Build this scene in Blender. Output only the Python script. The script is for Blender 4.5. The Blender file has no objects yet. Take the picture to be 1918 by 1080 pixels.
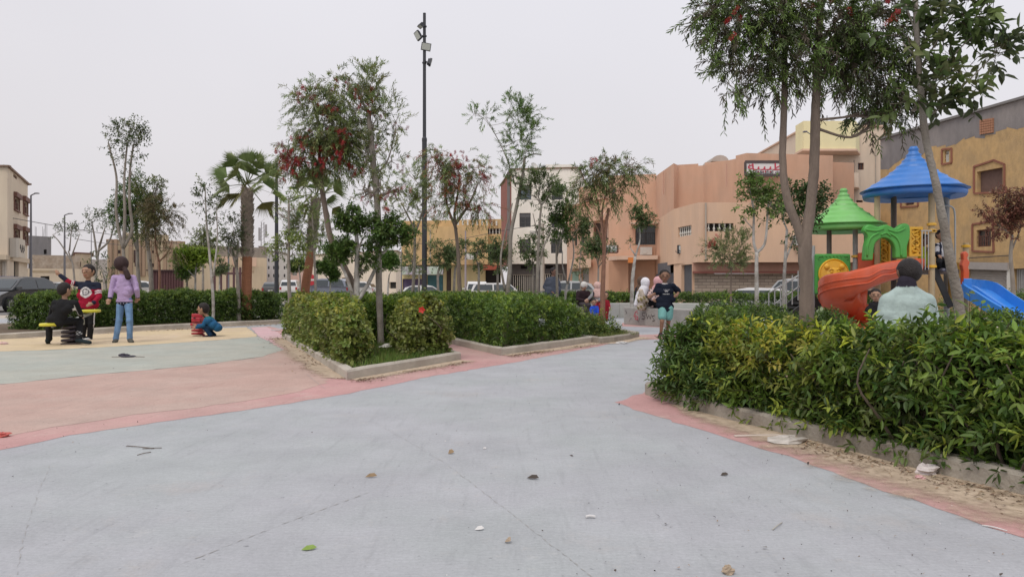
import bpy, math, random
import numpy as np
from mathutils import Vector, Matrix
rng = np.random.default_rng(11)
random.seed(5)
R = math.radians
# ---------------------------------------------------------------- camera, sky, sun, exposure
scene = bpy.context.scene
col = scene.collection
F, CX, HY, CH = 1385.0, 959.0, 535.0, 1.1     # focal length in photo pixels, centre, horizon row, camera height
cam = bpy.data.cameras.new('camera'); camo = bpy.data.objects.new('camera', cam); col.objects.link(camo)
camo.location = (0, 0, CH); camo.rotation_euler = (R(90), 0, 0)
cam.sensor_width = 36; cam.lens = 36 * F / 1918; cam.shift_y = (HY - 540) / 1918
cam.clip_start = .05; cam.clip_end = 3000
scene.camera = camo
W = bpy.data.worlds.new('World'); scene.world = W; W.use_nodes = True
nt = W.node_tree; nt.nodes.clear()
out = nt.nodes.new('ShaderNodeOutputWorld'); bg = nt.nodes.new('ShaderNodeBackground')
sky = nt.nodes.new('ShaderNodeTexSky'); sky.sky_type = 'NISHITA'; sky.sun_disc = False
sky.sun_elevation = R(58); sky.sun_rotation = R(150); sky.dust_density = 4; sky.air_density = 1
tc = nt.nodes.new('ShaderNodeTexCoord'); sep = nt.nodes.new('ShaderNodeSeparateXYZ')
ramp = nt.nodes.new('ShaderNodeValToRGB')
nt.links.new(tc.outputs['Generated'], sep.inputs[0])
ad = nt.nodes.new('ShaderNodeMath'); ad.operation = 'MULTIPLY_ADD'; ad.inputs[1].default_value = .12
nt.links.new(sep.outputs['X'], ad.inputs[0]); nt.links.new(sep.outputs['Z'], ad.inputs[2])
nt.links.new(ad.outputs[0], ramp.inputs[0])
e = ramp.color_ramp.elements
e[0].position = 0; e[0].color = (.70, .665, .685, 1)
e[1].position = .42; e[1].color = (.80, .79, .838, 1)
e2 = ramp.color_ramp.elements.new(.12); e2.color = (.745, .717, .738, 1)
e2 = ramp.color_ramp.elements.new(.95); e2.color = (.93, .93, .98, 1)
nz = nt.nodes.new('ShaderNodeTexNoise'); nz.inputs['Scale'].default_value = 2.2; nz.inputs['Detail'].default_value = 3
nt.links.new(tc.outputs['Generated'], nz.inputs['Vector'])
mr = nt.nodes.new('ShaderNodeMapRange'); mr.inputs[3].default_value = 8.35; mr.inputs[4].default_value = 9.65
nt.links.new(nz.outputs['Fac'], mr.inputs[0])
sc = nt.nodes.new('ShaderNodeVectorMath'); sc.operation = 'SCALE'
nt.links.new(ramp.outputs[0], sc.inputs[0]); nt.links.new(mr.outputs[0], sc.inputs['Scale'])
mx = nt.nodes.new('ShaderNodeMixRGB'); mx.inputs[0].default_value = .93
nt.links.new(sky.outputs[0], mx.inputs[1]); nt.links.new(sc.outputs[0], mx.inputs[2])
nt.links.new(mx.outputs[0], bg.inputs[0]); bg.inputs[1].default_value = .111
nt.links.new(bg.outputs[0], out.inputs[0])
sl = bpy.data.lights.new('sun', 'SUN'); sl.energy = 1.3; sl.angle = R(22); sl.color = (1, .93, .84)
so = bpy.data.objects.new('sun', sl); col.objects.link(so); so.rotation_euler = (R(32), 0, R(-30)); so.location = (0, 0, 60)
scene.view_settings.view_transform = 'Standard'; scene.view_settings.look = 'None'
scene.view_settings.exposure = .10; scene.view_settings.gamma = 1
try:
    scene.cycles.max_bounces = 6; scene.cycles.diffuse_bounces = 3; scene.cycles.transparent_max_bounces = 8
    scene.cycles.use_denoising = True
except Exception: pass
# ---------------------------------------------------------------- helpers
def at(px, py, Y): return np.array([(px - CX) / F * Y, Y, CH + (HY - py) / F * Y])
def gp(px, py, z=0.0):
    Y = (CH - z) * F / (py - HY); return np.array([(px - CX) / F * Y, Y, z])
def unit(v): v = np.asarray(v, float); return v / np.maximum(np.linalg.norm(v, axis=-1, keepdims=True), 1e-9)
def srgb(r, g, b):
    c = np.array([r, g, b]) / 255.; return tuple(np.where(c <= .04045, c / 12.92, ((c + .055) / 1.055) ** 2.4))
MATS = {}
def M(name, c, rough=.85, var=.12, scale=3., bump=0., bscale=60., metal=0., tint=None, tscale=.6, spec=.5, stretch=None, coat=0):
    if name in MATS: return MATS[name]
    m = bpy.data.materials.new(name); m.use_nodes = True; n = m.node_tree; b = n.nodes['Principled BSDF']; L = n.links
    b.inputs['Roughness'].default_value = rough; b.inputs['Metallic'].default_value = metal
    b.inputs['Specular IOR Level'].default_value = spec
    if coat: b.inputs['Coat Weight'].default_value = coat
    t = n.nodes.new('ShaderNodeTexCoord'); mp = n.nodes.new('ShaderNodeMapping'); L.new(t.outputs['Object'], mp.inputs[0])
    if stretch: mp.inputs['Scale'].default_value = stretch
    a = n.nodes.new('ShaderNodeTexNoise'); a.inputs['Scale'].default_value = scale; a.inputs['Detail'].default_value = 8; a.inputs['Roughness'].default_value = .65
    L.new(mp.outputs[0], a.inputs['Vector'])
    r = n.nodes.new('ShaderNodeMapRange'); r.inputs[1].default_value = .25; r.inputs[2].default_value = .75
    r.inputs[3].default_value = 1 - var; r.inputs[4].default_value = 1 + var; L.new(a.outputs['Fac'], r.inputs[0])
    s = n.nodes.new('ShaderNodeVectorMath'); s.operation = 'SCALE'; s.inputs[0].default_value = c[:3]
    if tint is not None:
        a2 = n.nodes.new('ShaderNodeTexNoise'); a2.inputs['Scale'].default_value = tscale; a2.inputs['Detail'].default_value = 4
        L.new(t.outputs['Object'], a2.inputs['Vector'])
        r2 = n.nodes.new('ShaderNodeMapRange'); r2.inputs[1].default_value = .42; r2.inputs[2].default_value = .62; L.new(a2.outputs['Fac'], r2.inputs[0])
        x = n.nodes.new('ShaderNodeMixRGB'); x.inputs[1].default_value = (*c[:3], 1); x.inputs[2].default_value = (*tint[:3], 1)
        L.new(r2.outputs[0], x.inputs[0]); L.new(x.outputs[0], s.inputs[0])
    L.new(r.outputs[0], s.inputs['Scale']); L.new(s.outputs[0], b.inputs['Base Color'])
    if bump:
        a3 = n.nodes.new('ShaderNodeTexNoise'); a3.inputs['Scale'].default_value = bscale; a3.inputs['Detail'].default_value = 6
        L.new(mp.outputs[0], a3.inputs['Vector'])
        bp = n.nodes.new('ShaderNodeBump'); bp.inputs['Strength'].default_value = bump; bp.inputs['Distance'].default_value = .02
        L.new(a3.outputs['Fac'], bp.inputs['Height']); L.new(bp.outputs[0], b.inputs['Normal'])
    MATS[name] = m; return m
def MC(name, rough=.8, trans=0., bump=0, bscale=40, spec=.4, var=.1, vscale=14):   # colour from the mesh's own 'Col' attribute
    if name in MATS: return MATS[name]
    m = bpy.data.materials.new(name); m.use_nodes = True; n = m.node_tree; b = n.nodes['Principled BSDF']; L = n.links
    b.inputs['Roughness'].default_value = rough; b.inputs['Specular IOR Level'].default_value = spec
    a = n.nodes.new('ShaderNodeAttribute'); a.attribute_name = 'Col'
    t = n.nodes.new('ShaderNodeTexCoord'); z = n.nodes.new('ShaderNodeTexNoise'); z.inputs['Scale'].default_value = vscale; z.inputs['Detail'].default_value = 5
    L.new(t.outputs['Object'], z.inputs['Vector'])
    r = n.nodes.new('ShaderNodeMapRange'); r.inputs[1].default_value = .25; r.inputs[2].default_value = .75; r.inputs[3].default_value = 1 - var; r.inputs[4].default_value = 1 + var
    L.new(z.outputs['Fac'], r.inputs[0])
    s = n.nodes.new('ShaderNodeVectorMath'); s.operation = 'SCALE'; L.new(a.outputs['Color'], s.inputs[0]); L.new(r.outputs[0], s.inputs['Scale'])
    L.new(s.outputs[0], b.inputs['Base Color'])
    if bump:
        bp = n.nodes.new('ShaderNodeBump'); bp.inputs['Strength'].default_value = bump; bp.inputs['Distance'].default_value = .02
        z2 = n.nodes.new('ShaderNodeTexNoise'); z2.inputs['Scale'].default_value = bscale; L.new(t.outputs['Object'], z2.inputs['Vector'])
        L.new(z2.outputs['Fac'], bp.inputs['Height']); L.new(bp.outputs[0], b.inputs['Normal'])
    if trans:
        tr = n.nodes.new('ShaderNodeBsdfTranslucent'); mi = n.nodes.new('ShaderNodeMixShader'); mi.inputs[0].default_value = trans
        L.new(s.outputs[0], tr.inputs[0]); L.new(b.outputs[0], mi.inputs[1]); L.new(tr.outputs[0], mi.inputs[2])
        L.new(mi.outputs[0], n.nodes['Material Output'].inputs[0])
    MATS[name] = m; return m
def tag(o, label=None, cat=None, group=None, kind=None):
    if label: o['label'] = label
    if cat: o['category'] = cat
    if group: o['group'] = group
    if kind: o['kind'] = kind
    return o
def empty(name, loc, label, cat, group=None):
    o = bpy.data.objects.new(name, None); o.empty_display_size = .2; col.objects.link(o); o.location = tuple(loc)
    return tag(o, label, cat, group)
def rawmesh(name, V, Fc, mat, parent=None, cols=None, smooth=False, origin=None, mats=None, fm=None):
    """V (n,3) world coordinates; Fc (m,k) array or list of tuples. Origin moved to the base of the object / its parent."""
    V = np.asarray(V, float)
    me = bpy.data.meshes.new(name)
    if origin is None:
        origin = wloc(parent) if parent is not None else np.array([V[:, 0].mean(), V[:, 1].mean(), V[:, 2].min()])
    Vl = (V - origin).astype(np.float32)
    if isinstance(Fc, np.ndarray):
        k = Fc.shape[1]; me.vertices.add(len(Vl)); me.vertices.foreach_set('co', Vl.ravel())
        me.loops.add(Fc.size); me.loops.foreach_set('vertex_index', Fc.astype(np.int32).ravel())
        me.polygons.add(len(Fc)); me.polygons.foreach_set('loop_start', np.arange(0, Fc.size, k, dtype=np.int32))
        me.update(calc_edges=True)
    else:
        me.from_pydata(Vl.tolist(), [], [list(map(int, f)) for f in Fc]); me.update()
    if smooth is True: me.polygons.foreach_set('use_smooth', np.ones(len(me.polygons), bool))
    if cols is not None:
        at_ = me.color_attributes.new('Col', 'FLOAT_COLOR', 'POINT')
        c4 = np.ones((len(Vl), 4), np.float32); c4[:, :3] = cols; at_.data.foreach_set('color', c4.ravel())
    if mats:
        for q in mats: me.materials.append(q)
        if fm is not None: me.polygons.foreach_set('material_index', np.asarray(fm, np.int32))
    else: me.materials.append(mat)
    o = bpy.data.objects.new(name, me); col.objects.link(o)
    if parent is not None:
        o.parent = parent
    else: o.location = tuple(origin)
    return o
def wloc(o):
    p = np.array(o.location)
    while o.parent is not None: o = o.parent; p = p + np.array(o.location)
    return p
class MB:
    def __init__(s): s.V = []; s.F = []; s.n = 0
    def add(s, V, Fc):
        V = np.asarray(V, float); s.V.append(V)
        for f in Fc: s.F.append(tuple(int(i) + s.n for i in f))
        s.n += len(V); return s
    def box(s, c, d, rz=0., Mx=None, bev=0.):
        x, y, z = np.array(d) / 2.
        V = np.array([(i * x, j * y, k * z) for k in (-1, 1) for j in (-1, 1) for i in (-1, 1)], float)
        Fc = [(0, 2, 3, 1), (4, 5, 7, 6), (0, 1, 5, 4), (2, 6, 7, 3), (0, 4, 6, 2), (1, 3, 7, 5)]
        if Mx is not None: V = V @ np.array(Mx).T
        cs, sn = math.cos(rz), math.sin(rz); V = np.stack([V[:, 0] * cs - V[:, 1] * sn, V[:, 0] * sn + V[:, 1] * cs, V[:, 2]], 1)
        return s.add(V + np.array(c), Fc)
    def bar(s, a, b, w, h=None, up=(0, 0, 1)):       # rectangular bar from a to b
        a = np.array(a, float); b = np.array(b, float); h = h or w; d = unit(b - a); u = np.array(up, float)
        if abs(d @ u) > .98: u = np.array([0, 1., 0])
        e1 = unit(np.cross(d, u)); e2 = np.cross(e1, d)
        V = [p + e1 * i * w / 2 + e2 * j * h / 2 for p in (a, b) for i, j in ((-1, -1), (1, -1), (1, 1), (-1, 1))]
        return s.add(V, [(3, 2, 1, 0), (4, 5, 6, 7), (0, 1, 5, 4), (1, 2, 6, 5), (2, 3, 7, 6), (3, 0, 4, 7)])
    def tube(s, P, r, n=8, caps=True, jit=0.):
        V, Fc = tube(P, r, n, jit); m = len(V); Fc = [tuple(f) for f in Fc]
        if caps: Fc += [tuple(range(n))[::-1], tuple(range(m - n, m))]
        return s.add(V, Fc)
    def prism(s, poly, z0, z1):                       # plan polygon (ccw) extruded; z1 may be a list
        n = len(poly); z1s = z1 if hasattr(z1, '__len__') else [z1] * n
        V = [(p[0], p[1], z0) for p in poly] + [(p[0], p[1], z) for p, z in zip(poly, z1s)]
        return s.add(V, [tuple(range(n))[::-1], tuple(range(n, 2 * n))] + [(i, (i + 1) % n, n + (i + 1) % n, n + i) for i in range(n)])
    def lathe(s, prof, c, n=24, ax=None):             # prof [(r,z)]
        V = [(r * math.cos(2 * math.pi * k / n), r * math.sin(2 * math.pi * k / n), z) for r, z in prof for k in range(n)]
        Fc = [(i * n + k, i * n + (k + 1) % n, (i + 1) * n + (k + 1) % n, (i + 1) * n + k) for i in range(len(prof) - 1) for k in range(n)]
        Fc += [tuple(range(n))[::-1], tuple(range((len(prof) - 1) * n, len(prof) * n))]
        V = np.array(V, float)
        if ax is not None:
            q = Vector((0, 0, 1)).rotation_difference(Vector(ax)).to_matrix(); V = V @ np.array(q).T
        return s.add(V + np.array(c), Fc)
    def sph(s, c, r, n=12, m=8):
        r = np.array(r if hasattr(r, '__len__') else (r, r, r), float)
        prof = [(math.sin(math.pi * i / m), -math.cos(math.pi * i / m)) for i in range(m + 1)]
        prof[0] = (.02, -1); prof[-1] = (.02, 1)
        V = [(a * math.cos(2 * math.pi * k / n), a * math.sin(2 * math.pi * k / n), z) for a, z in prof for k in range(n)]
        Fc = [(i * n + k, i * n + (k + 1) % n, (i + 1) * n + (k + 1) % n, (i + 1) * n + k) for i in range(m) for k in range(n)]
        Fc += [tuple(range(n))[::-1], tuple(range(m * n, (m + 1) * n))]
        return s.add(np.array(V) * r + np.array(c), Fc)
    def quad(s, a, b, c, d): return s.add([a, b, c, d], [(0, 1, 2, 3)])
    def build(s, name, mat, parent=None, smooth=False, bevel=0, cols=None, seg=2):
        V = np.concatenate(s.V) if s.V else np.zeros((0, 3))
        o = rawmesh(name, V, s.F, mat, parent, smooth=smooth, cols=cols)
        if bevel:
            b = o.modifiers.new('bevel', 'BEVEL'); b.width = bevel; b.segments = seg; b.limit_method = 'ANGLE'; b.angle_limit = R(40)
        return o
def tube(P, r, n=8, jit=0.):
    P = np.asarray(P, float); r = np.broadcast_to(np.asarray(r, float), (len(P),))
    T = np.gradient(P, axis=0); T = unit(T); ref = np.array([0, 1., 0]) if abs(T[0][1]) < .9 else np.array([1., 0, 0])
    V = []; a = unit(np.cross(T[0], ref))
    for i in range(len(P)):
        a = unit(a - T[i] * (a @ T[i])); b = np.cross(T[i], a)
        for k in range(n):
            th = 2 * math.pi * k / n; rr = r[i] * (1 + (rng.uniform(-jit, jit) if jit else 0))
            V.append(P[i] + (a * math.cos(th) + b * math.sin(th)) * rr)
    Fc = [(i * n + k, i * n + (k + 1) % n, (i + 1) * n + (k + 1) % n, (i + 1) * n + k) for i in range(len(P) - 1) for k in range(n)]
    return np.array(V), Fc
def smoothline(P, m=5):                                # Catmull-Rom through control points (any dimension)
    P = np.asarray(P, float)
    if len(P) < 3: return P
    Q = np.vstack([2 * P[0] - P[1], P, 2 * P[-1] - P[-2]]); o = []
    for i in range(1, len(Q) - 2):
        for t in np.linspace(0, 1, m, endpoint=False):
            a, b, c, d = Q[i - 1:i + 3]
            o.append(.5 * (2 * b + (c - a) * t + (2 * a - 5 * b + 4 * c - d) * t * t + (3 * b - a - 3 * c + d) * t ** 3))
    o.append(P[-1]); return np.array(o)
# ---------------------------------------------------------------- leaves
def leafmesh(P, D, N, L, Wd, C, near=False):
    n = len(P); S = unit(np.cross(D, N)); N = np.cross(S, D); L = L[:, None]; Wd = Wd[:, None]
    if near:
        q = [P, P + D * L * .3 + S * Wd * .5 + N * Wd * .16, P + D * L * .65 + S * Wd * .42 + N * Wd * .1, P + D * L - N * L * .1,
             P + D * L * .65 - S * Wd * .42 + N * Wd * .1, P + D * L * .3 - S * Wd * .5 + N * Wd * .16]
        V = np.stack(q, 1).reshape(-1, 3); b = np.arange(n)[:, None] * 6
        Fc = np.concatenate([b + np.array([0, 1, 2, 3]), b + np.array([0, 3, 4, 5])]); C = np.repeat(C, 6, 0)
    else:
        q = [P, P + D * L * .45 + S * Wd * .5 + N * Wd * .15, P + D * L, P + D * L * .45 - S * Wd * .5 + N * Wd * .15]
        V = np.stack(q, 1).reshape(-1, 3); b = np.arange(n)[:, None] * 4
        Fc = b + np.array([0, 1, 2, 3]); C = np.repeat(C, 4, 0)
    return V, Fc, C
def palette(n, cols, w=None, jit=.18):
    c = np.array(cols, float); k = rng.choice(len(c), n, p=w)
    return c[k] * (1 + rng.uniform(-jit, jit, (n, 1))) * (1 + rng.uniform(-.06, .06, (n, 3)))
def sprigs(P, D, tl, m, L, Wd, spread, droop, C, near=False, twig=(.11, .08, .05), tr=.003, t0=.15):
    """twigs from P along D, m leaves each. C: (n,3) colour per twig"""
    n = len(P); D = unit(D); tl = np.broadcast_to(np.asarray(tl, float), (n,))
    t = (t0 + (1 - t0) * (np.arange(m) + .5) / m)[None, :, None]
    mid = P[:, None] + D[:, None] * tl[:, None, None] * t
    mid[..., 2] -= droop * tl[:, None] * t[..., 0] ** 2
    Dt = D[:, None] - np.array([0, 0, 1.]) * (2 * droop * t); Dt = unit(Dt)
    az = (np.arange(m) * 2.4)[None, :] + rng.uniform(0, 6.28, (n, 1)) + rng.uniform(-.4, .4, (n, m))
    ref = np.where(np.abs(Dt[..., 2:3]) > .9, np.array([1., 0, 0]), np.array([0, 0, 1.]))
    A = unit(np.cross(Dt, ref)); B = np.cross(Dt, A)
    perp = A * np.cos(az)[..., None] + B * np.sin(az)[..., None]
    sp = spread + rng.uniform(-.25, .25, (n, m, 1))
    LD = unit(Dt * np.cos(sp) + perp * np.sin(sp) + np.array([0, 0, -.15]))
    Nn = unit(np.array([0, 0, 1.]) + rng.normal(0, .45, (n, m, 3)))
    LL = L * rng.uniform(.65, 1.15, (n, m)); WW = Wd * rng.uniform(.75, 1.15, (n, m))
    Cc = np.repeat(C[:, None], m, 1) * (1 + rng.uniform(-.12, .12, (n, m, 1)))
    V, Fc, Cv = leafmesh(mid.reshape(-1, 3), LD.reshape(-1, 3), Nn.reshape(-1, 3), LL.ravel(), WW.ravel(), Cc.reshape(-1, 3), near)
    if tr:                                             # the twigs themselves: thin three-sided sticks of two segments
        e = []
        ts = np.array([0, .5, 1.]); A0, B0 = A[:, 0], B[:, 0]
        for k in ts:
            c = P + D * (tl * k)[:, None]; c = c.copy(); c[:, 2] -= droop * tl * k * k
            for th in (0, 2.09, 4.19): e.append(c + (A0 * math.cos(th) + B0 * math.sin(th)) * tr * (1.1 - .6 * k))
        E = np.stack(e, 1).reshape(-1, 3); b = np.arange(n)[:, None] * 9
        f = np.concatenate([b + np.array([i * 3 + k, i * 3 + (k + 1) % 3, i * 3 + 3 + (k + 1) % 3, i * 3 + 3 + k]) for i in range(2) for k in range(3)]) + len(V)
        V = np.vstack([V, E]); Fc = np.vstack([Fc, f]); Cv = np.vstack([Cv, np.tile(np.array(twig), (len(E), 1))])
    return V, Fc, Cv
def merge(parts):
    Vs, Fs, Cs, n = [], [], [], 0
    for V, Fc, C in parts: Vs.append(V); Fs.append(Fc + n); Cs.append(C); n += len(V)
    return np.vstack(Vs), np.vstack(Fs), np.vstack(Cs)
LEAF = MC('leaf', .5, .34, spec=.45, var=.12, vscale=3)
# ---------------------------------------------------------------- the ground
def ground_z(x, y):
    sm = lambda a, b, v: np.clip((v - a) / (b - a), 0, 1) ** 2 * (3 - 2 * np.clip((v - a) / (b - a), 0, 1))
    return -.5 * sm(27, 34, y) * sm(1, 9, x) - .012
xs = np.unique(np.concatenate([np.linspace(-1500, -80, 12), np.linspace(-80, 90, 86), np.linspace(90, 1500, 12)]))
ys = np.unique(np.concatenate([np.linspace(-60, 0, 7), np.linspace(0, 110, 78), np.linspace(110, 2200, 14)]))
X, Y = np.meshgrid(xs, ys); V = np.stack([X, Y, ground_z(X, Y)], -1).reshape(-1, 3); nx = len(xs)
Fc = np.array([(j * nx + i, j * nx + i + 1, (j + 1) * nx + i + 1, (j + 1) * nx + i) for j in range(len(ys) - 1) for i in range(nx - 1)])
tag(rawmesh('ground', V, Fc, M('ground_dust', (.44, .385, .32), .95, .14, .8, .3, 30, tint=(.40, .37, .33), tscale=.2), origin=(0, 0, 0)), kind='structure')

def paint_mat(name, c, tint=None, patch=None, streak=.07):
    """painted rough concrete: blotches, brushed streaks, worn spots, specks, pores"""
    m = bpy.data.materials.new(name); m.use_nodes = True; n = m.node_tree; b = n.nodes['Principled BSDF']; L = n.links
    t = n.nodes.new('ShaderNodeTexCoord'); P = t.outputs['Object']
    def noise(scale, det=6, rough=.6, st=None, rot=0):
        z = n.nodes.new('ShaderNodeTexNoise'); z.inputs['Scale'].default_value = scale; z.inputs['Detail'].default_value = det; z.inputs['Roughness'].default_value = rough
        if st:
            mp = n.nodes.new('ShaderNodeMapping'); mp.inputs['Scale'].default_value = st; mp.inputs['Rotation'].default_value = (0, 0, R(rot)); L.new(P, mp.inputs[0]); L.new(mp.outputs[0], z.inputs['Vector'])
        else: L.new(P, z.inputs['Vector'])
        return z.outputs['Fac']
    def rng_(src, a, b_, c0, d):
        r = n.nodes.new('ShaderNodeMapRange'); r.inputs[1].default_value = a; r.inputs[2].default_value = b_; r.inputs[3].default_value = c0; r.inputs[4].default_value = d; L.new(src, r.inputs[0]); return r.outputs[0]
    def mixc(f, a, b_):
        x = n.nodes.new('ShaderNodeMixRGB'); L.new(f, x.inputs[0])
        for i, q in ((1, a), (2, b_)):
            if isinstance(q, tuple): x.inputs[i].default_value = (*q[:3], 1)
            else: L.new(q, x.inputs[i])
        return x.outputs[0]
    def mul(a, b_):
        s = n.nodes.new('ShaderNodeVectorMath'); s.operation = 'SCALE'; L.new(a, s.inputs[0]); L.new(b_, s.inputs['Scale']); return s.outputs[0]
    cc = mixc(rng_(noise(.55, 4), .42, .6, 0, 1), c, tint or c)
    if patch: cc = mixc(rng_(noise(.9, 9, .72), .57, .68, 0, .75), cc, patch)
    cc = mixc(rng_(noise(7, 6, .7), .6, .75, 0, .3), cc, (.50, .45, .39))          # thin dust film in spots
    cc = mul(cc, rng_(noise(1.7, 8, .68), .3, .7, .89, 1.09)); cc = mul(cc, rng_(noise(3.5, 5, .6, (5, .5, 1), -35), .55, .72, 1, .9)); cc = mixc(rng_(noise(2.6, 7, .8, None), .60, .70, 0, .22), cc, (.62, .60, .58))
    cc = mul(cc, rng_(noise(9, 4, .6, (1, 16, 1), 24), .35, .65, 1 - streak, 1 + streak * .7))
    cc = mul(cc, rng_(noise(55, 3, .7), .3, .7, .91, 1.08))
    cc = mul(cc, rng_(noise(28, 3, .5), .24, .33, .62, 1))                         # dark pores and specks
    L.new(cc, b.inputs['Base Color']); b.inputs['Roughness'].default_value = .88; b.inputs['Specular IOR Level'].default_value = .25
    bp = n.nodes.new('ShaderNodeBump'); bp.inputs['Strength'].default_value = .35; bp.inputs['Distance'].default_value = .012
    L.new(noise(60, 5, .7), bp.inputs['Height']); L.new(bp.outputs[0], b.inputs['Normal'])
    return m
def wob(pts, step=.12, amp=.012):
    P = np.array(pts, float); o = []
    for i in range(len(P)):
        a, b = P[i], P[(i + 1) % len(P)]; k = max(1, int(np.linalg.norm(b - a) / step))
        for t in range(k): o.append(a + (b - a) * t / k)
    o = np.array(o); o[:, :2] += rng.normal(0, amp, (len(o), 2)); return o
def sheet(name, px, z, mat, amp=.012, step=.12, curve=0, kind='structure'):
    P = [gp(x, y) for x, y in px]; P = wob(P, step, amp); P[:, 2] = z
    return tag(rawmesh(name, P, [tuple(range(len(P)))[::-1] if area(P) < 0 else tuple(range(len(P)))], mat, origin=(0, 0, 0)), kind=kind)
def area(P): x, y = P[:, 0], P[:, 1]; return float(np.sum(x * np.roll(y, -1) - y * np.roll(x, -1)))
GREY = paint_mat('painted_concrete_grey', (.39, .397, .42), (.378, .398, .408), (.415, .40, .398))
PINK = paint_mat('painted_concrete_salmon', (.475, .33, .285), (.46, .345, .30), (.465, .305, .27))
RED = paint_mat('painted_concrete_red', (.50, .29, .28), (.49, .32, .295), (.52, .42, .375))
GREEN = paint_mat('painted_concrete_green', (.385, .405, .365), (.405, .405, .355), (.47, .43, .38))
YELL = paint_mat('painted_concrete_yellow', (.60, .48, .31), (.58, .46, .32), (.57, .48, .38))
ROSE = paint_mat('painted_concrete_rose', (.60, .40, .42), (.58, .42, .42))
# grey paint covers the whole plaza
V = np.array([(-17, -6, 0), (11, -6, 0), (12, 26.5, 0), (-17, 26.5, 0)], float)
tag(rawmesh('plaza_pavement', V, [(0, 1, 2, 3)], GREY, origin=(0, 0, 0)), kind='structure')
lo = [(-120, 868), (0, 842), (130, 815), (300, 790), (450, 769), (560, 752), (650, 737), (720, 723), (800, 706), (870, 694), (960, 679), (1050, 662), (1112, 650), (1160, 640)]
up = [(1160, 632), (1105, 626), (930, 640), (860, 640), (700, 650), (560, 624), (505, 611)]
sheet('red_border_stripe', lo + up + [(468, 613), (500, 628), (522, 655), (470, 672), (300, 692), (0, 718), (-120, 730)], .0015, RED)
up2 = [(-120, 836), (0, 818), (100, 801), (250, 777), (400, 759), (500, 745), (560, 733), (600, 722), (640, 690), (580, 660), (530, 652)]
sheet('salmon_paving', up2 + [(490, 668), (380, 683), (280, 693), (180, 701), (70, 713), (0, 720), (-120, 732)], .003, PINK, amp=.02)
sheet('green_paving', [(-120, 732), (0, 720), (70, 713), (180, 701), (280, 693), (380, 683), (490, 668), (532, 655), (505, 640), (484, 630), (420, 636), (300, 644), (200, 650), (80, 656), (-120, 661)], .0045, GREEN, amp=.015)
sheet('yellow_paving', [(-120, 661), (80, 656), (200, 650), (300, 644), (420, 636), (484, 630), (462, 613), (300, 618), (110, 630), (-120, 640)], .006, YELL, amp=.02)
sheet('rose_paving', [(470, 614), (500, 612), (530, 628), (530, 655), (505, 640), (484, 630)], .0075, ROSE)
sheet('red_corner_paving', [(1155, 753), (1190, 740), (1232, 727), (1400, 700), (1918, 700), (2100, 1045), (1918, 1006), (1800, 966), (1650, 918), (1500, 863), (1390, 829), (1300, 801), (1200, 771)], .0015, RED)
sheet('red_path_stripe', [(1165, 604), (1300, 606), (1300, 614), (1165, 611)], .0015, RED)
sheet('red_path_stripe', [(1185, 627), (1300, 624), (1300, 634), (1188, 636)], .0015, RED)
# drifts of blown sand: opaque in the middle, thinning out in grains to the edge
def sand_mat():
    m = bpy.data.materials.new('blown_sand'); m.use_nodes = True; n = m.node_tree; b = n.nodes['Principled BSDF']; L = n.links
    a = n.nodes.new('ShaderNodeAttribute'); a.attribute_name = 'Col'; t = n.nodes.new('ShaderNodeTexCoord')
    z = n.nodes.new('ShaderNodeTexNoise'); z.inputs['Scale'].default_value = 5; z.inputs['Detail'].default_value = 12; z.inputs['Roughness'].default_value = .75; L.new(t.outputs['Object'], z.inputs['Vector'])
    ad = n.nodes.new('ShaderNodeMath'); ad.operation = 'ADD'; L.new(a.outputs['Fac'], ad.inputs[0]); L.new(z.outputs['Fac'], ad.inputs[1])
    r = n.nodes.new('ShaderNodeMapRange'); r.inputs[1].default_value = .68; r.inputs[2].default_value = 1.05; r.inputs[4].default_value = .92; L.new(ad.outputs[0], r.inputs[0])
    z2 = n.nodes.new('ShaderNodeTexNoise'); z2.inputs['Scale'].default_value = 14; z2.inputs['Detail'].default_value = 10; L.new(t.outputs['Object'], z2.inputs['Vector'])
    cr = n.nodes.new('ShaderNodeValToRGB'); L.new(z2.outputs['Fac'], cr.inputs[0]); cr.color_ramp.elements[0].position = .3; cr.color_ramp.elements[0].color = (.40, .31, .22, 1)
    cr.color_ramp.elements[1].position = .65; cr.color_ramp.elements[1].color = (.60, .48, .36, 1)
    L.new(cr.outputs[0], b.inputs['Base Color']); b.inputs['Roughness'].default_value = .95
    bp = n.nodes.new('ShaderNodeBump'); bp.inputs['Strength'].default_value = .5; bp.inputs['Distance'].default_value = .01
    z3 = n.nodes.new('ShaderNodeTexNoise'); z3.inputs['Scale'].default_value = 90; L.new(t.outputs['Object'], z3.inputs['Vector']); L.new(z3.outputs['Fac'], bp.inputs['Height']); L.new(bp.outputs[0], b.inputs['Normal'])
    tr = n.nodes.new('ShaderNodeBsdfTransparent'); mi = n.nodes.new('ShaderNodeMixShader'); L.new(r.outputs[0], mi.inputs[0]); L.new(tr.outputs[0], mi.inputs[1]); L.new(b.outputs[0], mi.inputs[2])
    L.new(mi.outputs[0], n.nodes['Material Output'].inputs[0]); return m
SAND = sand_mat()
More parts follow.
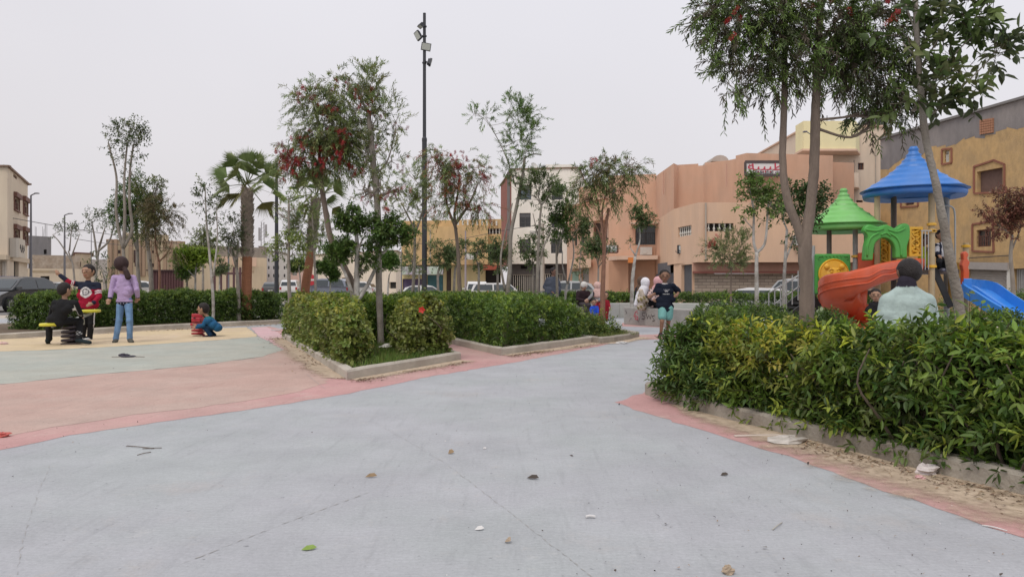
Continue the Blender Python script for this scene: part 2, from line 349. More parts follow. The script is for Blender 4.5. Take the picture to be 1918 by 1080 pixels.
def drift(px, w_in, w_out, z=.0095):
    """sand lying along a kerb: px = kerb foot line in the picture, w = widths (m) to either side"""
    P = smoothline([gp(x, y)[:2] for x, y in px], 8); T = unit(np.gradient(P, axis=0)); Nn = np.stack([-T[:, 1], T[:, 0]], 1)
    wi = np.broadcast_to(w_out, (len(px),)); w = np.interp(np.linspace(0, 1, len(P)), np.linspace(0, 1, len(px)), wi) * (1 + rng.normal(0, .08, len(P)))
    rows = [(-w_in, .8), (0, .8), (.35, .55), (.7, .25), (1, 0)]
    V = []; C = []
    for f, c in rows:
        off = Nn * ((f * w)[:, None] if f > 0 else f); V.append(np.column_stack([P + off, np.full(len(P), z)])); C += [[c] * 3] * len(P)
    n = len(P); Fc = [(i * n + k, i * n + k + 1, (i + 1) * n + k + 1, (i + 1) * n + k) for i in range(len(rows) - 1) for k in range(n - 1)]
    C = np.array(C); C[::n] = 0; C[n - 1::n] = 0
    return tag(rawmesh('sand_drift', np.vstack(V), Fc, SAND, origin=(0, 0, 0), cols=C), kind='structure')
# ---------------------------------------------------------------- kerbs, beds
KERB = M('kerb_concrete', (.36, .325, .275), .92, .2, 3, .5, 45, tint=(.25, .215, .175), tscale=1.6)
KERBL = M('kerb_concrete_pale', (.46, .42, .36), .92, .18, 3, .4, 45, tint=(.36, .32, .27), tscale=1.4)
SOIL = M('soil', (.12, .085, .055), .95, .35, 4, .6, 30)
def kerb(P, w=.12, h=.12, mat=KERB, closed=True):
    """P plan polygon, outer face on P, body inside (to the left)."""
    P = np.array(P, float)[:, :2]
    if closed and area(np.column_stack([P, P[:, 0] * 0])) < 0: P = P[::-1]
    o = []
    n = len(P)
    for i in range(n if closed else n - 1):
        a, b = P[i], P[(i + 1) % n]; k = max(1, int(np.linalg.norm(b - a) / .22))
        for t in range(k): o.append(a + (b - a) * t / k)
    if not closed: o.append(P[-1])
    o = np.array(o); m = len(o)
    if closed: T = unit(np.roll(o, -1, 0) - np.roll(o, 1, 0))
    else: T = unit(np.gradient(o, axis=0))
    Nn = np.stack([-T[:, 1], T[:, 0]], 1); o = o + Nn * rng.normal(0, .003, (m, 1))
    hh = h + rng.normal(0, .0025, m)
    prof = [(0, -.02), (.0, .83), (.018, 1.), (w - .015, 1.), (w, .85), (w, -.02)]
    V = np.vstack([np.column_stack([o + Nn * a, hh * z]) for a, z in prof]); mm = m if closed else m - 1
    Fc = [(i * m + k, i * m + (k + 1) % m, (i + 1) * m + (k + 1) % m, (i + 1) * m + k) for i in range(len(prof) - 1) for k in range(mm)]
    return tag(rawmesh('kerb', V, Fc, mat, origin=(0, 0, 0)), kind='structure')
def inset(P, d):
    P = np.array(P, float)[:, :2]; n = len(P); o = []
    if area(np.column_stack([P, P[:, 0] * 0])) < 0: P = P[::-1]
    for i in range(n):
        a, b, c = P[i - 1], P[i], P[(i + 1) % n]; n1 = unit(b - a); n2 = unit(c - b); n1 = np.array([-n1[1], n1[0]]); n2 = np.array([-n2[1], n2[0]])
        q = unit(n1 + n2); o.append(b + q * d / max(.4, q @ n1))
    return np.array(o)
def bed(P, mat=KERB, z=.085):
    kerb(P, mat=mat); Q = inset(P, .11)
    tag(rawmesh('soil', np.column_stack([Q, np.full(len(Q), z)]), [tuple(range(len(Q)))], SOIL, origin=(0, 0, 0)), kind='structure')
g2 = lambda x, y: gp(x, y)[:2]
A1, B1, D1 = g2(650, 712), g2(864, 674), g2(528, 632); C1 = B1 + D1 - A1
A1b = A1 + (B1 - A1) * .12 + np.array([0, .02])
bed([A1, B1, C1, D1], KERBL)
A2, B2 = g2(938, 666), g2(1110, 641); D2 = A2 + np.array([-2.96, 7.1]); C2 = B2 + D2 - A2
bed([A2, B2, C2, D2], KERBL)
A3 = g2(1122, 643); P3 = [A3, g2(1150, 641), g2(1178, 636), g2(1197, 631), (2.3, 17.6), (1.0, 18.6), (.3, 17.2)]
bed(P3)
E0, E1 = g2(-260, 650), g2(528, 606); EL = g2(30, 628)
P4 = [g2(-200, 646), g2(30, 634), g2(110, 628), g2(300, 617), g2(420, 611), g2(560, 604), (-4.5, 24.5), (-11.5, 21.4), (-14.2, 18.6), (-17, 17.6)]
bed(P4, KERBL)
PR = [g2(1246, 752), g2(1330, 777), g2(1420, 801), g2(1560, 837), g2(1700, 875), g2(1918, 930), g2(2300, 1030), (4.2, 3.4), (5.2, 4.6), (4.0, 6.2), (2.6, 7.9), (1.75, 8.05), (1.35, 7.5)]
bed(PR)
drift([(2300, 1030), (1918, 930), (1700, 875), (1560, 837), (1420, 801), (1330, 777), (1262, 757)], .02, (.85, .8, .74, .62, .46, .3, .08))
drift([(528, 632), (560, 652), (600, 680), (650, 712)][::-1], .02, (.3, .48, .5, .4))
drift([(864, 674), (800, 686), (720, 700), (650, 712)], .02, (.5, .42, .36, .25))
drift([(1110, 641), (1050, 651), (990, 659), (938, 666)], .02, (.5, .5, .42, .2))
drift([(1200, 631), (1150, 641), (1122, 643)], .02, (.5, .4, .3))
drift([(560, 604), (420, 611), (300, 617), (110, 628), (30, 634)], .02, (.3, .35, .3, .35, .4))
# the expansion joints of the slab: narrow dark grooves filled with dirt
JM = M('joint_dirt', (.34, .33, .32), .95, .3, 40)
def joint(px, w=.003, z=.0018):
    P = smoothline([gp(x, y)[:2] for x, y in px], 26); P = P + rng.normal(0, .003, P.shape); T = unit(np.gradient(P, axis=0)); Nn = np.stack([T[:, 1], -T[:, 0]], 1)
    ww = w * rng.uniform(.1, 1.1, (len(P), 1)) * np.clip(.55 + .9 * np.sin(np.arange(len(P)) * 1.9 + w * 900), .02, 1)[:, None]; V = np.vstack([np.column_stack([P + Nn * ww, np.full(len(P), z)]), np.column_stack([P - Nn * ww, np.full(len(P), z)])])
    n = len(P); tag(rawmesh('pavement_joint', V, [(i, i + 1, n + i + 1, n + i) for i in range(n - 1)], JM, origin=(0, 0, 0)), kind='structure')
joint([(835, 868), (930, 940), (1020, 1010), (1115, 1085)]); joint([(330, 1060), (520, 985), (690, 922)], .004)
joint([(700, 790), (740, 812), (835, 868)], .0018); joint([(960, 816), (1040, 784), (1140, 752)], .002)
joint([(30, 1075), (58, 960), (95, 868)], .002)
joint([(575, 702), (592, 716), (608, 728)], .005, .008)
BLK = M('black_paint_scrawl', (.09, .07, .07), .8, .2)
def scrawl(px, w, z=.0058, mat=BLK):
    P = smoothline([gp(x, y)[:2] for x, y in px], 10); T = unit(np.gradient(P, axis=0)); Nn = np.stack([T[:, 1], -T[:, 0]], 1); ww = w * rng.uniform(.6, 1.2, (len(P), 1))
    V = np.vstack([np.column_stack([P + Nn * ww, np.full(len(P), z)]), np.column_stack([P - Nn * ww, np.full(len(P), z)])]); n = len(P)
    return V, [(i, i + 1, n + i + 1, n + i) for i in range(n - 1)]
sm_ = MB()
for px, w in (([(75, 714), (140, 711), (168, 714), (200, 722), (228, 725)], .014), ([(200, 711), (230, 705), (290, 702), (305, 703), (300, 706), (282, 707)], .014),
              ([(125, 724), (200, 719), (278, 712)], .007), ([(302, 703), (345, 704), (352, 708), (330, 718), (300, 722)], .009)):
    sm_.add(*scrawl(px, w))
q = [gp(345 + 18 * math.cos(t), 707 + 2.6 * math.sin(t), .006) for t in np.linspace(0, 6.28, 14, endpoint=False)]
sm_.add(q, [tuple(range(13, -1, -1))])
o_ = sm_.build('painted_scrawl', BLK); o_.location.z = .0; tag(o_, 'looping black painted scribble on the salmon paving', 'graffiti')
# road on the left, with its far pavement
rd = M('asphalt', (.15, .145, .14), .9, .15, 2, .4, 50, tint=(.18, .17, .16))
V = np.array([(-60, 25.5, -.006), (-15.5, 28.2, -.006), (-12, 47, -.006), (-60, 44, -.006)], float); tag(rawmesh('road', V, [(0, 1, 2, 3)], rd, origin=(0, 0, 0)), kind='structure')
V = np.array([(-12, 28.5, -.005), (4, 29, -.005), (40, 29, -.45), (60, 40, -.5), (12, 46, -.5), (-12, 47, -.005)], float)
x_ = np.linspace(-12, 40, 27); y_ = np.linspace(28.6, 40, 12); X, Y = np.meshgrid(x_, y_); V = np.stack([X, Y, ground_z(X, Y) + .02], -1).reshape(-1, 3)
Fc = [(j * 27 + i, j * 27 + i + 1, (j + 1) * 27 + i + 1, (j + 1) * 27 + i) for j in range(11) for i in range(26)]
tag(rawmesh('street', V, Fc, rd, origin=(0, 0, 0)), kind='structure')
V = np.array([(-45, 17.4, -.004), (-17, 17.4, -.004), (-13.6, 21.2, -.004), (-15, 25, -.004), (-45, 24, -.004)], float)
tag(rawmesh('pavement', V, [(0, 1, 2, 3, 4)], M('pale_concrete', (.44, .41, .37), .9, .12, 2, .3), origin=(0, 0, 0)), kind='structure')
# ---------------------------------------------------------------- hedges
def region_sample(quads, n, top, edge=.22, inner=.25):
    """n points in a chain of plan quads (p00,p10,p11,p01 + flags of outer sides a0,a1,b0,b1), near its skin; returns P, outward"""
    ar = np.array([abs(area(np.column_stack([np.array(q[0]), np.zeros(4)]))) for q in quads]); k = rng.choice(len(quads), n, p=ar / ar.sum())
    a, b, h = rng.random(n), rng.random(n), rng.random(n)
    P = np.zeros((n, 3)); O = np.zeros((n, 3)); keep = np.zeros(n, bool); D = np.full(n, 9.)
    for i, (q, fl) in enumerate(quads):
        s = k == i; q = np.array(q, float); A, B = a[s][:, None], b[s][:, None]
        P[s, :2] = (q[0] * (1 - A) + q[1] * A) * (1 - B) + (q[3] * (1 - A) + q[2] * A) * B
        ea = unit((q[1] + q[2]) - (q[0] + q[3])); eb = unit((q[3] + q[2]) - (q[0] + q[1])); la = np.linalg.norm(q[1] - q[0] + q[2] - q[3]) / 2; lb = np.linalg.norm(q[3] - q[0] + q[2] - q[1]) / 2
        for f, dist, dr in ((fl[0], a[s] * la, -ea), (fl[1], (1 - a[s]) * la, ea), (fl[2], b[s] * lb, -eb), (fl[3], (1 - b[s]) * lb, eb)):
            if not f: continue
            w = np.clip(1 - dist / .5, 0, 1) ** 2; O[s, :2] += dr * w[:, None]; D[s] = np.minimum(D[s], dist)
    H = top(P[:, 0], P[:, 1]); P[:, 2] = .06 + h * (H - .06); dt = H - P[:, 2]
    O[:, 2] = np.clip(1 - dt / .35, 0, 1) ** 1.5 * 1.3 + .15
    D = np.minimum(D, dt); rnd = .22 * (np.clip(1 - dt / .3, 0, 1)) ** 2        # rounded shoulder
    keep = (D < edge) | (rng.random(n) < inner)
    P[:, :2] -= unit(O[:, :2] + 1e-6) * rnd[:, None] * (np.linalg.norm(O[:, :2], axis=1, keepdims=True) > .05)
    return P[keep], O[keep], D[keep]
def lump(a=.05, s=1.7, ph=0):
    return lambda x, y: 1.35 * a * (np.sin(x * s * 2.1 + ph) * np.cos(y * s * 1.7 + ph * 2) + .6 * np.sin(x * s * 5.3 + y * s * 3.1 + ph) + .4 * np.sin(x * s * 11 - y * s * 9))
def clump_noise(P, s=3., ph=0):
    return (np.sin(P[:, 0] * s + ph) + np.sin(P[:, 1] * s * 1.13 + ph * 2 + P[:, 2] * s) + np.sin(P[:, 2] * s * 1.7 + P[:, 0] * s * .6 + ph)) / 3
def hedge(label, quads, top, n, L, Wd, cols, m=6, tl=.12, near=False, ccol=None, gapf=None, edge=.22, inner=.2, spread=.9, seed_ph=0., stems=60, group=None, name='hedge', cat='hedge'):
    P, O, D = region_sample(quads, n, top, edge, inner)
    g = clump_noise(P, 9, seed_ph) + clump_noise(P, 21, seed_ph + 1) * .6
    k = rng.random(len(P)) < np.clip(.75 + g * .6, .15, 1)
    if gapf is not None: k &= rng.random(len(P)) < gapf(P)
    P, O = P[k], O[k]
    Dn = unit(unit(O) * .9 + rng.normal(0, .55, P.shape) + np.array([0, 0, .25]))
    C = palette(len(P), cols)
    if ccol is not None: C = ccol(P, C)
    H_ = top(P[:, 0], P[:, 1]); yg = (P[:, 2] > H_ - .14) & (rng.random(len(P)) < .45); C[yg] = C[yg] * np.array([1.5, 1.35, .95])      # young shoots on top
    C = C * np.array([1.62, 1.5, 1.12]) * (1 + .2 * clump_noise(P, 4, seed_ph + 3))[:, None]
    root = empty(name, (P[:, 0].mean(), P[:, 1].mean(), 0), label, cat, group)
    tls = tl * rng.uniform(.6, 1.3, len(P)); sh_ = (P[:, 2] > H_[:] - .10) & (rng.random(len(P)) < .04); tls[sh_] *= rng.uniform(1.2, 2.0, sh_.sum()); Dn[sh_] = unit(Dn[sh_] * .5 + np.array([0, 0, 1.]))       # long loose shoots
    V, Fc, Cv = sprigs(P - Dn * tl * .4, Dn, tls, m, L, Wd, spread, .12, C, near, tr=.0025 if near else 0)
    rawmesh('foliage', V, Fc, LEAF, root, cols=Cv)
    b = MB()                                              # woody stems inside
    for i in range(stems):
        q = quads[rng.integers(len(quads))][0]; q = np.array(q, float); a, bb = rng.uniform(.12, .88, 2)
        p = (q[0] * (1 - a) + q[1] * a) * (1 - bb) + (q[3] * (1 - a) + q[2] * a) * bb; H = float(top(p[0], p[1])); pts = [np.array([p[0], p[1], .05])]
        for j in range(3): pts.append(pts[-1] + np.array([rng.normal(0, .09), rng.normal(0, .09), H * .26]))
        P_ = smoothline(pts, 3); MB().tube(P_, np.linspace(.012, .004, len(P_)), 5).build('stem', M('hedge_stem', (.13, .10, .075), .9, .3, 20), root)
    return root
T_ = 1; _ = 0
GR = [(.075, .14, .028), (.055, .11, .025), (.10, .17, .035), (.13, .19, .05), (.045, .085, .025)]
GD = [(.04, .08, .022), (.055, .10, .028), (.03, .06, .02), (.075, .125, .035)]
OL = [(.12, .16, .045), (.15, .19, .055), (.09, .13, .035), (.17, .20, .075), (.10, .12, .05)]
def off(P, d):                                            # polyline offset to the left
    P = np.array(P, float); T = unit(np.gradient(P, axis=0)); return P + np.stack([-T[:, 1], T[:, 0]], 1) * d
def strip(P, w0, w1, ends=(1, 1)):
    a = off(P, w0); b = off(P, w1); n = len(P)
    return [([a[i], a[i + 1], b[i + 1], b[i]], (ends[0] and i == 0, ends[1] and i == n - 2, 1, 1)) for i in range(n - 1)]
# the near hedge at the right
PRf = [g2(1246, 752), g2(1330, 777), g2(1420, 801), g2(1560, 837), g2(1700, 875), g2(1918, 930), g2(2300, 1030)]
Ph = [PRf[0] + np.array([-.10, .06])] + PRf[1:]
qs = strip(Ph, .01, .80, (1, 1))
lm = lump(.055, 1.9, .3)
def ccol(P, C):
    px = P[:, 0] / P[:, 1] * F + CX
    f = np.clip(1 - np.abs(px - 1440) / 130, 0, 1) * np.clip((P[:, 2] - .25) / .2, 0, 1); f = f * (rng.random(len(P)) < .6)
    yl = palette(len(P), [(.28, .30, .05), (.24, .27, .05), (.32, .29, .07), (.17, .23, .045)])
    C = C * (1 - f[:, None]) + yl * f[:, None]
    d = (px < 1330) & (rng.random(len(P)) < .8); C[d] = palette(d.sum(), GD) * 1.15
    nw = (rng.random(len(P)) < .07); C[nw] = np.array([.22, .29, .06])
    return C
def gapf(P):
    px = P[:, 0] / P[:, 1] * F + CX
    f = np.ones(len(P)); s = np.abs(px - 1490) < 60; f[s] = .45; s = np.abs(px - 1690) < 30; f[s] = .75; s = px < 1320; f[s] = 1.
    return f
hedge('long knee-high hedge with glossy narrow leaves and a yellowed part, nearest of all hedges', qs,
      lambda x, y: .735 + .025 * np.clip((6 - y), -1, 2) + lm(x, y), 9000, .080, .024, GR + [(.035, .075, .02), (.09, .13, .05)], 9, .18, True, ccol, gapf, edge=.24, inner=.45, spread=1.0, stems=46)
def shoots(label_root, n, P0, P1): pass
# the dark corner bush of the same bed, running away from the camera
qs = [([(1.52, 6.95), (2.15, 7.0), (3.2, 9.3), (2.5, 9.3)], (1, 1, 1, 1))]
hedge('dark green leafy hedge end behind the nearest hedge, at the walking boy\'s feet', qs, lambda x, y: .76 + lump(.05, 2.1, 2)(x, y), 3000, .075, .025, GD + [(.07, .13, .03)], 8, .15, True, edge=.25, inner=.3, stems=10)
# clipped hedge between that bush and the playground
qs = [([(3.0, 12.2), (5.4, 11.4), (5.7, 12.5), (3.2, 13.4)], (1, 1, 1, 1))]
hedge('low dark clipped hedge in front of the playground stairs', qs, lambda x, y: .78 + lump(.06, 1.8, 1)(x, y) - .08 * (x - 3), 6000, .055, .03, GD, 5, .1, edge=.2, inner=.1, stems=8)
# planter one: hibiscus, open at its near corner
n1 = lambda p, q, t: np.array(p) * (1 - t) + np.array(q) * t
a_ = unit(B1 - A1); b_ = unit(D1 - A1)
q1 = A1 + a_ * .12 + b_ * 1.35
def pl(u, v): return A1 + a_ * u + b_ * v
LA, LB = np.linalg.norm(B1 - A1), np.linalg.norm(D1 - A1)
hq = [([pl(.1, .5), pl(.62, .6), pl(1.15, 2.6), pl(.04, 2.5)], (1, 1, 1, 0)), ([pl(.04, 2.5), pl(1.15, 2.6), pl(1.15, LB - .1), pl(.04, LB - .1)], (1, 0, 0, 1))]
def hib_top(x, y): return .74 + .10 * np.clip((y - 9.5) / 2.5, 0, 1) + lump(.05, 1.9, 4)(x, y)
hedge('hibiscus hedge down the long left kerb of the corner bed with the white sack', hq, hib_top, 12000, .062, .045, OL + [(.09, .15, .035)], 6, .13, True, edge=.25, inner=.25, spread=1.05, stems=30)
hq = [([pl(1.35, .35), pl(LA - .12, .2), pl(LA - .1, 2.2), pl(1.5, 1.6)], (1, 1, 1, 0))]
hedge('hibiscus bush with one red flower, right of the white sack', hq, lambda x, y: .80 + lump(.07, 2.2, 1)(x, y), 3300, .064, .047, OL, 6, .14, True, edge=.28, inner=.25, spread=1.05, stems=16)
hq = [([pl(1.1, 3.0), pl(LA - .1, 2.5), pl(LA - .1, LB - .1), pl(1.1, LB - .1)], (0, 1, 1, 1))]
hedge('bright green hedge filling the back of the corner bed around the tree trunks', hq, lambda x, y: .84 + lump(.035, 1.7, 2)(x, y), 32000, .06, .034, GR + [(.12, .19, .04)], 6, .1, edge=.16, inner=.05, stems=0)
# planter two
a2 = unit(B2 - A2); b2 = unit(D2 - A2); L2a, L2b = np.linalg.norm(B2 - A2), np.linalg.norm(D2 - A2)
p2 = lambda u, v: A2 + a2 * u + b2 * v
hq = [([p2(.12, .14), p2(L2a - .1, .14), p2(L2a - .1, L2b - .1), p2(.12, L2b - .1)], (1, 1, 1, 1))]
hedge('dense clipped hedge filling the middle bed, its corner toward the camera', hq, lambda x, y: .86 - .16 * np.clip((x - .6), 0, 1.2) + lump(.035, 1.8, 6)(x, y), 62000, .07, .026, GR + GD[:2], 6, .11, edge=.17, inner=.06, spread=.9, stems=0)
# planter three
hq = [([(1.55, 14.6), (2.25, 15.2), (1.9, 16.6), (.9, 16.2)], (1, 1, 1, 1))]
hedge('small loose shrub bed beside the path before the concrete benches', hq, lambda x, y: .42 + lump(.12, 3, 1)(x, y), 1300, .06, .03, OL[:3] + GD, 6, .16, edge=.3, inner=.3, stems=8, name='shrub', cat='shrub')
# left hedge
Pl = [g2(88, 625), g2(150, 621), g2(300, 612.5), g2(420, 607.5), g2(530, 603.5)]
qs = strip(Pl, .1, 1.3, (1, 1))
hedge('long dark clipped hedge behind the three older children', qs, lambda x, y: .92 + lump(.04, 1.5, 3)(x, y), 44000, .06, .030, GD + [(.10, .16, .05), (.06, .11, .03)], 6, .1, edge=.18, inner=.05, stems=0)
qs = strip([np.array(p, float) for p in ((-13.2, 22.5), (-9.5, 24.0), (-4.5, 25.4), (0.5, 26.2), (5, 26.5))], 0, 1.4, (1, 1))
hedge('second clipped hedge farther back, running toward the light pole', qs, lambda x, y: .80 + lump(.05, 1.1, 5)(x, y), 40000, .075, .04, GR[:3] + GD, 5, .12, edge=.2, inner=.05, stems=0)
qs = strip([np.array(p, float) for p in ((1.6, 26.3), (4.5, 27.0), (9, 27.2), (14.5, 26.6))], 0, 1.3, (1, 1))
hedge('low hedge along the back of the low bench wall', qs, lambda x, y: .80 + lump(.05, 1.1, 8)(x, y), 34000, .07, .035, GD + GR[:1], 5, .11, edge=.2, inner=.05, stems=0)
qs = strip([np.array(p, float) for p in ((13.4, 22.5), (18, 21.6), (26, 19.6))], 0, 1.5, (1, 1))
hedge('dark hedge beyond the blue slide under the shuttered shop', qs, lambda x, y: .92 + lump(.06, 1.1, 8)(x, y), 14000, .07, .035, GD, 5, .12, edge=.2, inner=.05, stems=0)
qs = [([(5.6, 9.7), (9.5, 8.4), (9.8, 9.4), (6.0, 10.7)], (1, 1, 1, 1))]
hedge('hedge between the seated man in mint and the blue slide', qs, lambda x, y: .70 + lump(.05, 1.6, 1)(x, y), 5000, .07, .032, GD + GR[:2], 6, .13, edge=.2, inner=.1, stems=8)
# grass and weeds in the open corners
def grass(name, label, poly, n, h, z=.085, cols=((.12, .22, .035), (.09, .18, .03), (.17, .27, .05), (.24, .27, .08))):
    q = np.array(poly, float); a, b = rng.random((n, 1)), rng.random((n, 1)); P = (q[0] * (1 - a) + q[1] * a) * (1 - b) + (q[3] * (1 - a) + q[2] * a) * b
    P = np.column_stack([P, np.full(n, z)]); k = rng.random(n) < np.clip(.7 + clump_noise(P, 7) * .8, .08, 1); P = P[k]; n = len(P)
    D = unit(np.array([0, 0, 1.]) + rng.normal(0, .42, (n, 3)) * np.array([1, 1, 0])); Nn = unit(rng.normal(0, 1, (n, 3)))
    V, Fc, C = leafmesh(P, D, Nn, h * rng.uniform(.4, 1.2, n), np.full(n, .006), palette(n, cols)); return tag(rawmesh(name, V, Fc, LEAF, cols=C, origin=(0, 0, 0)), label, 'grass', kind='stuff')
grass('grass', 'green grass tuft in the open corner of the bed with the white sack', [pl(.15, .12), pl(2.3, .12), pl(2.0, 3.2), pl(.7, 3.2)], 15000, .13)
grass('grass', 'short dry grass on the rounded tip of the small shrub bed', [(1.75, 14.3), (2.65, 15.4), (2.2, 16.8), (1.6, 15.2)], 5000, .09, cols=((.16, .22, .05), (.25, .25, .09), (.12, .17, .04)))
grass('grass', 'thin grass under the nearest hedge', [PRf[2] + np.array([0, .14]), PRf[5] + np.array([.1, .12]), PRf[5] + np.array([.6, .4]), PRf[2] + np.array([.3, .5])], 3500, .12)
# ---------------------------------------------------------------- trees
BARK = {'brown': M('bark_brown', (.20, .155, .125), .95, .3, 9, 1., 35, stretch=(1, 1, .25)), 'grey': M('bark_grey', (.30, .27, .235), .95, .3, 10, .8, 40, tint=(.22, .19, .16), tscale=5),
        'pale': M('bark_whitewashed', (.46, .44, .41), .95, .25, 14, .6, 50, tint=(.26, .23, .20), tscale=7), 'red': M('bark_reddish', (.27, .145, .10), .95, .25, 9, .6, 40)}
FIC = [(.045, .085, .025), (.06, .11, .03), (.035, .065, .022), (.08, .135, .035)]
WIL = [(.12, .155, .065), (.155, .19, .085), (.09, .12, .055), (.18, .205, .095), (.14, .135, .08)]
KIND = {  # leaf length, width, leaves per twig, twig length, spread, droop, stiffness up, colours
    'ficus': (.075, .038, 6, .16, .95, .1, .35, FIC), 'big': (.12, .056, 6, .22, .8, .15, .4, FIC + [(.09, .12, .04)]),
    'willow': (.09, .017, 18, .28, .65, .55, .15, WIL), 'willow_up': (.085, .018, 17, .26, .6, .1, .6, WIL), 'topiary': (.06, .034, 6, .10, 1., 0, .3, [(.058, .10, .027), (.045, .08, .023), (.085, .13, .035)]),
    'sparse': (.085, .042, 5, .2, .9, .05, .7, [(.06, .085, .045), (.045, .065, .035), (.09, .11, .05)])}
def blob_pts(c, r, n, K, tight):
    u = unit(rng.normal(0, 1, (K, 3))) * rng.uniform(.35, 1, (K, 1)) ** .6; k = rng.integers(0, K, n)
    return c + (u[k] + rng.normal(0, tight, (n, 3))) * r, c + u * r
def tree(label, Y, trunks, blobs, kind='ficus', bark='grey', w=8, dens=1., cols=None, flowers=0, name='tree', group='slim park trees', near=False, dy=None, basez=None, scale=1., K=9, tight=.3, fspots=None, twigs=True, wig=0, cat='tree'):
    """trunks: polylines in photo pixels at depth Y (first one starts at the ground); blobs: (px,py,rx,ry,weight[,dY]) """
    s = Y / F; L, Wd, m, tl, spread, droop, upw, kc = KIND[kind]; kc = cols or kc; L = L * scale; Wd = Wd * scale; tl = tl * scale
    x0 = trunks[0][0][0]; base = np.array([(x0 - CX) * s, Y, basez if basez is not None else float(ground_z(np.array((x0 - CX) * s), np.array(Y))) * (Y > 27) + (.05 if Y < 27 else 0)])
    root = empty(name, base, label, cat, group); b = MB(); anchors = []
    for i, t in enumerate(trunks):
        ww = t[0][2] if len(t[0]) > 2 else w * (1 if i == 0 else .62)
        pts = [at(p[0], p[1], Y) + np.array([0, (p[3] if len(p) > 3 else 0), 0]) for p in t]
        if i == 0: pts = [base] + [p for p in pts if p[2] > base[2] + .08]
        else: pts[1:] = [p + np.array([0, rng.normal(0, .02 * len(t) * (not near)), 0]) for p in pts[1:]]
        P = smoothline(pts, 6); r = np.linspace(ww, ww * (.45 if i or len(trunks) == 1 else .9 if near else .5), len(P)) * s / 2
        if all(len(p) > 2 for p in t): nk_ = len(pts); wv = [p[2] for p in t][-nk_:]; wv = [wv[0]] * (nk_ - len(wv)) + wv; r = np.interp(np.linspace(0, 1, len(P)), np.linspace(0, 1, nk_), wv) * s / 2 * (.82 if near else .95)
        if i == 0: r[:3] *= np.array([1.35, 1.15, 1.05])
        P[1:-1] += rng.normal(0, .006 * s * 60, (len(P) - 2, 3)) * (r[1:-1, None] * 14 * .35)
        b.tube(P, r, 10 if near else 7, jit=.1 if near else .04); anchors += list(zip(P[len(P) // 3:], r[len(P) // 3:]))
    AP = np.array([a[0] for a in anchors]); AR = np.array([a[1] for a in anchors]); parts = []; fl = MB(); fcount = 0; blos = []
    for bl in blobs:
        px, py, rx, ry, wt = bl[:5]; dY = bl[5] if len(bl) > 5 else 0
        c = at(px, py, Y + dY); r = np.array([rx * s, (rx + ry) * .5 * s * .85, ry * s])
        n = int(wt * dens * (300 if 'willow' in kind else 135) * (r[0] * r[1] * r[2]) ** (2 / 3.) / (tl * tl) * .5) + 6
        KK = max(4, int(K * (1 if near else .8))); P, cc = blob_pts(c, r, n, KK, tight)
        # limb from the trunk to the blob, branches to its clusters
        d = np.linalg.norm(AP - c, axis=1) + 1.2 * np.maximum(0, AP[:, 2] - (c[2] - r[2] * .3)); j = int(np.argmin(d)); a0 = AP[j]; mid = (a0 + c) / 2 + np.array([0, 0, -.08 * np.linalg.norm(c - a0)]) + rng.normal(0, .03, 3)
        lp = smoothline([a0, mid, c], 5); kf = (.34 if np.linalg.norm(c - a0) < .55 else .17) if near else .7; b.tube(lp, np.linspace(AR[j] * kf, AR[j] * kf * .45, len(lp)), 6)
        for q in cc:
            st = lp[rng.integers(len(lp) // 2, len(lp))]; md = (st + q) / 2 + rng.normal(0, .06, 3) * r; bp = smoothline([st, md, q], 3); b.tube(bp, np.linspace(AR[j] * .4 * kf, max(.0025, AR[j] * .08), len(bp)), 4)
        o = unit((P - c) / r); D = unit(o * .8 + rng.normal(0, .45, P.shape) + np.array([0, 0, upw]))
        C = palette(n, kc) * np.array([1.5, 1.55, 1.25]) * (1 + .22 * clump_noise(P, 5 / max(.3, r[0])))[:, None]
        parts.append(sprigs(P, D, tl * rng.uniform(.6, 1.25, n), m, L, Wd, spread, droop, C, near, tr=.0035 if near else .0025 * max(1, Y / 14)))
        if flowers:
            nf = max(1, int(flowers * wt * n / 90)); 
            for p in P[rng.choice(n, min(nf, n), replace=False)]: blos.append(p)
    b.build('trunk', BARK[bark], root, smooth=True)
    V, Fc, C = merge(parts); rawmesh('crown', V, Fc, LEAF, root, cols=C)
    if fspots:
        for px, py in fspots: blos.append(at(px, py, Y - rng.uniform(.1, .5)))
    if blos:                                              # bottlebrush blossoms: brushes of fine red filaments
        ps = []; B = np.array(blos); n = len(B); B = np.repeat(B, 4, 0); ax = unit(rng.normal(0, .5, (len(B), 3)) + np.array([0, 0, -.9])); B = B + rng.normal(0, .07, B.shape)
        ps.append(sprigs(B, ax, .11 * scale, 60, .042 * scale, .008 * scale, 1.35, 0, palette(len(B), [(.40, .03, .035), (.30, .025, .03), (.48, .07, .075), (.22, .05, .035)]), False, tr=0, t0=0))
        V, Fc, C = merge(ps); rawmesh('blossoms', V, Fc, LEAF, root, cols=C)
    return root
RB = [(.16, .075, .06), (.12, .07, .055), (.10, .085, .05), (.20, .09, .07)]
tree('tall tree with a bare forked pale trunk and high thin crown, behind the lilac girl', 20.5, [[(236, 560), (233, 500), (230, 462)], [(231, 465), (224, 435), (220, 390), (216, 330), (206, 272)], [(231, 465), (238, 400), (235, 340), (238, 270)], [(232, 462), (246, 430), (247, 380), (242, 320), (252, 270)]],
     [(240, 252, 27, 18, .8), (258, 272, 13, 30, .5), (205, 262, 14, 13, .15), (228, 290, 16, 22, .25), (246, 322, 9, 20, .12)], 'sparse', 'grey', 11, group='trees behind the long dark hedge', K=10)
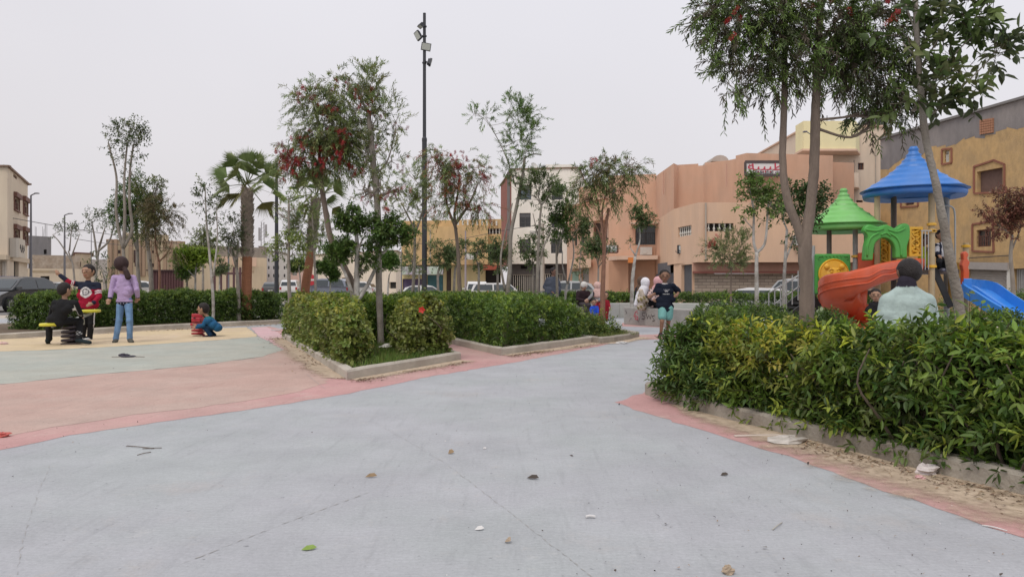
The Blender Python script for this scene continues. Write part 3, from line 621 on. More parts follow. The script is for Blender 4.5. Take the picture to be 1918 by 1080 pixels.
tree('leafy dark green tree close behind the tall forked pale tree', 23, [[(262, 560), (258, 500), (256, 440), (252, 400)], [(258, 470), (240, 420)]], [(245, 372, 26, 30, .9), (262, 345, 14, 20, .35), (232, 400, 22, 26, .7), (255, 410, 20, 22, .7)], 'ficus', 'grey', 9, group='trees behind the long dark hedge', scale=1.2)
tree('olive green tree right of the girl in lilac', 22.4, [[(284, 565), (282, 510), (277, 460), (276, 420)], [(281, 490), (270, 430)]], [(282, 395, 26, 28, 1), (276, 355, 18, 18, .5), (272, 425, 20, 22, .8), (295, 345, 10, 12, .25)], 'ficus', 'grey', 11, group='trees behind the long dark hedge', cols=[(.085, .105, .035), (.11, .12, .045), (.07, .09, .035)], scale=1.2)
tree('brownish drooping tree with a reddish lower trunk beside the maroon kiosk', 21.6, [[(295, 575, 5), (299, 530, 5), (298, 490, 5)], [(298, 490, 4), (292, 460), (291, 430)], [(298, 490, 3), (318, 470), (322, 450)]], [(302, 398, 20, 26, .8), (306, 430, 15, 18, .7), (325, 395, 12, 8, .25), (318, 462, 16, 12, .1)], 'willow', 'red', 5, group='trees behind the long dark hedge', cols=[(.11, .09, .05), (.13, .10, .06), (.085, .085, .04)], scale=1.3)
tree('small sparse young tree above the boy in red, beside the second street lamp', 27, [[(141, 560), (137, 500), (128, 470)], [(134, 490), (115, 455), (104, 440)], [(130, 470), (134, 430)], [(134, 480), (150, 440)]], [(108, 435, 12, 9, .25), (126, 428, 14, 10, .3), (146, 432, 13, 9, .25)], 'sparse', 'grey', 5, group='trees behind the long dark hedge')
tree('sparse open tree left of the tall forked pale tree', 25, [[(176, 570), (181, 500), (186, 460)], [(182, 485), (176, 440), (172, 415)], [(186, 462), (197, 425)], [(184, 470), (205, 450), (212, 420)]], [(178, 412, 14, 12, .35), (198, 412, 16, 13, .35), (208, 428, 12, 12, .25)], 'sparse', 'grey', 7, group='trees behind the long dark hedge')
tree('scraggly shrub of pale leaves showing behind the boy in red\'s head', 19.8, [[(200, 560), (198, 530), (190, 505)], [(198, 530), (205, 505)]], [(185, 488, 12, 8, .2), (205, 520, 16, 12, .3), (175, 495, 8, 8, .15)], 'sparse', 'grey', 4, group='trees behind the long dark hedge')
tree('twin thin stems with sparse dark leaves left of the first palm', 20.5, [[(399, 560, 6), (393, 480, 5), (387, 420, 4), (384, 345, 2)], [(399, 520, 4), (406, 450), (405, 395)]], [(384, 350, 10, 16, .3), (381, 375, 14, 22, .35), (388, 395, 12, 14, .2), (405, 385, 8, 10, .25), (408, 405, 12, 14, .3)], 'sparse', 'pale', 6, group='trees behind the long dark hedge', scale=1.1)
tree('small tree clipped into yellow-green rounded tiers near the maroon kiosk', 23.5, [[(366, 560), (366, 520), (368, 490)], [(366, 520), (352, 505)]], [(368, 476, 25, 11, 2.2), (370, 490, 20, 8, 1.6)], 'topiary', 'pale', 5, group='trees behind the long dark hedge', cols=[(.17, .24, .03), (.13, .20, .03), (.22, .28, .05)], tight=.4)
tree('low dark green bushy tree left of the yellow-green tiered tree', 24.5, [[(350, 560), (350, 520), (346, 500)]], [(344, 492, 18, 12, 1.2), (352, 512, 17, 10, 1.2)], 'topiary', 'grey', 5, group='trees behind the long dark hedge', cols=[(.07, .12, .035), (.10, .16, .03)])
tree('pale leafed tree top behind the twin thin stems', 30, [[(380, 560), (380, 500), (378, 460)]], [(375, 440, 20, 18, .8), (395, 450, 16, 14, .5)], 'ficus', 'grey', 6, group='trees behind the long dark hedge', cols=[(.12, .14, .06), (.09, .11, .05)], scale=1.4)
tree('grey twiggy tree just left of the first palm\'s trunk', 21.5, [[(447, 565), (444, 510), (440, 480)], [(444, 505), (432, 460)], [(443, 500), (446, 450)]], [(436, 430, 17, 22, .6), (446, 455, 12, 22, .35), (430, 470, 12, 18, .2)], 'ficus', 'grey', 9, group='trees behind the long dark hedge', cols=[(.09, .105, .06), (.07, .09, .05)], K=12)
tree('small round pale green tree between the maroon kiosk and the first palm', 27, [[(411, 560), (411, 520), (412, 505)]], [(412, 500, 13, 12, .9)], 'topiary', 'pale', 4, group='trees behind the long dark hedge', cols=[(.12, .15, .08), (.09, .12, .06)])
tree('slender tree with a yellow-green skirt of leaves between the two palms', 19.5, [[(544, 590, 8), (541, 520, 7), (541, 440, 5), (541, 380, 4)], [(541, 398, 2.5), (528, 390), (518, 388)], [(541, 396, 2.5), (552, 392), (566, 394)]], [(538, 372, 16, 10, .35), (520, 400, 8, 14, .15), (566, 398, 8, 8, .15), (536, 455, 26, 16, .8), (548, 475, 16, 16, .4), (518, 470, 10, 12, .3)], 'ficus', 'grey', 8, group='trees behind the long dark hedge', cols=[(.14, .18, .05), (.10, .14, .04), (.18, .22, .06)])
tree('ball-clipped tree half hidden by the second palm', 26, [[(562, 560), (562, 520), (560, 505)]], [(560, 497, 13, 14, 2)], 'topiary', 'pale', 4, group='ball-clipped trees')
tree('leafy mass of green hanging in front of the second palm\'s head', 22.6, [[(592, 575), (590, 510), (587, 440), (584, 400)]], [(572, 415, 20, 26, .7), (595, 440, 14, 30, .6), (560, 435, 10, 20, .4)], 'willow_up', 'grey', 6, group='trees behind the long dark hedge', scale=1.3)
# planter one trees
tree('bottlebrush tree with a leaning trunk, full of drooping red blossoms', 12.6, [[(664, 640, 15), (662, 545, 14), (645, 500, 13), (622, 455, 12), (610, 395, 11), (602, 345, 10), (598, 300, 9)], [(604, 345, 6), (585, 290), (575, 250)], [(602, 330, 6), (615, 270), (625, 210)], [(598, 300, 6), (596, 240), (585, 190)]],
     [(590, 195, 34, 32, .55), (640, 175, 32, 28, .55), (610, 235, 48, 36, .7), (570, 285, 34, 28, .8), (620, 290, 38, 26, .8), (655, 260, 28, 36, .6), (545, 300, 18, 24, .4), (600, 320, 30, 14, .4)], 'willow', 'brown', 14,
     flowers=1.1, name='bottlebrush_tree', group='bottlebrush trees', dens=1.35, cols=WIL + [(.17, .19, .09)], scale=.95, K=14,
     fspots=[(545 + rng.uniform(-18, 25), 300 + rng.uniform(-28, 25)) for _i in range(14)] + [(x, y) for x, y in zip(rng.uniform(560, 670, 20), rng.uniform(240, 318, 20))] + [(575, 165), (584, 178), (607, 203), (655, 158), (662, 168), (628, 205), (621, 245), (560, 255)])
tree('tall upright bottlebrush tree with a pale bare trunk, rooted by the white sack', 12.3, [[(714, 650, 13), (712, 600, 13), (710, 540, 13), (709, 470, 13), (708, 410, 13), (704, 350, 12), (698, 290, 11), (693, 240, 10), (690, 210, 9)], [(693, 215, 6), (678, 190), (662, 165)], [(710, 470, 5), (722, 440), (718, 410)], [(700, 330, 4), (725, 300), (742, 240)]],
     [(688, 160, 26, 32, .45), (672, 200, 26, 28, .4), (712, 200, 26, 28, .45), (700, 240, 22, 26, .3), (740, 225, 14, 30, .16), (736, 300, 18, 30, .14), (690, 290, 26, 26, .3), (715, 350, 26, 26, .2), (680, 355, 24, 22, .2), (746, 355, 14, 22, .1)], 'willow_up', 'grey', 14,
     flowers=.18, name='bottlebrush_tree', group='bottlebrush trees', near=False, scale=.9, K=14, fspots=[(724, 365), (720, 395), (735, 360)])
tree('ficus with five leaf balls on crooked white limbs, in the corner bed', 12.1, [[(668, 610, 12), (668, 545, 12), (669, 490, 10), (668, 445, 8), (664, 425, 6)], [(666, 570, 8), (655, 530), (640, 495), (636, 480)], [(672, 560, 9), (690, 525), (705, 490), (712, 460)], [(705, 480, 6), (722, 470), (730, 450)], [(669, 480, 5), (676, 455), (684, 440)]],
     [(663, 411, 24, 16, 2.0), (641, 467, 25, 18, 2.0), (738, 434, 24, 19, 2.0), (703, 446, 17, 22, 1.2), (692, 492, 15, 13, .8), (690, 411, 10, 9, .6), (676, 508, 10, 8, .3)], 'topiary', 'pale', 11, name='clipped_ficus', group='ball-clipped trees', tight=.32, K=16)
tree('dark ball-clipped tree right of the tall upright bottlebrush', 19.5, [[(726, 570), (727, 535), (729, 515)]], [(731, 496, 17, 17, 2.6)], 'topiary', 'pale', 5, group='ball-clipped trees', cols=[(.05, .10, .025), (.08, .14, .03)])
tree('double ball-clipped tree beyond the second palm', 26, [[(618, 560), (619, 520), (616, 505)], [(618, 525), (604, 510)]], [(620, 500, 16, 12, 2.2), (601, 500, 9, 8, 1.6), (624, 515, 9, 8, 1.5)], 'topiary', 'pale', 4, group='ball-clipped trees', cols=[(.06, .11, .03), (.08, .14, .03)])
tree('young feathery tree left of the floodlight pole', 19, [[(772, 570, 8), (776, 500), (777, 445), (775, 415)], [(777, 440, 4), (790, 400), (798, 360)], [(777, 430, 4), (762, 400), (752, 380)]], [(770, 350, 24, 26, .35), (765, 390, 26, 22, .35), (788, 400, 16, 24, .25), (760, 320, 18, 14, .15), (772, 495, 10, 22, .3)], 'willow_up', 'grey', 8, scale=1.15)
tree('bottlebrush tree with rust-red young shoots right of the floodlight pole', 17.5, [[(862, 570, 10), (860, 520), (858, 470), (853, 425), (851, 400)], [(855, 430, 6), (838, 385), (832, 340)], [(853, 420, 6), (880, 380), (895, 345)], [(851, 400, 5), (858, 360), (860, 330)]],
     [(835, 300, 28, 20, .6), (825, 335, 22, 24, .5), (868, 325, 28, 26, .6), (905, 330, 24, 20, .4), (850, 380, 36, 24, .5), (898, 385, 26, 20, .4), (815, 290, 12, 12, .25)], 'willow', 'brown', 9, flowers=.15, name='bottlebrush_tree', group='bottlebrush trees', cols=WIL[:3] + [(.20, .09, .05), (.24, .08, .06)], scale=1.1, K=12,
     fspots=[(852, 285), (860, 295), (876, 300), (862, 305), (845, 330), (906, 330), (822, 300)])
tree('tall leaning tree with high feathery tufts between the ochre and white buildings', 16.8, [[(949, 575, 10), (955, 500), (957, 440), (967, 390), (978, 335), (983, 295)], [(946, 545, 5), (938, 490), (945, 440), (960, 380)], [(966, 350, 2.5), (950, 300), (930, 255), (915, 232)], [(983, 295, 3), (1000, 288), (1014, 291)]],
     [(962, 205, 14, 18, .4), (978, 225, 20, 24, .5), (994, 250, 16, 16, .4), (970, 262, 22, 16, .45), (985, 280, 16, 12, .35), (908, 220, 11, 9, .35), (888, 212, 7, 7, .2), (950, 325, 18, 24, .3)], 'willow_up', 'grey', 10, cols=[(.10, .16, .06), (.13, .19, .07), (.08, .12, .05)], scale=1.1)
for lab, Yt, tr, bl in (
    ('small leafy tree right of the floodlight pole, before the blue and purple shutters', 24, [[(822, 570), (820, 520), (823, 500)], [(820, 520, 3), (828, 505)]], [(826, 470, 20, 20, 1), (822, 490, 14, 14, .7)]),
    ('thin little tree at the left edge of the ochre building', 24, [[(784, 560), (786, 500)]], [(768, 485, 8, 18, .7)]),
    ('small tree whose crown spreads left and right of the bottlebrush trunk', 25, [[(850, 565), (852, 510), (856, 495)]], [(846, 478, 12, 18, .9), (868, 468, 12, 14, .8)]),
    ('slim tree in front of the pale yellow wall, beside the white car', 21, [[(896, 570), (897, 510), (894, 490)]], [(896, 472, 11, 18, 1.1), (899, 490, 8, 12, .7)]),
    ('round leafy tree in front of the dark garage', 22, [[(933, 570), (932, 520), (932, 500)]], [(936, 465, 19, 18, 1.1), (933, 490, 15, 14, .9)]),
    ('bushy brownish tree before the white building\'s gate', 19, [[(999, 575), (999, 520), (998, 495)]], [(994, 465, 17, 18, .9), (1003, 480, 13, 10, .6), (982, 455, 7, 8, .3)]),
    ('slim tree with an umbrella crown, left of the man with the white cap', 18, [[(1056, 590), (1060, 545), (1064, 530)], [(1064, 532, 4), (1074, 480), (1072, 445)], [(1063, 532, 3.5), (1054, 500), (1053, 470)]], [(1075, 428, 22, 15, 1.1), (1060, 440, 14, 10, .6), (1086, 420, 10, 9, .5)]),
    ('narrow leafy sapling before the grey shutter of the arched building', 25, [[(1088, 570), (1088, 520)]], [(1088, 468, 8, 22, .5), (1087, 500, 7, 14, .4)]),
    ('round topped tree under the long bottlebrush crown, right of the arches', 24, [[(1120, 570), (1121, 500)]], [(1118, 455, 18, 15, 1.2), (1124, 475, 12, 12, .7), (1140, 460, 8, 8, .5)]),
    ('tree with a fanned green crown beside the orange sign', 25, [[(1183, 580, 8), (1185, 520, 7), (1190, 480, 5)], [(1190, 480, 4), (1199, 450), (1198, 425)], [(1190, 478, 3), (1180, 462)]], [(1190, 402, 10, 10, .8), (1205, 398, 14, 12, 1), (1216, 410, 9, 9, .7), (1198, 418, 14, 10, .8), (1180, 458, 5, 5, .3)])):
    tree(lab, Yt, tr, bl, 'ficus', 'pale' if 'orange' in lab or 'umbrella' in lab else 'grey', 7, cols=[(.075, .105, .045), (.055, .085, .035), (.095, .125, .055)], scale=1.15)
tree('upright tree with a spiky grey-green head before the white building', 16.5, [[(1006, 575, 8), (1007, 500), (1010, 430), (1014, 385)], [(1006, 520, 5), (1016, 470), (1032, 430)], [(1007, 440, 3), (998, 400)]], [(1012, 352, 20, 22, .8), (1000, 365, 12, 14, .4), (1028, 350, 12, 16, .4)], 'willow_up', 'grey', 9, cols=[(.09, .12, .055), (.07, .095, .045)], scale=1.2)
tree('leafy tree against the right half of the white building', 17.2, [[(1044, 580, 7), (1043, 500), (1042, 450)], [(1043, 480, 4), (1052, 440)]], [(1042, 390, 22, 24, 1), (1056, 370, 18, 18, .7), (1038, 425, 20, 18, .8), (1064, 400, 14, 16, .6)], 'ficus', 'grey', 6, cols=[(.07, .12, .035), (.09, .15, .04), (.055, .09, .03)])
tree('many-stemmed bottlebrush with a wide crown over the small shrub bed', 16.4, [[(1129, 600, 11), (1129, 545, 10), (1131, 490, 8), (1133, 440, 7), (1140, 390, 5)], [(1131, 480, 5), (1126, 430), (1118, 370)], [(1131, 470, 5), (1128, 400), (1135, 360)], [(1131, 460, 4), (1118, 425), (1098, 400)]],
     [(1098, 335, 24, 18, .6), (1125, 325, 24, 22, .7), (1150, 325, 22, 22, .7), (1175, 322, 20, 16, .5), (1120, 360, 24, 18, .5), (1160, 352, 20, 16, .45), (1090, 370, 18, 18, .4), (1185, 308, 12, 9, .35)], 'willow', 'red', 10, name='bottlebrush_tree', group='bottlebrush trees', cols=WIL[:3] + [(.11, .085, .045)], scale=1.15, K=12, fspots=[(1110, 300)])
tree('squat spiky bottlebrush with a single red bloom, before the stone-clad wall', 15, [[(1369, 575, 5), (1369, 530), (1370, 505)]], [(1366, 465, 24, 22, .8), (1370, 485, 18, 14, .7), (1390, 455, 16, 16, .35), (1345, 470, 14, 14, .3)], 'willow_up', 'brown', 5, name='bottlebrush_tree', group='bottlebrush trees', cols=[(.14, .16, .08), (.11, .13, .065), (.17, .18, .10)], fspots=[(1330, 450), (1332, 453)])
tree('whitewashed tree forked like a tuning fork, left of the big bottlebrush', 12.6, [[(1418, 610, 9), (1417, 540, 8), (1417, 472, 7)], [(1417, 472, 6), (1411, 450), (1412, 400), (1408, 375)], [(1417, 474, 6), (1432, 455), (1437, 410), (1440, 380)], [(1412, 430, 2.5), (1395, 412)]],
     [(1403, 350, 15, 14, .9), (1430, 356, 20, 17, .9), (1448, 382, 14, 20, .9), (1415, 375, 26, 20, .8), (1445, 405, 9, 10, .5), (1396, 410, 9, 5, .3)], 'ficus', 'pale', 8, cols=[(.09, .14, .04), (.07, .11, .03), (.12, .17, .05)])
tree('dark crowned whitewashed tree directly behind the big bottlebrush trunks', 13.4, [[(1467, 620, 8), (1468, 540, 7), (1471, 480, 6), (1474, 430, 5)], [(1470, 490, 4), (1490, 450), (1500, 420)]],
     [(1487, 370, 18, 20, 1.0), (1515, 378, 22, 24, 1.2), (1500, 405, 28, 18, 1.1), (1470, 390, 16, 18, .7), (1490, 455, 16, 8, .4), (1530, 360, 14, 16, .7)], 'ficus', 'pale', 8, cols=[(.04, .07, .025), (.055, .09, .03), (.03, .055, .02)])
tree('red-leafed plum tree at the right edge, before the ochre house', 19.5, [[(1900, 580, 9), (1896, 520, 8), (1893, 480, 7), (1896, 440, 5)], [(1894, 470, 4), (1912, 430)]], [(1880, 395, 34, 26, .9), (1905, 380, 28, 24, .9), (1868, 420, 24, 18, .5), (1905, 420, 28, 18, .7), (1890, 365, 22, 12, .4)], 'ficus', 'grey', 8, name='plum_tree', cols=[(.13, .045, .04), (.17, .065, .055), (.10, .04, .035), (.15, .09, .06)], scale=1.1)
# the two big near trees at the right
tree('largest bottlebrush, two heavy brown trunks, weeping leaves reaching out of the photo', 6.7,
     [[(1512, 700, 36), (1511, 600, 33), (1510, 520, 30), (1508, 462, 30), (1516, 400, 24), (1524, 330, 22), (1527, 240, 21), (1530, 150, 19), (1535, 40, 16), (1540, -60, 12)],
      [(1511, 540, 19), (1508, 480, 20), (1495, 428, 20), (1474, 370, 18), (1466, 300, 16), (1468, 215, 15), (1470, 120, 13), (1466, 20, 11), (1460, -50, 8)],
      [(1528, 160, 9), (1560, 120), (1600, 60), (1625, 0)], [(1469, 205, 4), (1450, 170), (1430, 150)], [(1470, 130, 7), (1430, 80), (1400, 20)], [(1529, 190, 3), (1548, 176), (1560, 170)], [(1532, 110, 8), (1510, 60), (1500, 0)]],
     [(1375, 40, 48, 45, .8), (1350, 80, 28, 40, .5), (1400, 120, 42, 45, .75), (1440, 60, 45, 50, .9), (1370, 165, 22, 22, .3), (1470, 20, 50, 35, .8), (1500, 110, 30, 45, .6, -.2), (1560, 40, 50, 45, 1), (1590, 100, 45, 50, 1, .1), (1550, 130, 30, 40, .6), (1620, 40, 45, 40, .9),
      (1640, 130, 38, 50, .9, -.1), (1600, 170, 30, 30, .5), (1660, 180, 34, 36, .6), (1655, 60, 30, 50, .7), (1625, 215, 20, 20, .25), (1420, 10, 60, 30, .8), (1450, 150, 30, 26, .5), (1640, 230, 8, 25, .12), (1330, 20, 25, 25, .3)], 'willow', 'brown', 30, flowers=0, name='bottlebrush_tree', group='bottlebrush trees', near=True, dens=.68,
     cols=[(.10, .15, .05), (.075, .11, .04), (.13, .19, .06), (.06, .07, .045), (.085, .07, .06)], scale=.72, K=16, tight=.34, fspots=[(1553, 12), (1675, 20), (1376, 35)])
tree('near ficus with large leaves and a thin leaning pale trunk through the playground view', 6.3,
     [[(1800, 640, 19), (1795, 560, 23), (1780, 490, 21), (1768, 420, 19), (1752, 340, 17), (1738, 280, 16), (1730, 230, 15), (1722, 140, 13), (1716, 40, 12), (1712, -60, 10)],
      [(1733, 222, 4), (1770, 195), (1800, 165), (1850, 115), (1865, 95)], [(1726, 180, 4), (1780, 110), (1830, 60)], [(1731, 215, 3.5), (1700, 180), (1670, 160)], [(1722, 130, 4), (1760, 70), (1790, 20)], [(1716, 60, 4), (1700, 20), (1690, -30)], [(1728, 120, 4), (1690, 80)]],
     [(1745, 165, 30, 32, .24), (1780, 110, 28, 28, .26), (1815, 145, 24, 20, .26), (1850, 100, 26, 20, .30), (1868, 85, 15, 12, .22), (1835, 45, 22, 22, .22), (1770, 30, 34, 28, .24), (1855, 30, 16, 16, .2), (1760, 70, 28, 26, .24), (1800, 20, 26, 22, .22), (1730, 195, 18, 16, .22), (1765, 180, 18, 14, .2), (1690, 190, 24, 24, .12), (1740, 10, 26, 22, .2), (1700, 60, 22, 30, .12)], 'big', 'grey', 22, name='ficus_tree', near=True, K=9, tight=.28,
     cols=[(.06, .09, .035), (.085, .12, .045), (.11, .12, .06), (.05, .065, .035)])
# ---------------------------------------------------------------- palms
def palm(label, px, Y, pts, ch, w, fr, n, half=True):
    s = Y / F; base = at(px, pts[0][1], Y); base[2] = .05
    root = empty('fan_palm', base, label, 'palm tree', 'fan palms'); P = [base] + [at(x, y, Y) for x, y in pts[1:]]
    P = smoothline(P, 8); zc = P[:, 2]; red = CH + (HY - ch) * s                # smooth red-brown below ch, shaggy boots above
    k = zc <= red + .05; b = MB(); r = np.linspace(w * 1.12, w * .92, len(P)) * s / 2; Pk, rk = P[k], r[k]
    Pl_ = smoothline(Pk, 6); rl = np.interp(np.linspace(0, 1, len(Pl_)), np.linspace(0, 1, len(Pk)), rk) * (1 + .03 * (np.arange(len(Pl_)) % 3 == 0)); b.tube(Pl_, rl, 14)
    b.build('trunk', M('palm_trunk', (.29, .125, .065), .9, .25, 6, .8, 30, stretch=(1, 1, 8)), root, smooth=True)
    c = MB(); Pu = P[~k]; Pu = np.vstack([Pk[-1:], Pu]); c.tube(Pu, w * 1.0 * s / 2, 12)
    L_ = np.linalg.norm(Pu[-1] - Pu[0]); nb = int(L_ / .075)
    for i in range(nb):
        for j in range(7):
            t = (i + .5) / nb; p = Pu[0] * (1 - t) + Pu[-1] * t; a = 2 * math.pi * (j + .5 * (i % 2)) / 7 + rng.normal(0, .1); d = np.array([math.cos(a), math.sin(a), 0]); q = p + d * w * s * .47
            e = q + d * w * s * rng.uniform(.2, .34) + np.array([0, 0, rng.uniform(.06, .14)]); sd = np.array([-d[1], d[0], 0]) * rng.uniform(.06, .08)
            c.add([q - sd - (0, 0, .07), q + sd - (0, 0, .07), e + sd * .35, e - sd * .35, q - sd - d * .03, q + sd - d * .03], [(0, 1, 2, 3), (3, 2, 5, 4), (0, 3, 4), (1, 5, 2)])
    c.build('boots', M('palm_boots', (.27, .225, .185), .95, .35, 10, .6), root)
    top = Pu[-1] + np.array([0, 0, .12]); Vs, Fs, Cs, nn = [], [], [], 0
    for i in range(n):
        az = i * 2.4 + rng.normal(0, .12); el = np.interp(i / (n - 1), [0, .25, .6, 1], [1.4, .8, .25, -.75]) + rng.normal(0, .08); d = np.array([math.cos(az) * math.cos(el), math.sin(az) * math.cos(el), math.sin(el)]); pl_ = fr * rng.uniform(.3, .56)
        hub = top + d * pl_ * 1.15 + np.array([0, 0, -.12 * pl_]); S = unit(np.cross(d, (0, 0, 1.))); ro = rng.uniform(-1.1, 1.1); S = S * math.cos(ro) + np.cross(S, d) * math.sin(ro); U = np.cross(S, d); cl = palette(1, [(.21, .28, .10), (.25, .30, .13), (.17, .24, .085)])[0]
        if i > n * .8: cl = np.array([.16, .15, .05])
        V = [top + S * .015, top - S * .015, hub - S * .012, hub + S * .012]; Fq = [(0, 1, 2, 3)]; C = [(.10, .12, .04)] * 4
        m = 26; Lf = fr * rng.uniform(.36, .48)
        for k_ in range(m):                                # pleated fan: joined for two thirds, split at the tips
            a0, a1 = [(-1.15 + 2.3 * (k_ + t) / m) for t in (0, 1)]; am = (a0 + a1) / 2; f = lambda a, r_, h: hub + (d * math.cos(a) + S * math.sin(a)) * r_ + U * (h + .10 * r_ * (abs(a) ** 1.5)) - np.array([0, 0, .12 * r_ * r_ / fr])
            V += [hub, f(a0, Lf * .5, 0), f(am, Lf * .52, .02 * fr), f(am + rng.normal(0, .02), Lf * rng.uniform(.93, 1.07), 0) - np.array([0, 0, .2 * Lf * rng.uniform(.2, 1)]), f(a1, Lf * .5, 0)]
            o = 4 + k_ * 5; Fq += [(o, o + 1, o + 2, o + 2), (o, o + 2, o + 4, o + 4), (o + 1, o + 3, o + 2, o + 2), (o + 2, o + 3, o + 4, o + 4)]; C += [cl * rng.uniform(.85, 1.15)] * 5
        Vs.append(np.array(V)); Fs += [tuple(dict.fromkeys(x + nn for x in q)) for q in Fq]; Cs.append(np.array(C)); nn += len(V)
    rawmesh('fronds', np.vstack(Vs), Fs, LEAF, root, cols=np.vstack(Cs)); return root
palm('fan palm with a straight trunk, nearer and taller of the two palms', 463, 21.8, [(463, 570), (462, 540), (463, 480), (462, 430), (462, 372), (463, 352)], 478, 17, 1.28, 27)
palm('fan palm with a leaning orange-brown trunk behind the red-blossomed bottlebrush', 570, 24, [(569, 570), (572, 540), (578, 500), (582, 470), (586, 430), (590, 392), (592, 372)], 472, 15, 1.15, 23)
# ---------------------------------------------------------------- buildings
def pl2(px, Y): return np.array([(px - CX) / F * Y, Y])
def onwall(A, B, px, py):
    A = np.array(A, float); B = np.array(B, float); d = B - A; Lw = np.linalg.norm(d); d = d / Lw; k = (px - CX) / F
    # A + u d = (k Y, Y)
    u = (k * A[1] - A[0]) / (d[0] - k * d[1]); Y = A[1] + u * d[1]; return u, CH + (HY - py) / F * Y
GLASS = M('window_glass', (.045, .05, .055), .12, .1, 2, spec=.6)
GLASSB = M('window_glass_blue', (.16, .22, .27), .15, .1, 2, spec=.6)
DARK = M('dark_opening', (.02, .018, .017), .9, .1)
FRB = M('frame_brown', (.16, .075, .055), .7, .15, 8); FRG = M('frame_grey', (.10, .10, .105), .6, .15, 8); FRW = M('frame_white', (.62, .60, .55), .7, .1, 8)
IRON = M('wrought_iron', (.06, .055, .055), .6, .2, 9)
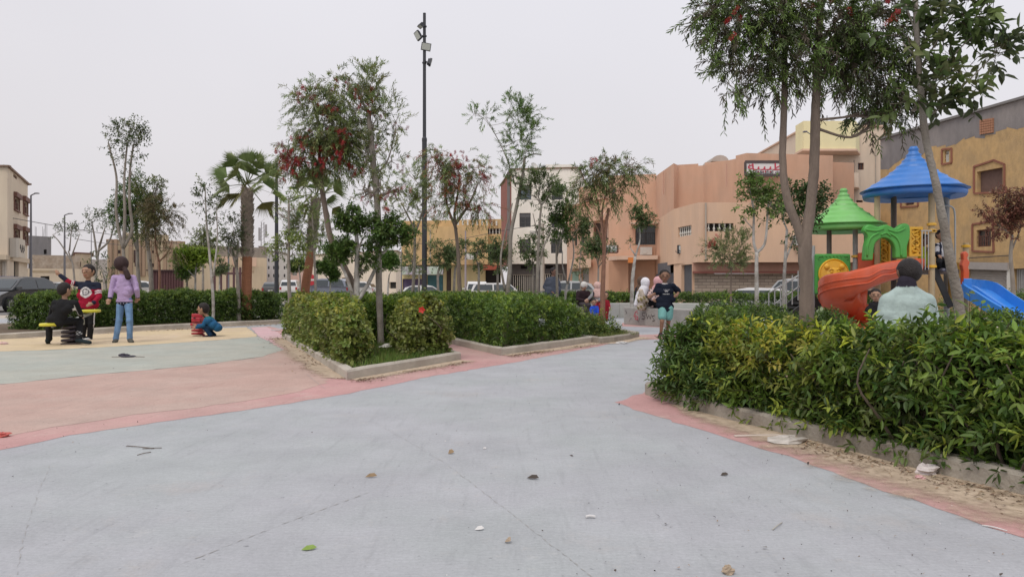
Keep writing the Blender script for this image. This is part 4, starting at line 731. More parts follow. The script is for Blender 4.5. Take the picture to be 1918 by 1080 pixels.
def facade(root, A, B, z0, z1, holes=(), mat=None, name='wall', depth=.22, cap=None):
    A = np.array(A, float); B = np.array(B, float); Lw = np.linalg.norm(B - A); d = (B - A) / Lw; nrm = np.array([d[1], -d[0]])
    if nrm @ A > 0: nrm = -nrm
    W3 = lambda u, v, o=0.: np.array([*(A + d * u + nrm * o), v])
    H = []
    for h in holes:
        u0, v1 = onwall(A, B, h[0], h[1]); u1, v0 = onwall(A, B, h[2], h[3]); uu = sorted((u0, u1)); vv = sorted((v0, v1)); H.append((max(.02, uu[0]), min(Lw - .02, uu[1]), max(z0 + .0, vv[0]), min(z1 - .05, vv[1]), h[4]))
    us = sorted({0., Lw} | {h[0] for h in H} | {h[1] for h in H}); vs = sorted({z0, z1} | {h[2] for h in H} | {h[3] for h in H}); b = MB()
    for i in range(len(us) - 1):
        for j in range(len(vs) - 1):
            um, vm = (us[i] + us[i + 1]) / 2, (vs[j] + vs[j + 1]) / 2
            if any(h[0] < um < h[1] and h[2] < vm < h[3] for h in H): continue
            b.quad(W3(us[i], vs[j]), W3(us[i + 1], vs[j]), W3(us[i + 1], vs[j + 1]), W3(us[i], vs[j + 1]))
    for u0, u1, v0, v1, k in H:
        for p, q in (((u0, v0), (u1, v0)), ((u1, v0), (u1, v1)), ((u1, v1), (u0, v1)), ((u0, v1), (u0, v0))):
            b.quad(W3(*p), W3(*q), W3(*q, -depth), W3(*p, -depth))
    b.build(name, mat, root)
    if cap: c = MB(); c.bar(W3(-.1, z1 + .06, -.05), W3(Lw + .1, z1 + .06, -.05), .34, .12); c.build('coping', cap, root)
    def bar(m, u0, u1, v0, v1, o0, o1):
        m.add([W3(u0, v0, o0), W3(u1, v0, o0), W3(u1, v1, o0), W3(u0, v1, o0), W3(u0, v0, o1), W3(u1, v0, o1), W3(u1, v1, o1), W3(u0, v1, o1)], [(0, 1, 2, 3), (7, 6, 5, 4), (0, 4, 5, 1), (1, 5, 6, 2), (2, 6, 7, 3), (3, 7, 4, 0)])
    for u0, u1, v0, v1, k in H:
        w, h = u1 - u0, v1 - v0
        if k[:3] == 'win':
            fm = {'b': FRB, 'g': FRG, 'w': FRW}[k[3]]; f = MB(); t = .06
            bar(f, u0, u1, v0, v0 + t, -depth + .04, -depth + .1); bar(f, u0, u1, v1 - t, v1, -depth + .04, -depth + .1)
            for a in (u0, (u0 + u1) / 2 - t / 2, u1 - t): bar(f, a, a + t, v0 + t, v1 - t, -depth + .04, -depth + .1)
            if 'x' in k:                                   # outer surround with a heavier head
                bar(f, u0 - .1, u0, v0 - .06, v1, .002, .07); bar(f, u1, u1 + .1, v0 - .06, v1, .002, .07); bar(f, u0 - .16, u1 + .16, v1, v1 + .3, .002, .2); bar(f, u0 - .12, u1 + .12, v0 - .14, v0 - .06, .002, .12)
            if 's' in k: bar(f, u0, u1, v1 - h * .3, v1 - t, -depth + .1, -depth + .14)
            if 'i' in k:                                   # window iron
                for q in np.linspace(u0 + .1, u1 - .1, max(3, int(w / .14))): bar(f, q - .012, q + .012, v0, v0 + h * .62, -.06, -.03)
                bar(f, u0, u1, v0 + h * .3, v0 + h * .32, -.055, -.035); bar(f, u0, u1, v0 + h * .61, v0 + h * .64, -.055, -.035)
            fo = f.build('window', fm, root); p = MB(); p.quad(W3(u0, v0, -depth + .05), W3(u1, v0, -depth + .05), W3(u1, v1, -depth + .05), W3(u0, v1, -depth + .05))
            p.build('pane', GLASSB if 'l' in k else GLASS, fo)
        else:
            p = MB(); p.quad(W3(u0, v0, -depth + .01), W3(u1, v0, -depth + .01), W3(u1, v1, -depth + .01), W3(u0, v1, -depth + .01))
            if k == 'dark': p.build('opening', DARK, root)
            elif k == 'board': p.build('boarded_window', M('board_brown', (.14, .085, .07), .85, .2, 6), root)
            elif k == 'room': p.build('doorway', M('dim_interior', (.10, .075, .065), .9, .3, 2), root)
            elif k == 'balus':
                q = p.build('opening', DARK, root); f = MB()
                for c in np.arange(u0 + .12, u1 - .05, .3):
                    f.lathe([(.05, 0), (.06, .04), (.035, .08), (.075, h * .3), (.03, h * .62), (.06, h - .04), (.05, h)], W3(c, v0, -.12), 10)
                f.build('balusters', FRW, root)
            elif k in ('shutter', 'shutteru', 'shutterc'):
                s = MB(); n = int(h / .09) + 1
                for i in range(n):
                    a = v0 + h * i / n; c = v0 + h * (i + 1) / n; s.quad(W3(u0, a, -depth + .03), W3(u1, a, -depth + .03), W3(u1, (a + c) / 2, -depth + .06), W3(u0, (a + c) / 2, -depth + .06)); s.quad(W3(u0, (a + c) / 2, -depth + .06), W3(u1, (a + c) / 2, -depth + .06), W3(u1, c, -depth + .03), W3(u0, c, -depth + .03))
                s.build('roller_shutter', {'shutter': M('shutter_metal', (.42, .39, .36), .5, .15, 3, metal=.2), 'shutteru': M('shutter_violet', (.13, .10, .20), .6, .2, 3), 'shutterc': M('shutter_cyan', (.10, .24, .28), .6, .2, 3)}[k], root)
            elif k in ('gate', 'sheet', 'sheetc', 'sheetg', 'sheetw'):
                s = MB(); g = {'gate': (.13, .05, FRW), 'sheet': (.11, .06, M('door_grey', (.115, .12, .135), .6, .2, 5)), 'sheetc': (.12, .06, M('door_mint', (.36, .52, .44), .6, .15, 5)), 'sheetg': (.12, .06, M('door_zinc', (.33, .32, .31), .6, .15, 5)), 'sheetw': (.16, .08, M('door_cream', (.62, .57, .50), .6, .1, 5))}[k]
                if k == 'gate': p.build('opening', DARK, root)
                else: p.build('door_sheet', g[2], root)
                for c in np.arange(u0 + .05, u1 - g[1], g[0] * (1.6 if k == 'gate' else 1)): bar(s, c, c + g[1] * (1.3 if k == 'gate' else 1), v0 + .02, v1 - .02, -depth + .012, -depth + .05)
                if k == 'gate': bar(s, u0, u1, v1 - .1, v1 - .02, -depth + .052, -depth + .08); bar(s, (u0 + u1) / 2 - .04, (u0 + u1) / 2 + .04, v0, v1 - .1, -depth + .052, -depth + .08)
                s.build('gate' if k == 'gate' else 'door', g[2], root)
    return W3, Lw
def block(root, pts, z0, z1, mats, holes={}, cap=None, roof=None, names=None):
    """closed volume on plan points (clockwise seen from above is fine); one wall per side"""
    n = len(pts)
    for i in range(n):
        facade(root, pts[i], pts[(i + 1) % n], z0, z1, holes.get(i, ()), mats.get(i, mats[0]) if isinstance(mats, dict) else mats, cap=cap if i in (cap_sides or range(n)) else None)
    r = MB(); zz = z1 - .35; P = [(p[0], p[1], zz) for p in pts]; r.add(P, [tuple(range(n))]); r.build('roof', roof or M('roof_screed', (.33, .31, .29), .95, .2, 2), root)
cap_sides = None
def bld(name, label, pts, z0, z1, mat, holes={}, cap=None, group=None, cat='building'):
    c = np.mean(np.array(pts), 0); root = empty(name, (c[0], c[1], z0), label, cat, group); block(root, pts, z0, z1, mat, holes, cap); return root
def zpx(py, Y): return CH + (HY - py) / F * Y
def PLAS(n, c, v=.07, **k): k.setdefault('stretch', (1, 1, .22)); return M(n, c, .93, v * 1.5, 1.6, .3, 25, **k)
CREAM = PLAS('plaster_cream', (.62, .53, .41), tint=(.58, .49, .385)); TRIM = PLAS('plaster_trim_brown', (.22, .15, .11))
# A: the cream house at the left edge
a0, a1, a2_ = pl2(-190, 45), pl2(14, 45.5), pl2(52, 53.5)
r = bld('house', 'cream three-storey house with brown window surrounds at the left edge of the view', [a0, a1, a2_, a2_ + (-14, 6), a0 + (-6, 12)], 0, zpx(313, 45.5), CREAM,
    {1: [(25, 325, 32, 337, 'winb'), (42, 333, 49, 346, 'winb'), (26, 368, 35, 395, 'winbx'), (43, 375, 51, 402, 'winbx'), (26, 428, 35, 454, 'winbx'), (43, 432, 51, 456, 'winbx'), (26, 485, 35, 520, 'dark')], 0: [(-60, 370, -30, 400, 'winbx'), (0, 489, 12, 520, 'sheetw'), (-40, 489, -8, 520, 'sheetw')]}, cap=TRIM)
b = MB(); 
d1 = unit(a2_ - a1); n1_ = np.array([d1[1], -d1[0]]); n1_ = -n1_ if n1_ @ a1 > 0 else n1_
z_ = zpx(478, 46)
b.prism([a0 + (0, -.5), a1 + (0.25, -.5), a2_ + n1_ * .35, a2_, a1 + (-.01, 0), a0][:6], z_ - .3, z_); b.build('canopy', PLAS('plaster_cream_canopy', (.52, .43, .32)), r)
b = MB(); q0 = a1 + d1 * 1.1 + n1_ * .2; b.box((q0[0], q0[1], zpx(463, 46)), (1.0, .35, 1.2), math.atan2(d1[1], d1[0])); b.build('air_conditioner', PLAS('ac_case', (.50, .46, .40)), r)
# sign board of the barber under the windows
sb = MB(); c0 = a1 + d1 * 4.4 + n1_ * .14; sb.box((*c0, zpx(462, 47.5)), (3.2, .12, 1.25), math.atan2(d1[1], d1[0])); so_ = sb.build('sign_board', PLAS('sign_cream', (.55, .50, .42))); tag(so_, 'weathered white shop board with dark script on the cream corner house', 'sign')
sc_ = MB(); 
for k in range(5):
    t = k * .4 - .9; c = c0 + d1 * t + n1_ * .075
    sc_.tube([(*c, zpx(463, 47.5)), (*(c + d1 * .15), zpx(463, 47.5) + .25 * ((-1) ** k)), (*(c + d1 * .35), zpx(463, 47.5) - .1)], .025, 4)
sc_.build('script', IRON, so_)
GRB = PLAS('bare_grey_block', (.235, .225, .225), .18); BRK = M('block_masonry', (.33, .265, .205), .95, .25, 5, .6, 18, tint=(.40, .34, .28), tscale=1.5)
p0, p1 = pl2(53, 78), pl2(96, 80); r = bld('unfinished_house', 'unfinished grey block house with rebar on its roof, far left', [p0, p1, p1 * 1.1, p0 * 1.1], 0, zpx(441, 78), GRB, {0: [(82, 467, 88, 476, 'dark')]})
b = MB()
for px in (66, 68, 80, 81, 84, 86, 88):
    p = pl2(px, 80); b.tube([(*p, zpx(441, 80) - .4), (*(p + rng.normal(0, .04, 2)), zpx(441, 80) + rng.uniform(.7, 1.3))], .018, 4)
b.build('rebar', IRON, r)
p0, p1, p2_, p3 = pl2(56, 72), pl2(150, 74), pl2(150, 82), pl2(56, 80); r = bld('low_house', 'low house with a bare stone-block upper wall and cream ground floor, far left', [p0, p1, p2_, p3], 0, zpx(478, 73), BRK, {})
b = MB(); pa, pb = pl2(36, 66), pl2(148, 68); b.prism([pa, pb, pb + (0, 4), pa + (0, 4)], 0, zpx(503, 67)); b.build('shop_front', CREAM, r)
b = MB(); pa, pb = pl2(60, 64.5), pl2(92, 65); b.prism([pa, pb, pb + (0, 1.4), pa + (0, 1.4)], zpx(511, 65), zpx(506, 65)); b.build('awning', PLAS('awning_tan', (.42, .34, .24)), r)
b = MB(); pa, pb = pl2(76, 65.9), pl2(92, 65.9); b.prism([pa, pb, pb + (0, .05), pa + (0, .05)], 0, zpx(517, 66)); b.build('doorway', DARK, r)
p0, p1 = pl2(140, 90), pl2(172, 92); r = bld('low_house', 'small cream house with a maroon roof edge, far left beyond the boy in red', [p0, p1, p1 * 1.1, p0 * 1.1], 0, zpx(474, 90), CREAM, {0: [(146, 490, 152, 500, 'winb')]}, cap=M('maroon_edge', (.16, .05, .045)))
p0, p1 = pl2(150, 105), pl2(215, 105); r = bld('low_house', 'long grey wall-like building closing the street behind the boy in red', [p0, p1, p1 * 1.1, p0 * 1.1], 0, zpx(486, 105), PLAS('plaster_greybeige', (.36, .33, .31)), {})
# C: institutional beige building
BG = PLAS('plaster_beige', (.55, .455, .31), tint=(.52, .43, .30)); PK = PLAS('pilaster_brown', (.33, .235, .165))
p0, p1 = pl2(201, 84), pl2(345, 88); r = bld('school_building', 'beige two-storey building with brown pilasters behind the girl in lilac', [p0, p1, p1 * 1.1, p0 * 1.1], 0, zpx(450, 84), BG,
    {0: [(220, 468, 229, 475, 'winb'), (250, 468, 256, 492, 'winb'), (284, 469, 290, 474, 'winb'), (252, 492, 262, 499, 'winb'), (318, 470, 326, 478, 'winb'), (282, 493, 290, 500, 'winb')]}, cap=PK)
b = MB(); dd = unit(p1 - p0)
for px in (208, 218, 231, 246, 262, 270, 282, 293, 310, 322, 336):
    u, z = onwall(p0, p1, px, 460); c = p0 + dd * u + (0, -.12); b.box((*c, zpx(492, 84) / 1.0 + .6), (.35, .25, 4.2))
b.build('pilasters', PK, r); b = MB(); b.prism([p0 + (1, 2), pl2(316, 90), pl2(316, 95), p0 + (1, 8)], zpx(451, 84), zpx(440, 90)); b.build('stair_house', BG, r)
p0, p1 = pl2(322, 98), pl2(500, 108); GY = PLAS('parapet_greybrown', (.285, .25, .215))
r = bld('long_building', 'long low building with a grey-brown upper band and pale peach ground floor', [p0, p1, p1 * 1.1, p0 * 1.1], 0, zpx(457, 98), GY, {})
b = MB(); c = p0 + (0, -1.); e_ = p1 + (0, -1.); b.prism([c, e_, e_ + (0, .95), c + (0, .95)], 0, zpx(478, 98)); b.build('ground_floor', PLAS('plaster_peach', (.64, .52, .37)), r)
b = MB()
for px in (405, 418, 436, 455, 470): u, z = onwall(c, e_, px, 480); q = c + unit(e_ - c) * u; b.box((q[0], q[1] - .03, zpx(488, 100)), (1.6, .08, 1.3))
b.build('wall_panels', PLAS('panel_rose', (.60, .43, .33)), r)
facade(r, c + (0, -.06), e_ + (0, -.06), .3, zpx(497, 100), [(432, 504, 441, 512, 'winb'), (318, 504, 328, 512, 'winb'), (468, 503, 476, 512, 'winb')], PLAS('plaster_peach2', (.60, .50, .36)))
for i, (x0, x1, yt, Y, c) in enumerate(((486, 500, 462, 120, (.60, .46, .38)), (499, 518, 470, 128, (.58, .56, .53)), (517, 540, 474, 135, (.60, .57, .52)))):
    p0, p1 = pl2(x0, Y), pl2(x1, Y + 3); hs = []
    for yy in (484, 498, 513):
        for q in range(2): xx = x0 + 3 + q * (x1 - x0) / 2; hs.append((xx, yy, xx + 3, yy + 6, 'wing'))
    bld('apartment_block', ('pinkish', 'white', 'pale grey')[i] + ' apartment block far down the street between the palms', [p0, p1, p1 * 1.1, p0 * 1.1], 0, zpx(yt, Y), PLAS('plaster_far%d' % i, c), {0: hs}, cap=GRB)
p0, p1 = pl2(540, 118), pl2(612, 118); bld('low_house', 'pink single-storey house far behind the second palm', [p0, p1, p1 * 1.1, p0 * 1.1], 0, zpx(492, 118), PLAS('plaster_palepink', (.60, .42, .36)), {0: [(548, 508, 556, 516, 'winw')]})
p0, p1 = pl2(586, 100), pl2(742, 88); r = bld('long_building', 'long pale cream building behind the ball-clipped trees', [p0, p1, pl2(758, 98), p0 + (0, 12)], 0, zpx(478, 100), PLAS('plaster_ivory', (.68, .60, .50)), {0: [(726, 476, 734, 484, 'wing'), (729, 528, 742, 540, 'dark'), (640, 520, 656, 530, 'winb'), (606, 524, 630, 532, 'winb')]}, cap=TRIM)
# E: ochre building
OC = PLAS('plaster_ochre', (.56, .385, .19), .1, tint=(.50, .345, .18)); YLW = PLAS('plaster_yellow', (.70, .60, .34))
p0, p1 = pl2(753, 68), pl2(939, 66); zt = zpx(412, 67); r = bld('shop_house', 'ochre two-storey house over shops, left of the white building', [p0, p1, p1 * 1.1, p0 * 1.1], zpx(497, 67), zt, OC,
    {0: [(872, 457, 887, 473, 'wings'), (908, 428, 938, 438, 'balus'), (908, 459, 936, 486, 'dark')]}, cap=None)
b = MB(); pc = pl2(814, 66.5); b.prism([pl2(752, 66.9), pc, pl2(914, 65.4), pl2(914, 66.4), pl2(752, 67.8)], zpx(496, 67), zpx(425, 67)); b.build('overhang', OC, r)
facade(r, pl2(753, 68.5), pl2(938, 67.5), -.1, zpx(496.5, 68) , [(754, 522, 790, 545, 'shutteru'), (800, 515, 830, 545, 'shutterc'), (836, 500, 845, 545, 'room'), (909, 505, 938, 545, 'dark')], YLW)
b = MB(); b.prism([pl2(752, 66.2), pl2(830, 65.6), pl2(830, 67.6), pl2(752, 68.2)], zpx(514, 66), zpx(499, 66)); b.build('shop_sign', M('shop_sign_faded', (.42, .50, .42), .7, .35, 3, tint=(.36, .30, .38), tscale=1), r)
b = MB(); b.prism([pl2(905, 64.5), pl2(940, 64.5), pl2(940, 66.9), pl2(905, 66.9)], zpx(505, 65), zpx(497, 65)); b.build('awning', M('awning_rust', (.30, .07, .04), .8, .3, 3), r)
for px in range(858, 934, 9): MB().box((*pl2(px, 65.35 if px < 912 else 65.96), zpx(418, 66)), (.14, .08, .42)).build('parapet_slot', FRW, r)
# F: white building with a red-brown flank
WH = PLAS('plaster_white', (.83, .80, .73), .05, tint=(.78, .75, .68)); RBR = PLAS('flank_redbrown', (.27, .10, .075), .15)
p0, p1 = pl2(958, 74), pl2(1084, 73); z0 = zpx(494, 74); z1 = zpx(318, 74)
r = bld('apartment_building', 'white three-storey building with dark shuttered windows and a striped gate', [p0, p1, p1 + (2, 13), pl2(938, 86)], z0, z1, {0: WH, 3: RBR},
    {0: [(974, 347, 995, 374, 'wingsl'), (1033, 349, 1054, 374, 'wings'), (973, 399, 994, 425, 'wingsi'), (1033, 400, 1053, 426, 'wingsi'), (973, 448, 994, 474, 'wingsi'), (1032, 448, 1053, 474, 'wingsi')]}, cap=TRIM)
b = MB(); b.box((*pl2(953, 75.5), (z0 + z1) / 2), (.35, .35, z1 - z0)); b.build('corner_pipe', GRB, r)
facade(r, pl2(952, 74.6), pl2(1084, 73.6), -.4, z0 - .001, [(960, 513, 1002, 548, 'gate'), (1016, 512, 1054, 548, 'gate'), (975, 497, 987, 503, 'dark'), (1022, 497, 1036, 503, 'dark')], M('gatehouse_darkgrey', (.11, .105, .105), .9, .15, 2))
b = MB(); b.lathe([(.7, 0), (.72, .5), (.7, 1.1), (.35, 1.25)], (*pl2(1028, 77), z1 - .3), 12); b.build('water_tank', M('tank_black', (.04, .04, .045), .6), r)
b = MB(); b.prism([pl2(1022, 76), pl2(1075, 76), pl2(1078, 82), pl2(1022, 82)], z1 - .35, zpx(308, 76)); b.build('stair_house', WH, r)
# G: salmon house group
SA = PLAS('plaster_salmon', (.61, .37, .255), .07, tint=(.58, .37, .265)); SA2 = PLAS('plaster_salmon_light', (.67, .455, .315), .06, tint=(.64, .445, .32)); SA3 = PLAS('plaster_salmon_deep', (.55, .32, .24), .1)
SAT = PLAS('salmon_trim', (.66, .47, .36)); g0 = -.5
# left wing with arches
wa, wb, wc = pl2(1062, 62), pl2(1110, 56), pl2(1165, 53.5)
r = bld('arcade_house', 'salmon house with pointed arches and a corner bay, right of the white building', [wa, wb, wc, wc + (3, 12), wa + (4, 12)], g0, zpx(378, 57), SA,
    {0: [(1076, 440, 1081, 460, 'wing'), (1088, 438, 1094, 458, 'wing'), (1068, 508, 1084, 548, 'sheetc'), (1088, 504, 1103, 548, 'sheetg')], 1: [(1112, 418, 1125, 470, 'room'), (1134, 430, 1141, 448, 'wing')]}, cap=SAT)
b = MB(); b.prism([pl2(1060, 61), pl2(1090, 55.6), pl2(1140, 53), pl2(1165, 53.2), pl2(1165, 60), pl2(1062, 64)], zpx(417, 56), zpx(390, 56)); b.build('arch_band', SA, r)
b = MB()
for px, Y, w, py in ((1080, 57.5, 7, 405), (1133, 53.4, 8, 408), (1127, 53.4, 6, 470)):
    if py > 450: continue
    P = [(*pl2(px - w, Y - .3), zpx(py + 11, Y)), (*pl2(px - w * .7, Y - .3), zpx(py, Y)), (*pl2(px, Y - .3), zpx(py - 9, Y)), (*pl2(px + w * .7, Y - .3), zpx(py, Y)), (*pl2(px + w, Y - .3), zpx(py + 11, Y))]; b.tube(P, .07, 5)
for px in (1106, 1109, 1140): b.tube([(*pl2(px, 54.2), zpx(417, 54)), (*pl2(px, 54.2), zpx(445, 54))], .12, 8)
b.build('arch_trim', SAT, r)
b = MB(); b.prism([pl2(1066, 59.5), pl2(1107, 54.8), pl2(1107, 55.8), pl2(1066, 60.6)], zpx(502, 57), zpx(484, 57)); b.build('shop_fascia', SA2, r)
b = MB(); b.prism([pl2(1084, 60), pl2(1165, 56), pl2(1170, 64), pl2(1086, 68)], zpx(380, 57), zpx(345, 58)); b.build('upper_storey', SA, r)
# middle tall block with the brown grille window
ma, mb_, mc = pl2(1140, 53), pl2(1228, 52), pl2(1262, 46.5)
r = bld('corner_house', 'salmon house with a brown grille window and a tall plain wall, its garage doors grey', [ma, mb_, mc, mc + (5, 9), ma + (3, 13)], g0, zpx(330, 52), SA,
    {0: [(1190, 422, 1229, 458, 'wingi'), (1146, 352, 1152, 372, 'wing')], 1: [(1245, 421, 1252, 449, 'winw')]}, cap=None)
# (upper part and parapet steps)
b = MB(); b.prism([pl2(1140, 54), pl2(1229, 53.2), pl2(1229, 60), pl2(1140, 61)], zpx(331, 52), zpx(325, 53)); b.prism([mb_ + (0, .3), mc + (.1, .3), mc + (2, 8), mb_ + (0, 8)], zpx(331, 52), zpx(312, 46.5)); b.build('parapet', SA, r)
b = MB(); b.prism([pl2(1155, 51.3), pl2(1232, 50.3), mb_ + (.0, -.01), pl2(1140, 52.9)], zpx(487, 52), zpx(480, 52)); b.build('ledge', SAT, r); b = MB(); b.prism([pl2(1181, 51.3), pl2(1232, 50.9), pl2(1229, 51.9), pl2(1182, 52.4)], zpx(421, 52), zpx(418, 52)); b.build('ledge', SAT, r)
for px, Y, y0, y1 in ((1243, 49.3, 322, 366), (1361, 44.6, 310, 352)): MB().tube([(*pl2(px, Y - .55), zpx(y1, Y)), (*pl2(px, Y - .55), zpx(y0, Y))], .035, 5).build('drain_pipe', SA3, r)
b = MB()
for x0, x1 in ((1140, 1177), (1190, 1228)): b.prism([pl2(x0, 52.6 - .25), pl2(x1, 52.1 - .25), pl2(x1, 52.1), pl2(x0, 52.6)], g0, zpx(488, 52))
b.build('roller_door', PLAS('garage_salmon', (.50, .29, .19)), r)
b = MB(); b.prism([pl2(1229, 50.6), pl2(1262, 45.6), pl2(1262, 46.1), pl2(1229, 51.4)], g0, zpx(512, 48)); b.build('gate_wall', M('door_navy', (.055, .06, .08), .6, .2, 4), r)
b = MB(); b.prism([pl2(1232, 50.4), pl2(1256, 46.4), pl2(1256, 46.2), pl2(1232, 50.0)], zpx(512, 48), zpx(492, 48)); b.build('door', M('door_grey', (.1, .1, .12)), r)
# main salmon building with balcony box
fa, fb, fc = pl2(1262, 44.5), pl2(1308, 41), pl2(1640, 41)
zb0, zb1 = zpx(491, 41), zpx(379, 41)
r = bld('clinic_house', 'large salmon building with balustraded openings, rooftop sign and stone-clad ground floor', [pl2(1256, 47.5), pl2(1318, 47), pl2(1378, 44.5), pl2(1600, 46), pl2(1600, 58), pl2(1256, 60)], zb1 - .2, zpx(305, 46), SA, {}, cap=None)
block(r, [fa, fb, fc, fc + (0, 8), fa + (.5, 8)], zb0, zb1, SA2, {0: [(1270, 426, 1295, 440, 'balus')], 1: [(1324, 418, 1374, 433, 'balus')]}, cap=None)
b = MB(); b.prism([pl2(1378, 44.3), pl2(1398, 43.4), pl2(1560, 44.2), pl2(1560, 52), pl2(1380, 52)], zb1 - .1, zpx(290, 44)); b.build('sign_parapet', SA, r)
b = MB(); b.prism([pl2(1258, 48), pl2(1308, 47.4), pl2(1308, 55), pl2(1258, 55)], zpx(306, 46), zpx(312, 47) + .25); b.prism([pl2(1320, 49), pl2(1368, 48), pl2(1368, 55), pl2(1320, 55)], zpx(312, 47), zpx(300, 48)); b.build('roof_block', SA, r)
b = MB(); q = [(*pl2(1349 + 16 * math.cos(t), 50 + .8 * math.sin(0)), zpx(302, 50) + .42 * math.sin(t)) for t in np.linspace(0, math.pi, 9)]; P = np.array(q)
P2 = P + (0, 2.5, 0); n = len(P); b.add(np.vstack([P, P2]), [(i, i + 1, n + i + 1, n + i) for i in range(n - 1)] + [tuple(range(n))[::-1], tuple(range(n, 2 * n))]); b.build('roof_vault', PLAS('vault_grey', (.42, .38, .34)), r)
facade(r, pl2(1262, 44.7), pl2(1297, 41.7), g0, zb0 - .001, [(1276, 496, 1296, 555, 'sheet')], SA2)
facade(r, pl2(1297, 41.7), pl2(1640, 41.7), zpx(509, 41.7), zb0 - .001, [], SA3)
b = MB(); b.prism([pl2(1297, 41.4), pl2(1640, 41.4), pl2(1640, 41.65), pl2(1297, 41.65)], zpx(512, 42), zpx(508, 42)); b.build('dado_rail', PLAS('rail_maroon', (.24, .09, .07)), r)
# stacked split-stone cladding
m = bpy.data.materials.new('stone_cladding'); m.use_nodes = True; n_ = m.node_tree; bs = n_.nodes['Principled BSDF']; t_ = n_.nodes.new('ShaderNodeTexCoord'); mp = n_.nodes.new('ShaderNodeMapping'); mp.inputs['Rotation'].default_value = (R(90), 0, 0); mp.inputs['Scale'].default_value = (1, 1, 1)
bt = n_.nodes.new('ShaderNodeTexBrick'); bt.inputs['Scale'].default_value = 1.6; bt.inputs['Color1'].default_value = (.42, .35, .28, 1); bt.inputs['Color2'].default_value = (.31, .25, .20, 1); bt.inputs['Mortar'].default_value = (.19, .155, .13, 1); bt.inputs['Mortar Size'].default_value = .025; bt.inputs['Row Height'].default_value = .28; bt.inputs['Brick Width'].default_value = .75
n_.links.new(t_.outputs['Object'], mp.inputs[0]); n_.links.new(mp.outputs[0], bt.inputs[0]); n_.links.new(bt.outputs[0], bs.inputs['Base Color']); bs.inputs['Roughness'].default_value = .95
facade(r, pl2(1297, 41.8), pl2(1640, 41.8), g0, zpx(512, 41.4) - .001, [], m, name='stone_cladding')
# H: tall cream building behind
CR2 = PLAS('plaster_palecream', (.70, .57, .45), .05, tint=(.66, .55, .44)); LY = PLAS('plaster_lemon', (.78, .72, .44), .04)
ha, hb, hc, hd = pl2(1417, 66), pl2(1512, 54), pl2(1655, 54), pl2(1655, 68)
zh = zpx(238, 54); root = bld('tall_house', 'tall pale cream house with a lemon-yellow balcony box, behind the salmon building', [ha, hb, hc, hd], g0, zh, CR2,
    {1: [(1607, 305, 1618, 318, 'winb'), (1604, 375, 1616, 387, 'winb'), (1606, 446, 1613, 459, 'winb')]}, cap=SAT)
b = MB(); b.prism([pl2(1505, 52.3), pl2(1603, 52.3), pl2(1610, 53.9), pl2(1490, 53.9)], zpx(283, 53) + .003, zpx(245, 53) + .55); ob = b.build('balcony', LY, root)
b = MB(); b.prism([pl2(1503, 52.1), pl2(1605, 52.1), pl2(1612, 53.85), pl2(1488, 53.85)], zpx(283, 53) - .14, zpx(283, 53)); b.build('balcony_slab', SAT, root)
b = MB(); b.prism([pl2(1559, 52.6), pl2(1608, 52.6), pl2(1610, 53.9), pl2(1559, 53.9)], zpx(352, 53), zpx(325, 53)); b.build('lower_balcony', CR2, root)
b = MB()
for px in np.linspace(1559, 1600, 12): b.tube([(*pl2(px, 52.7), zpx(325, 53)), (*pl2(px, 52.7), zpx(312, 53))], .02, 4)
b.tube([(*pl2(1559, 52.7), zpx(312, 53)), (*pl2(1600, 52.7), zpx(312, 53))], .03, 5); b.build('railing', IRON, root)
b = MB(); b.prism([pl2(1618, 58), pl2(1660, 58), pl2(1662, 64), pl2(1620, 64)], zh - .3, zpx(226, 58) + .7); b.build('roof_block', PLAS('roof_greenish', (.09, .10, .085)), root)
b = MB()
for px, y0 in ((1549, 225), (1585, 240)): b.tube([(*pl2(px, 56), zh), (*pl2(px, 56), zh + 1.3)], .03, 4)
b.build('antenna', IRON, root)
# I: ochre house at the right with rough render
RO = M('rough_render_ochre', (.54, .36, .17), .97, .16, 5, .9, 26, tint=(.45, .31, .16), tscale=1.2, stretch=(1, 1, .5)); RG = M('bare_render_grey', (.215, .20, .20), .97, .18, 2.5, .5, 20, stretch=(1, 1, .35), tint=(.27, .245, .235), tscale=.5)
ia, ib = pl2(1649, 43), pl2(2150, 28.2); zi = zpx(262, 43)
hI = [(1830, 322, 1878, 357, 'board'), (1769, 283, 1778, 303, 'winw'), (1829, 431, 1856, 461, 'winb'), (1695, 373, 1712, 383, 'winb'), (1812, 500, 1892, 555, 'shutter'), (1897, 503, 1960, 560, 'sheetg'), (2000, 300, 2060, 350, 'board')]
def split_band(px): u, z = onwall(ia, ib, px, 300); return u
root = empty('street_house', (*((ia + ib) / 2), g0), 'ochre rough-rendered house with a bare grey top and brick-red window outlines, right edge', 'building')
facade(root, ia, ib, g0, zi - 1.02, hI, RO); facade(root, ia, ib, zi - 1.02 + .0005, zi, [], RG, name='bare_top_wall', cap=PLAS('coping_grey', (.20, .19, .185)))
facade(root, ia, ia + (14, 6), g0, zi, [], RG); facade(root, ib, ib + (14, 6), g0, zi, [], RO)
b = MB(); b.add([(*ia, zi - .3), (*ib, zi - .3), (*(ib + (14, 6)), zi - .3), (*(ia + (14, 6)), zi - .3)], [(0, 1, 2, 3)]); b.build('roof', GRB, root)
di = unit(ib - ia); ni = np.array([di[1], -di[0]]); ni = -ni if ni @ ia > 0 else ni
def onI(px, py, o=.0): u, z = onwall(ia, ib, px, py); return np.array([*(ia + di * u + ni * o), z])
OUTL = PLAS('outline_brickred', (.27, .115, .075), .2)
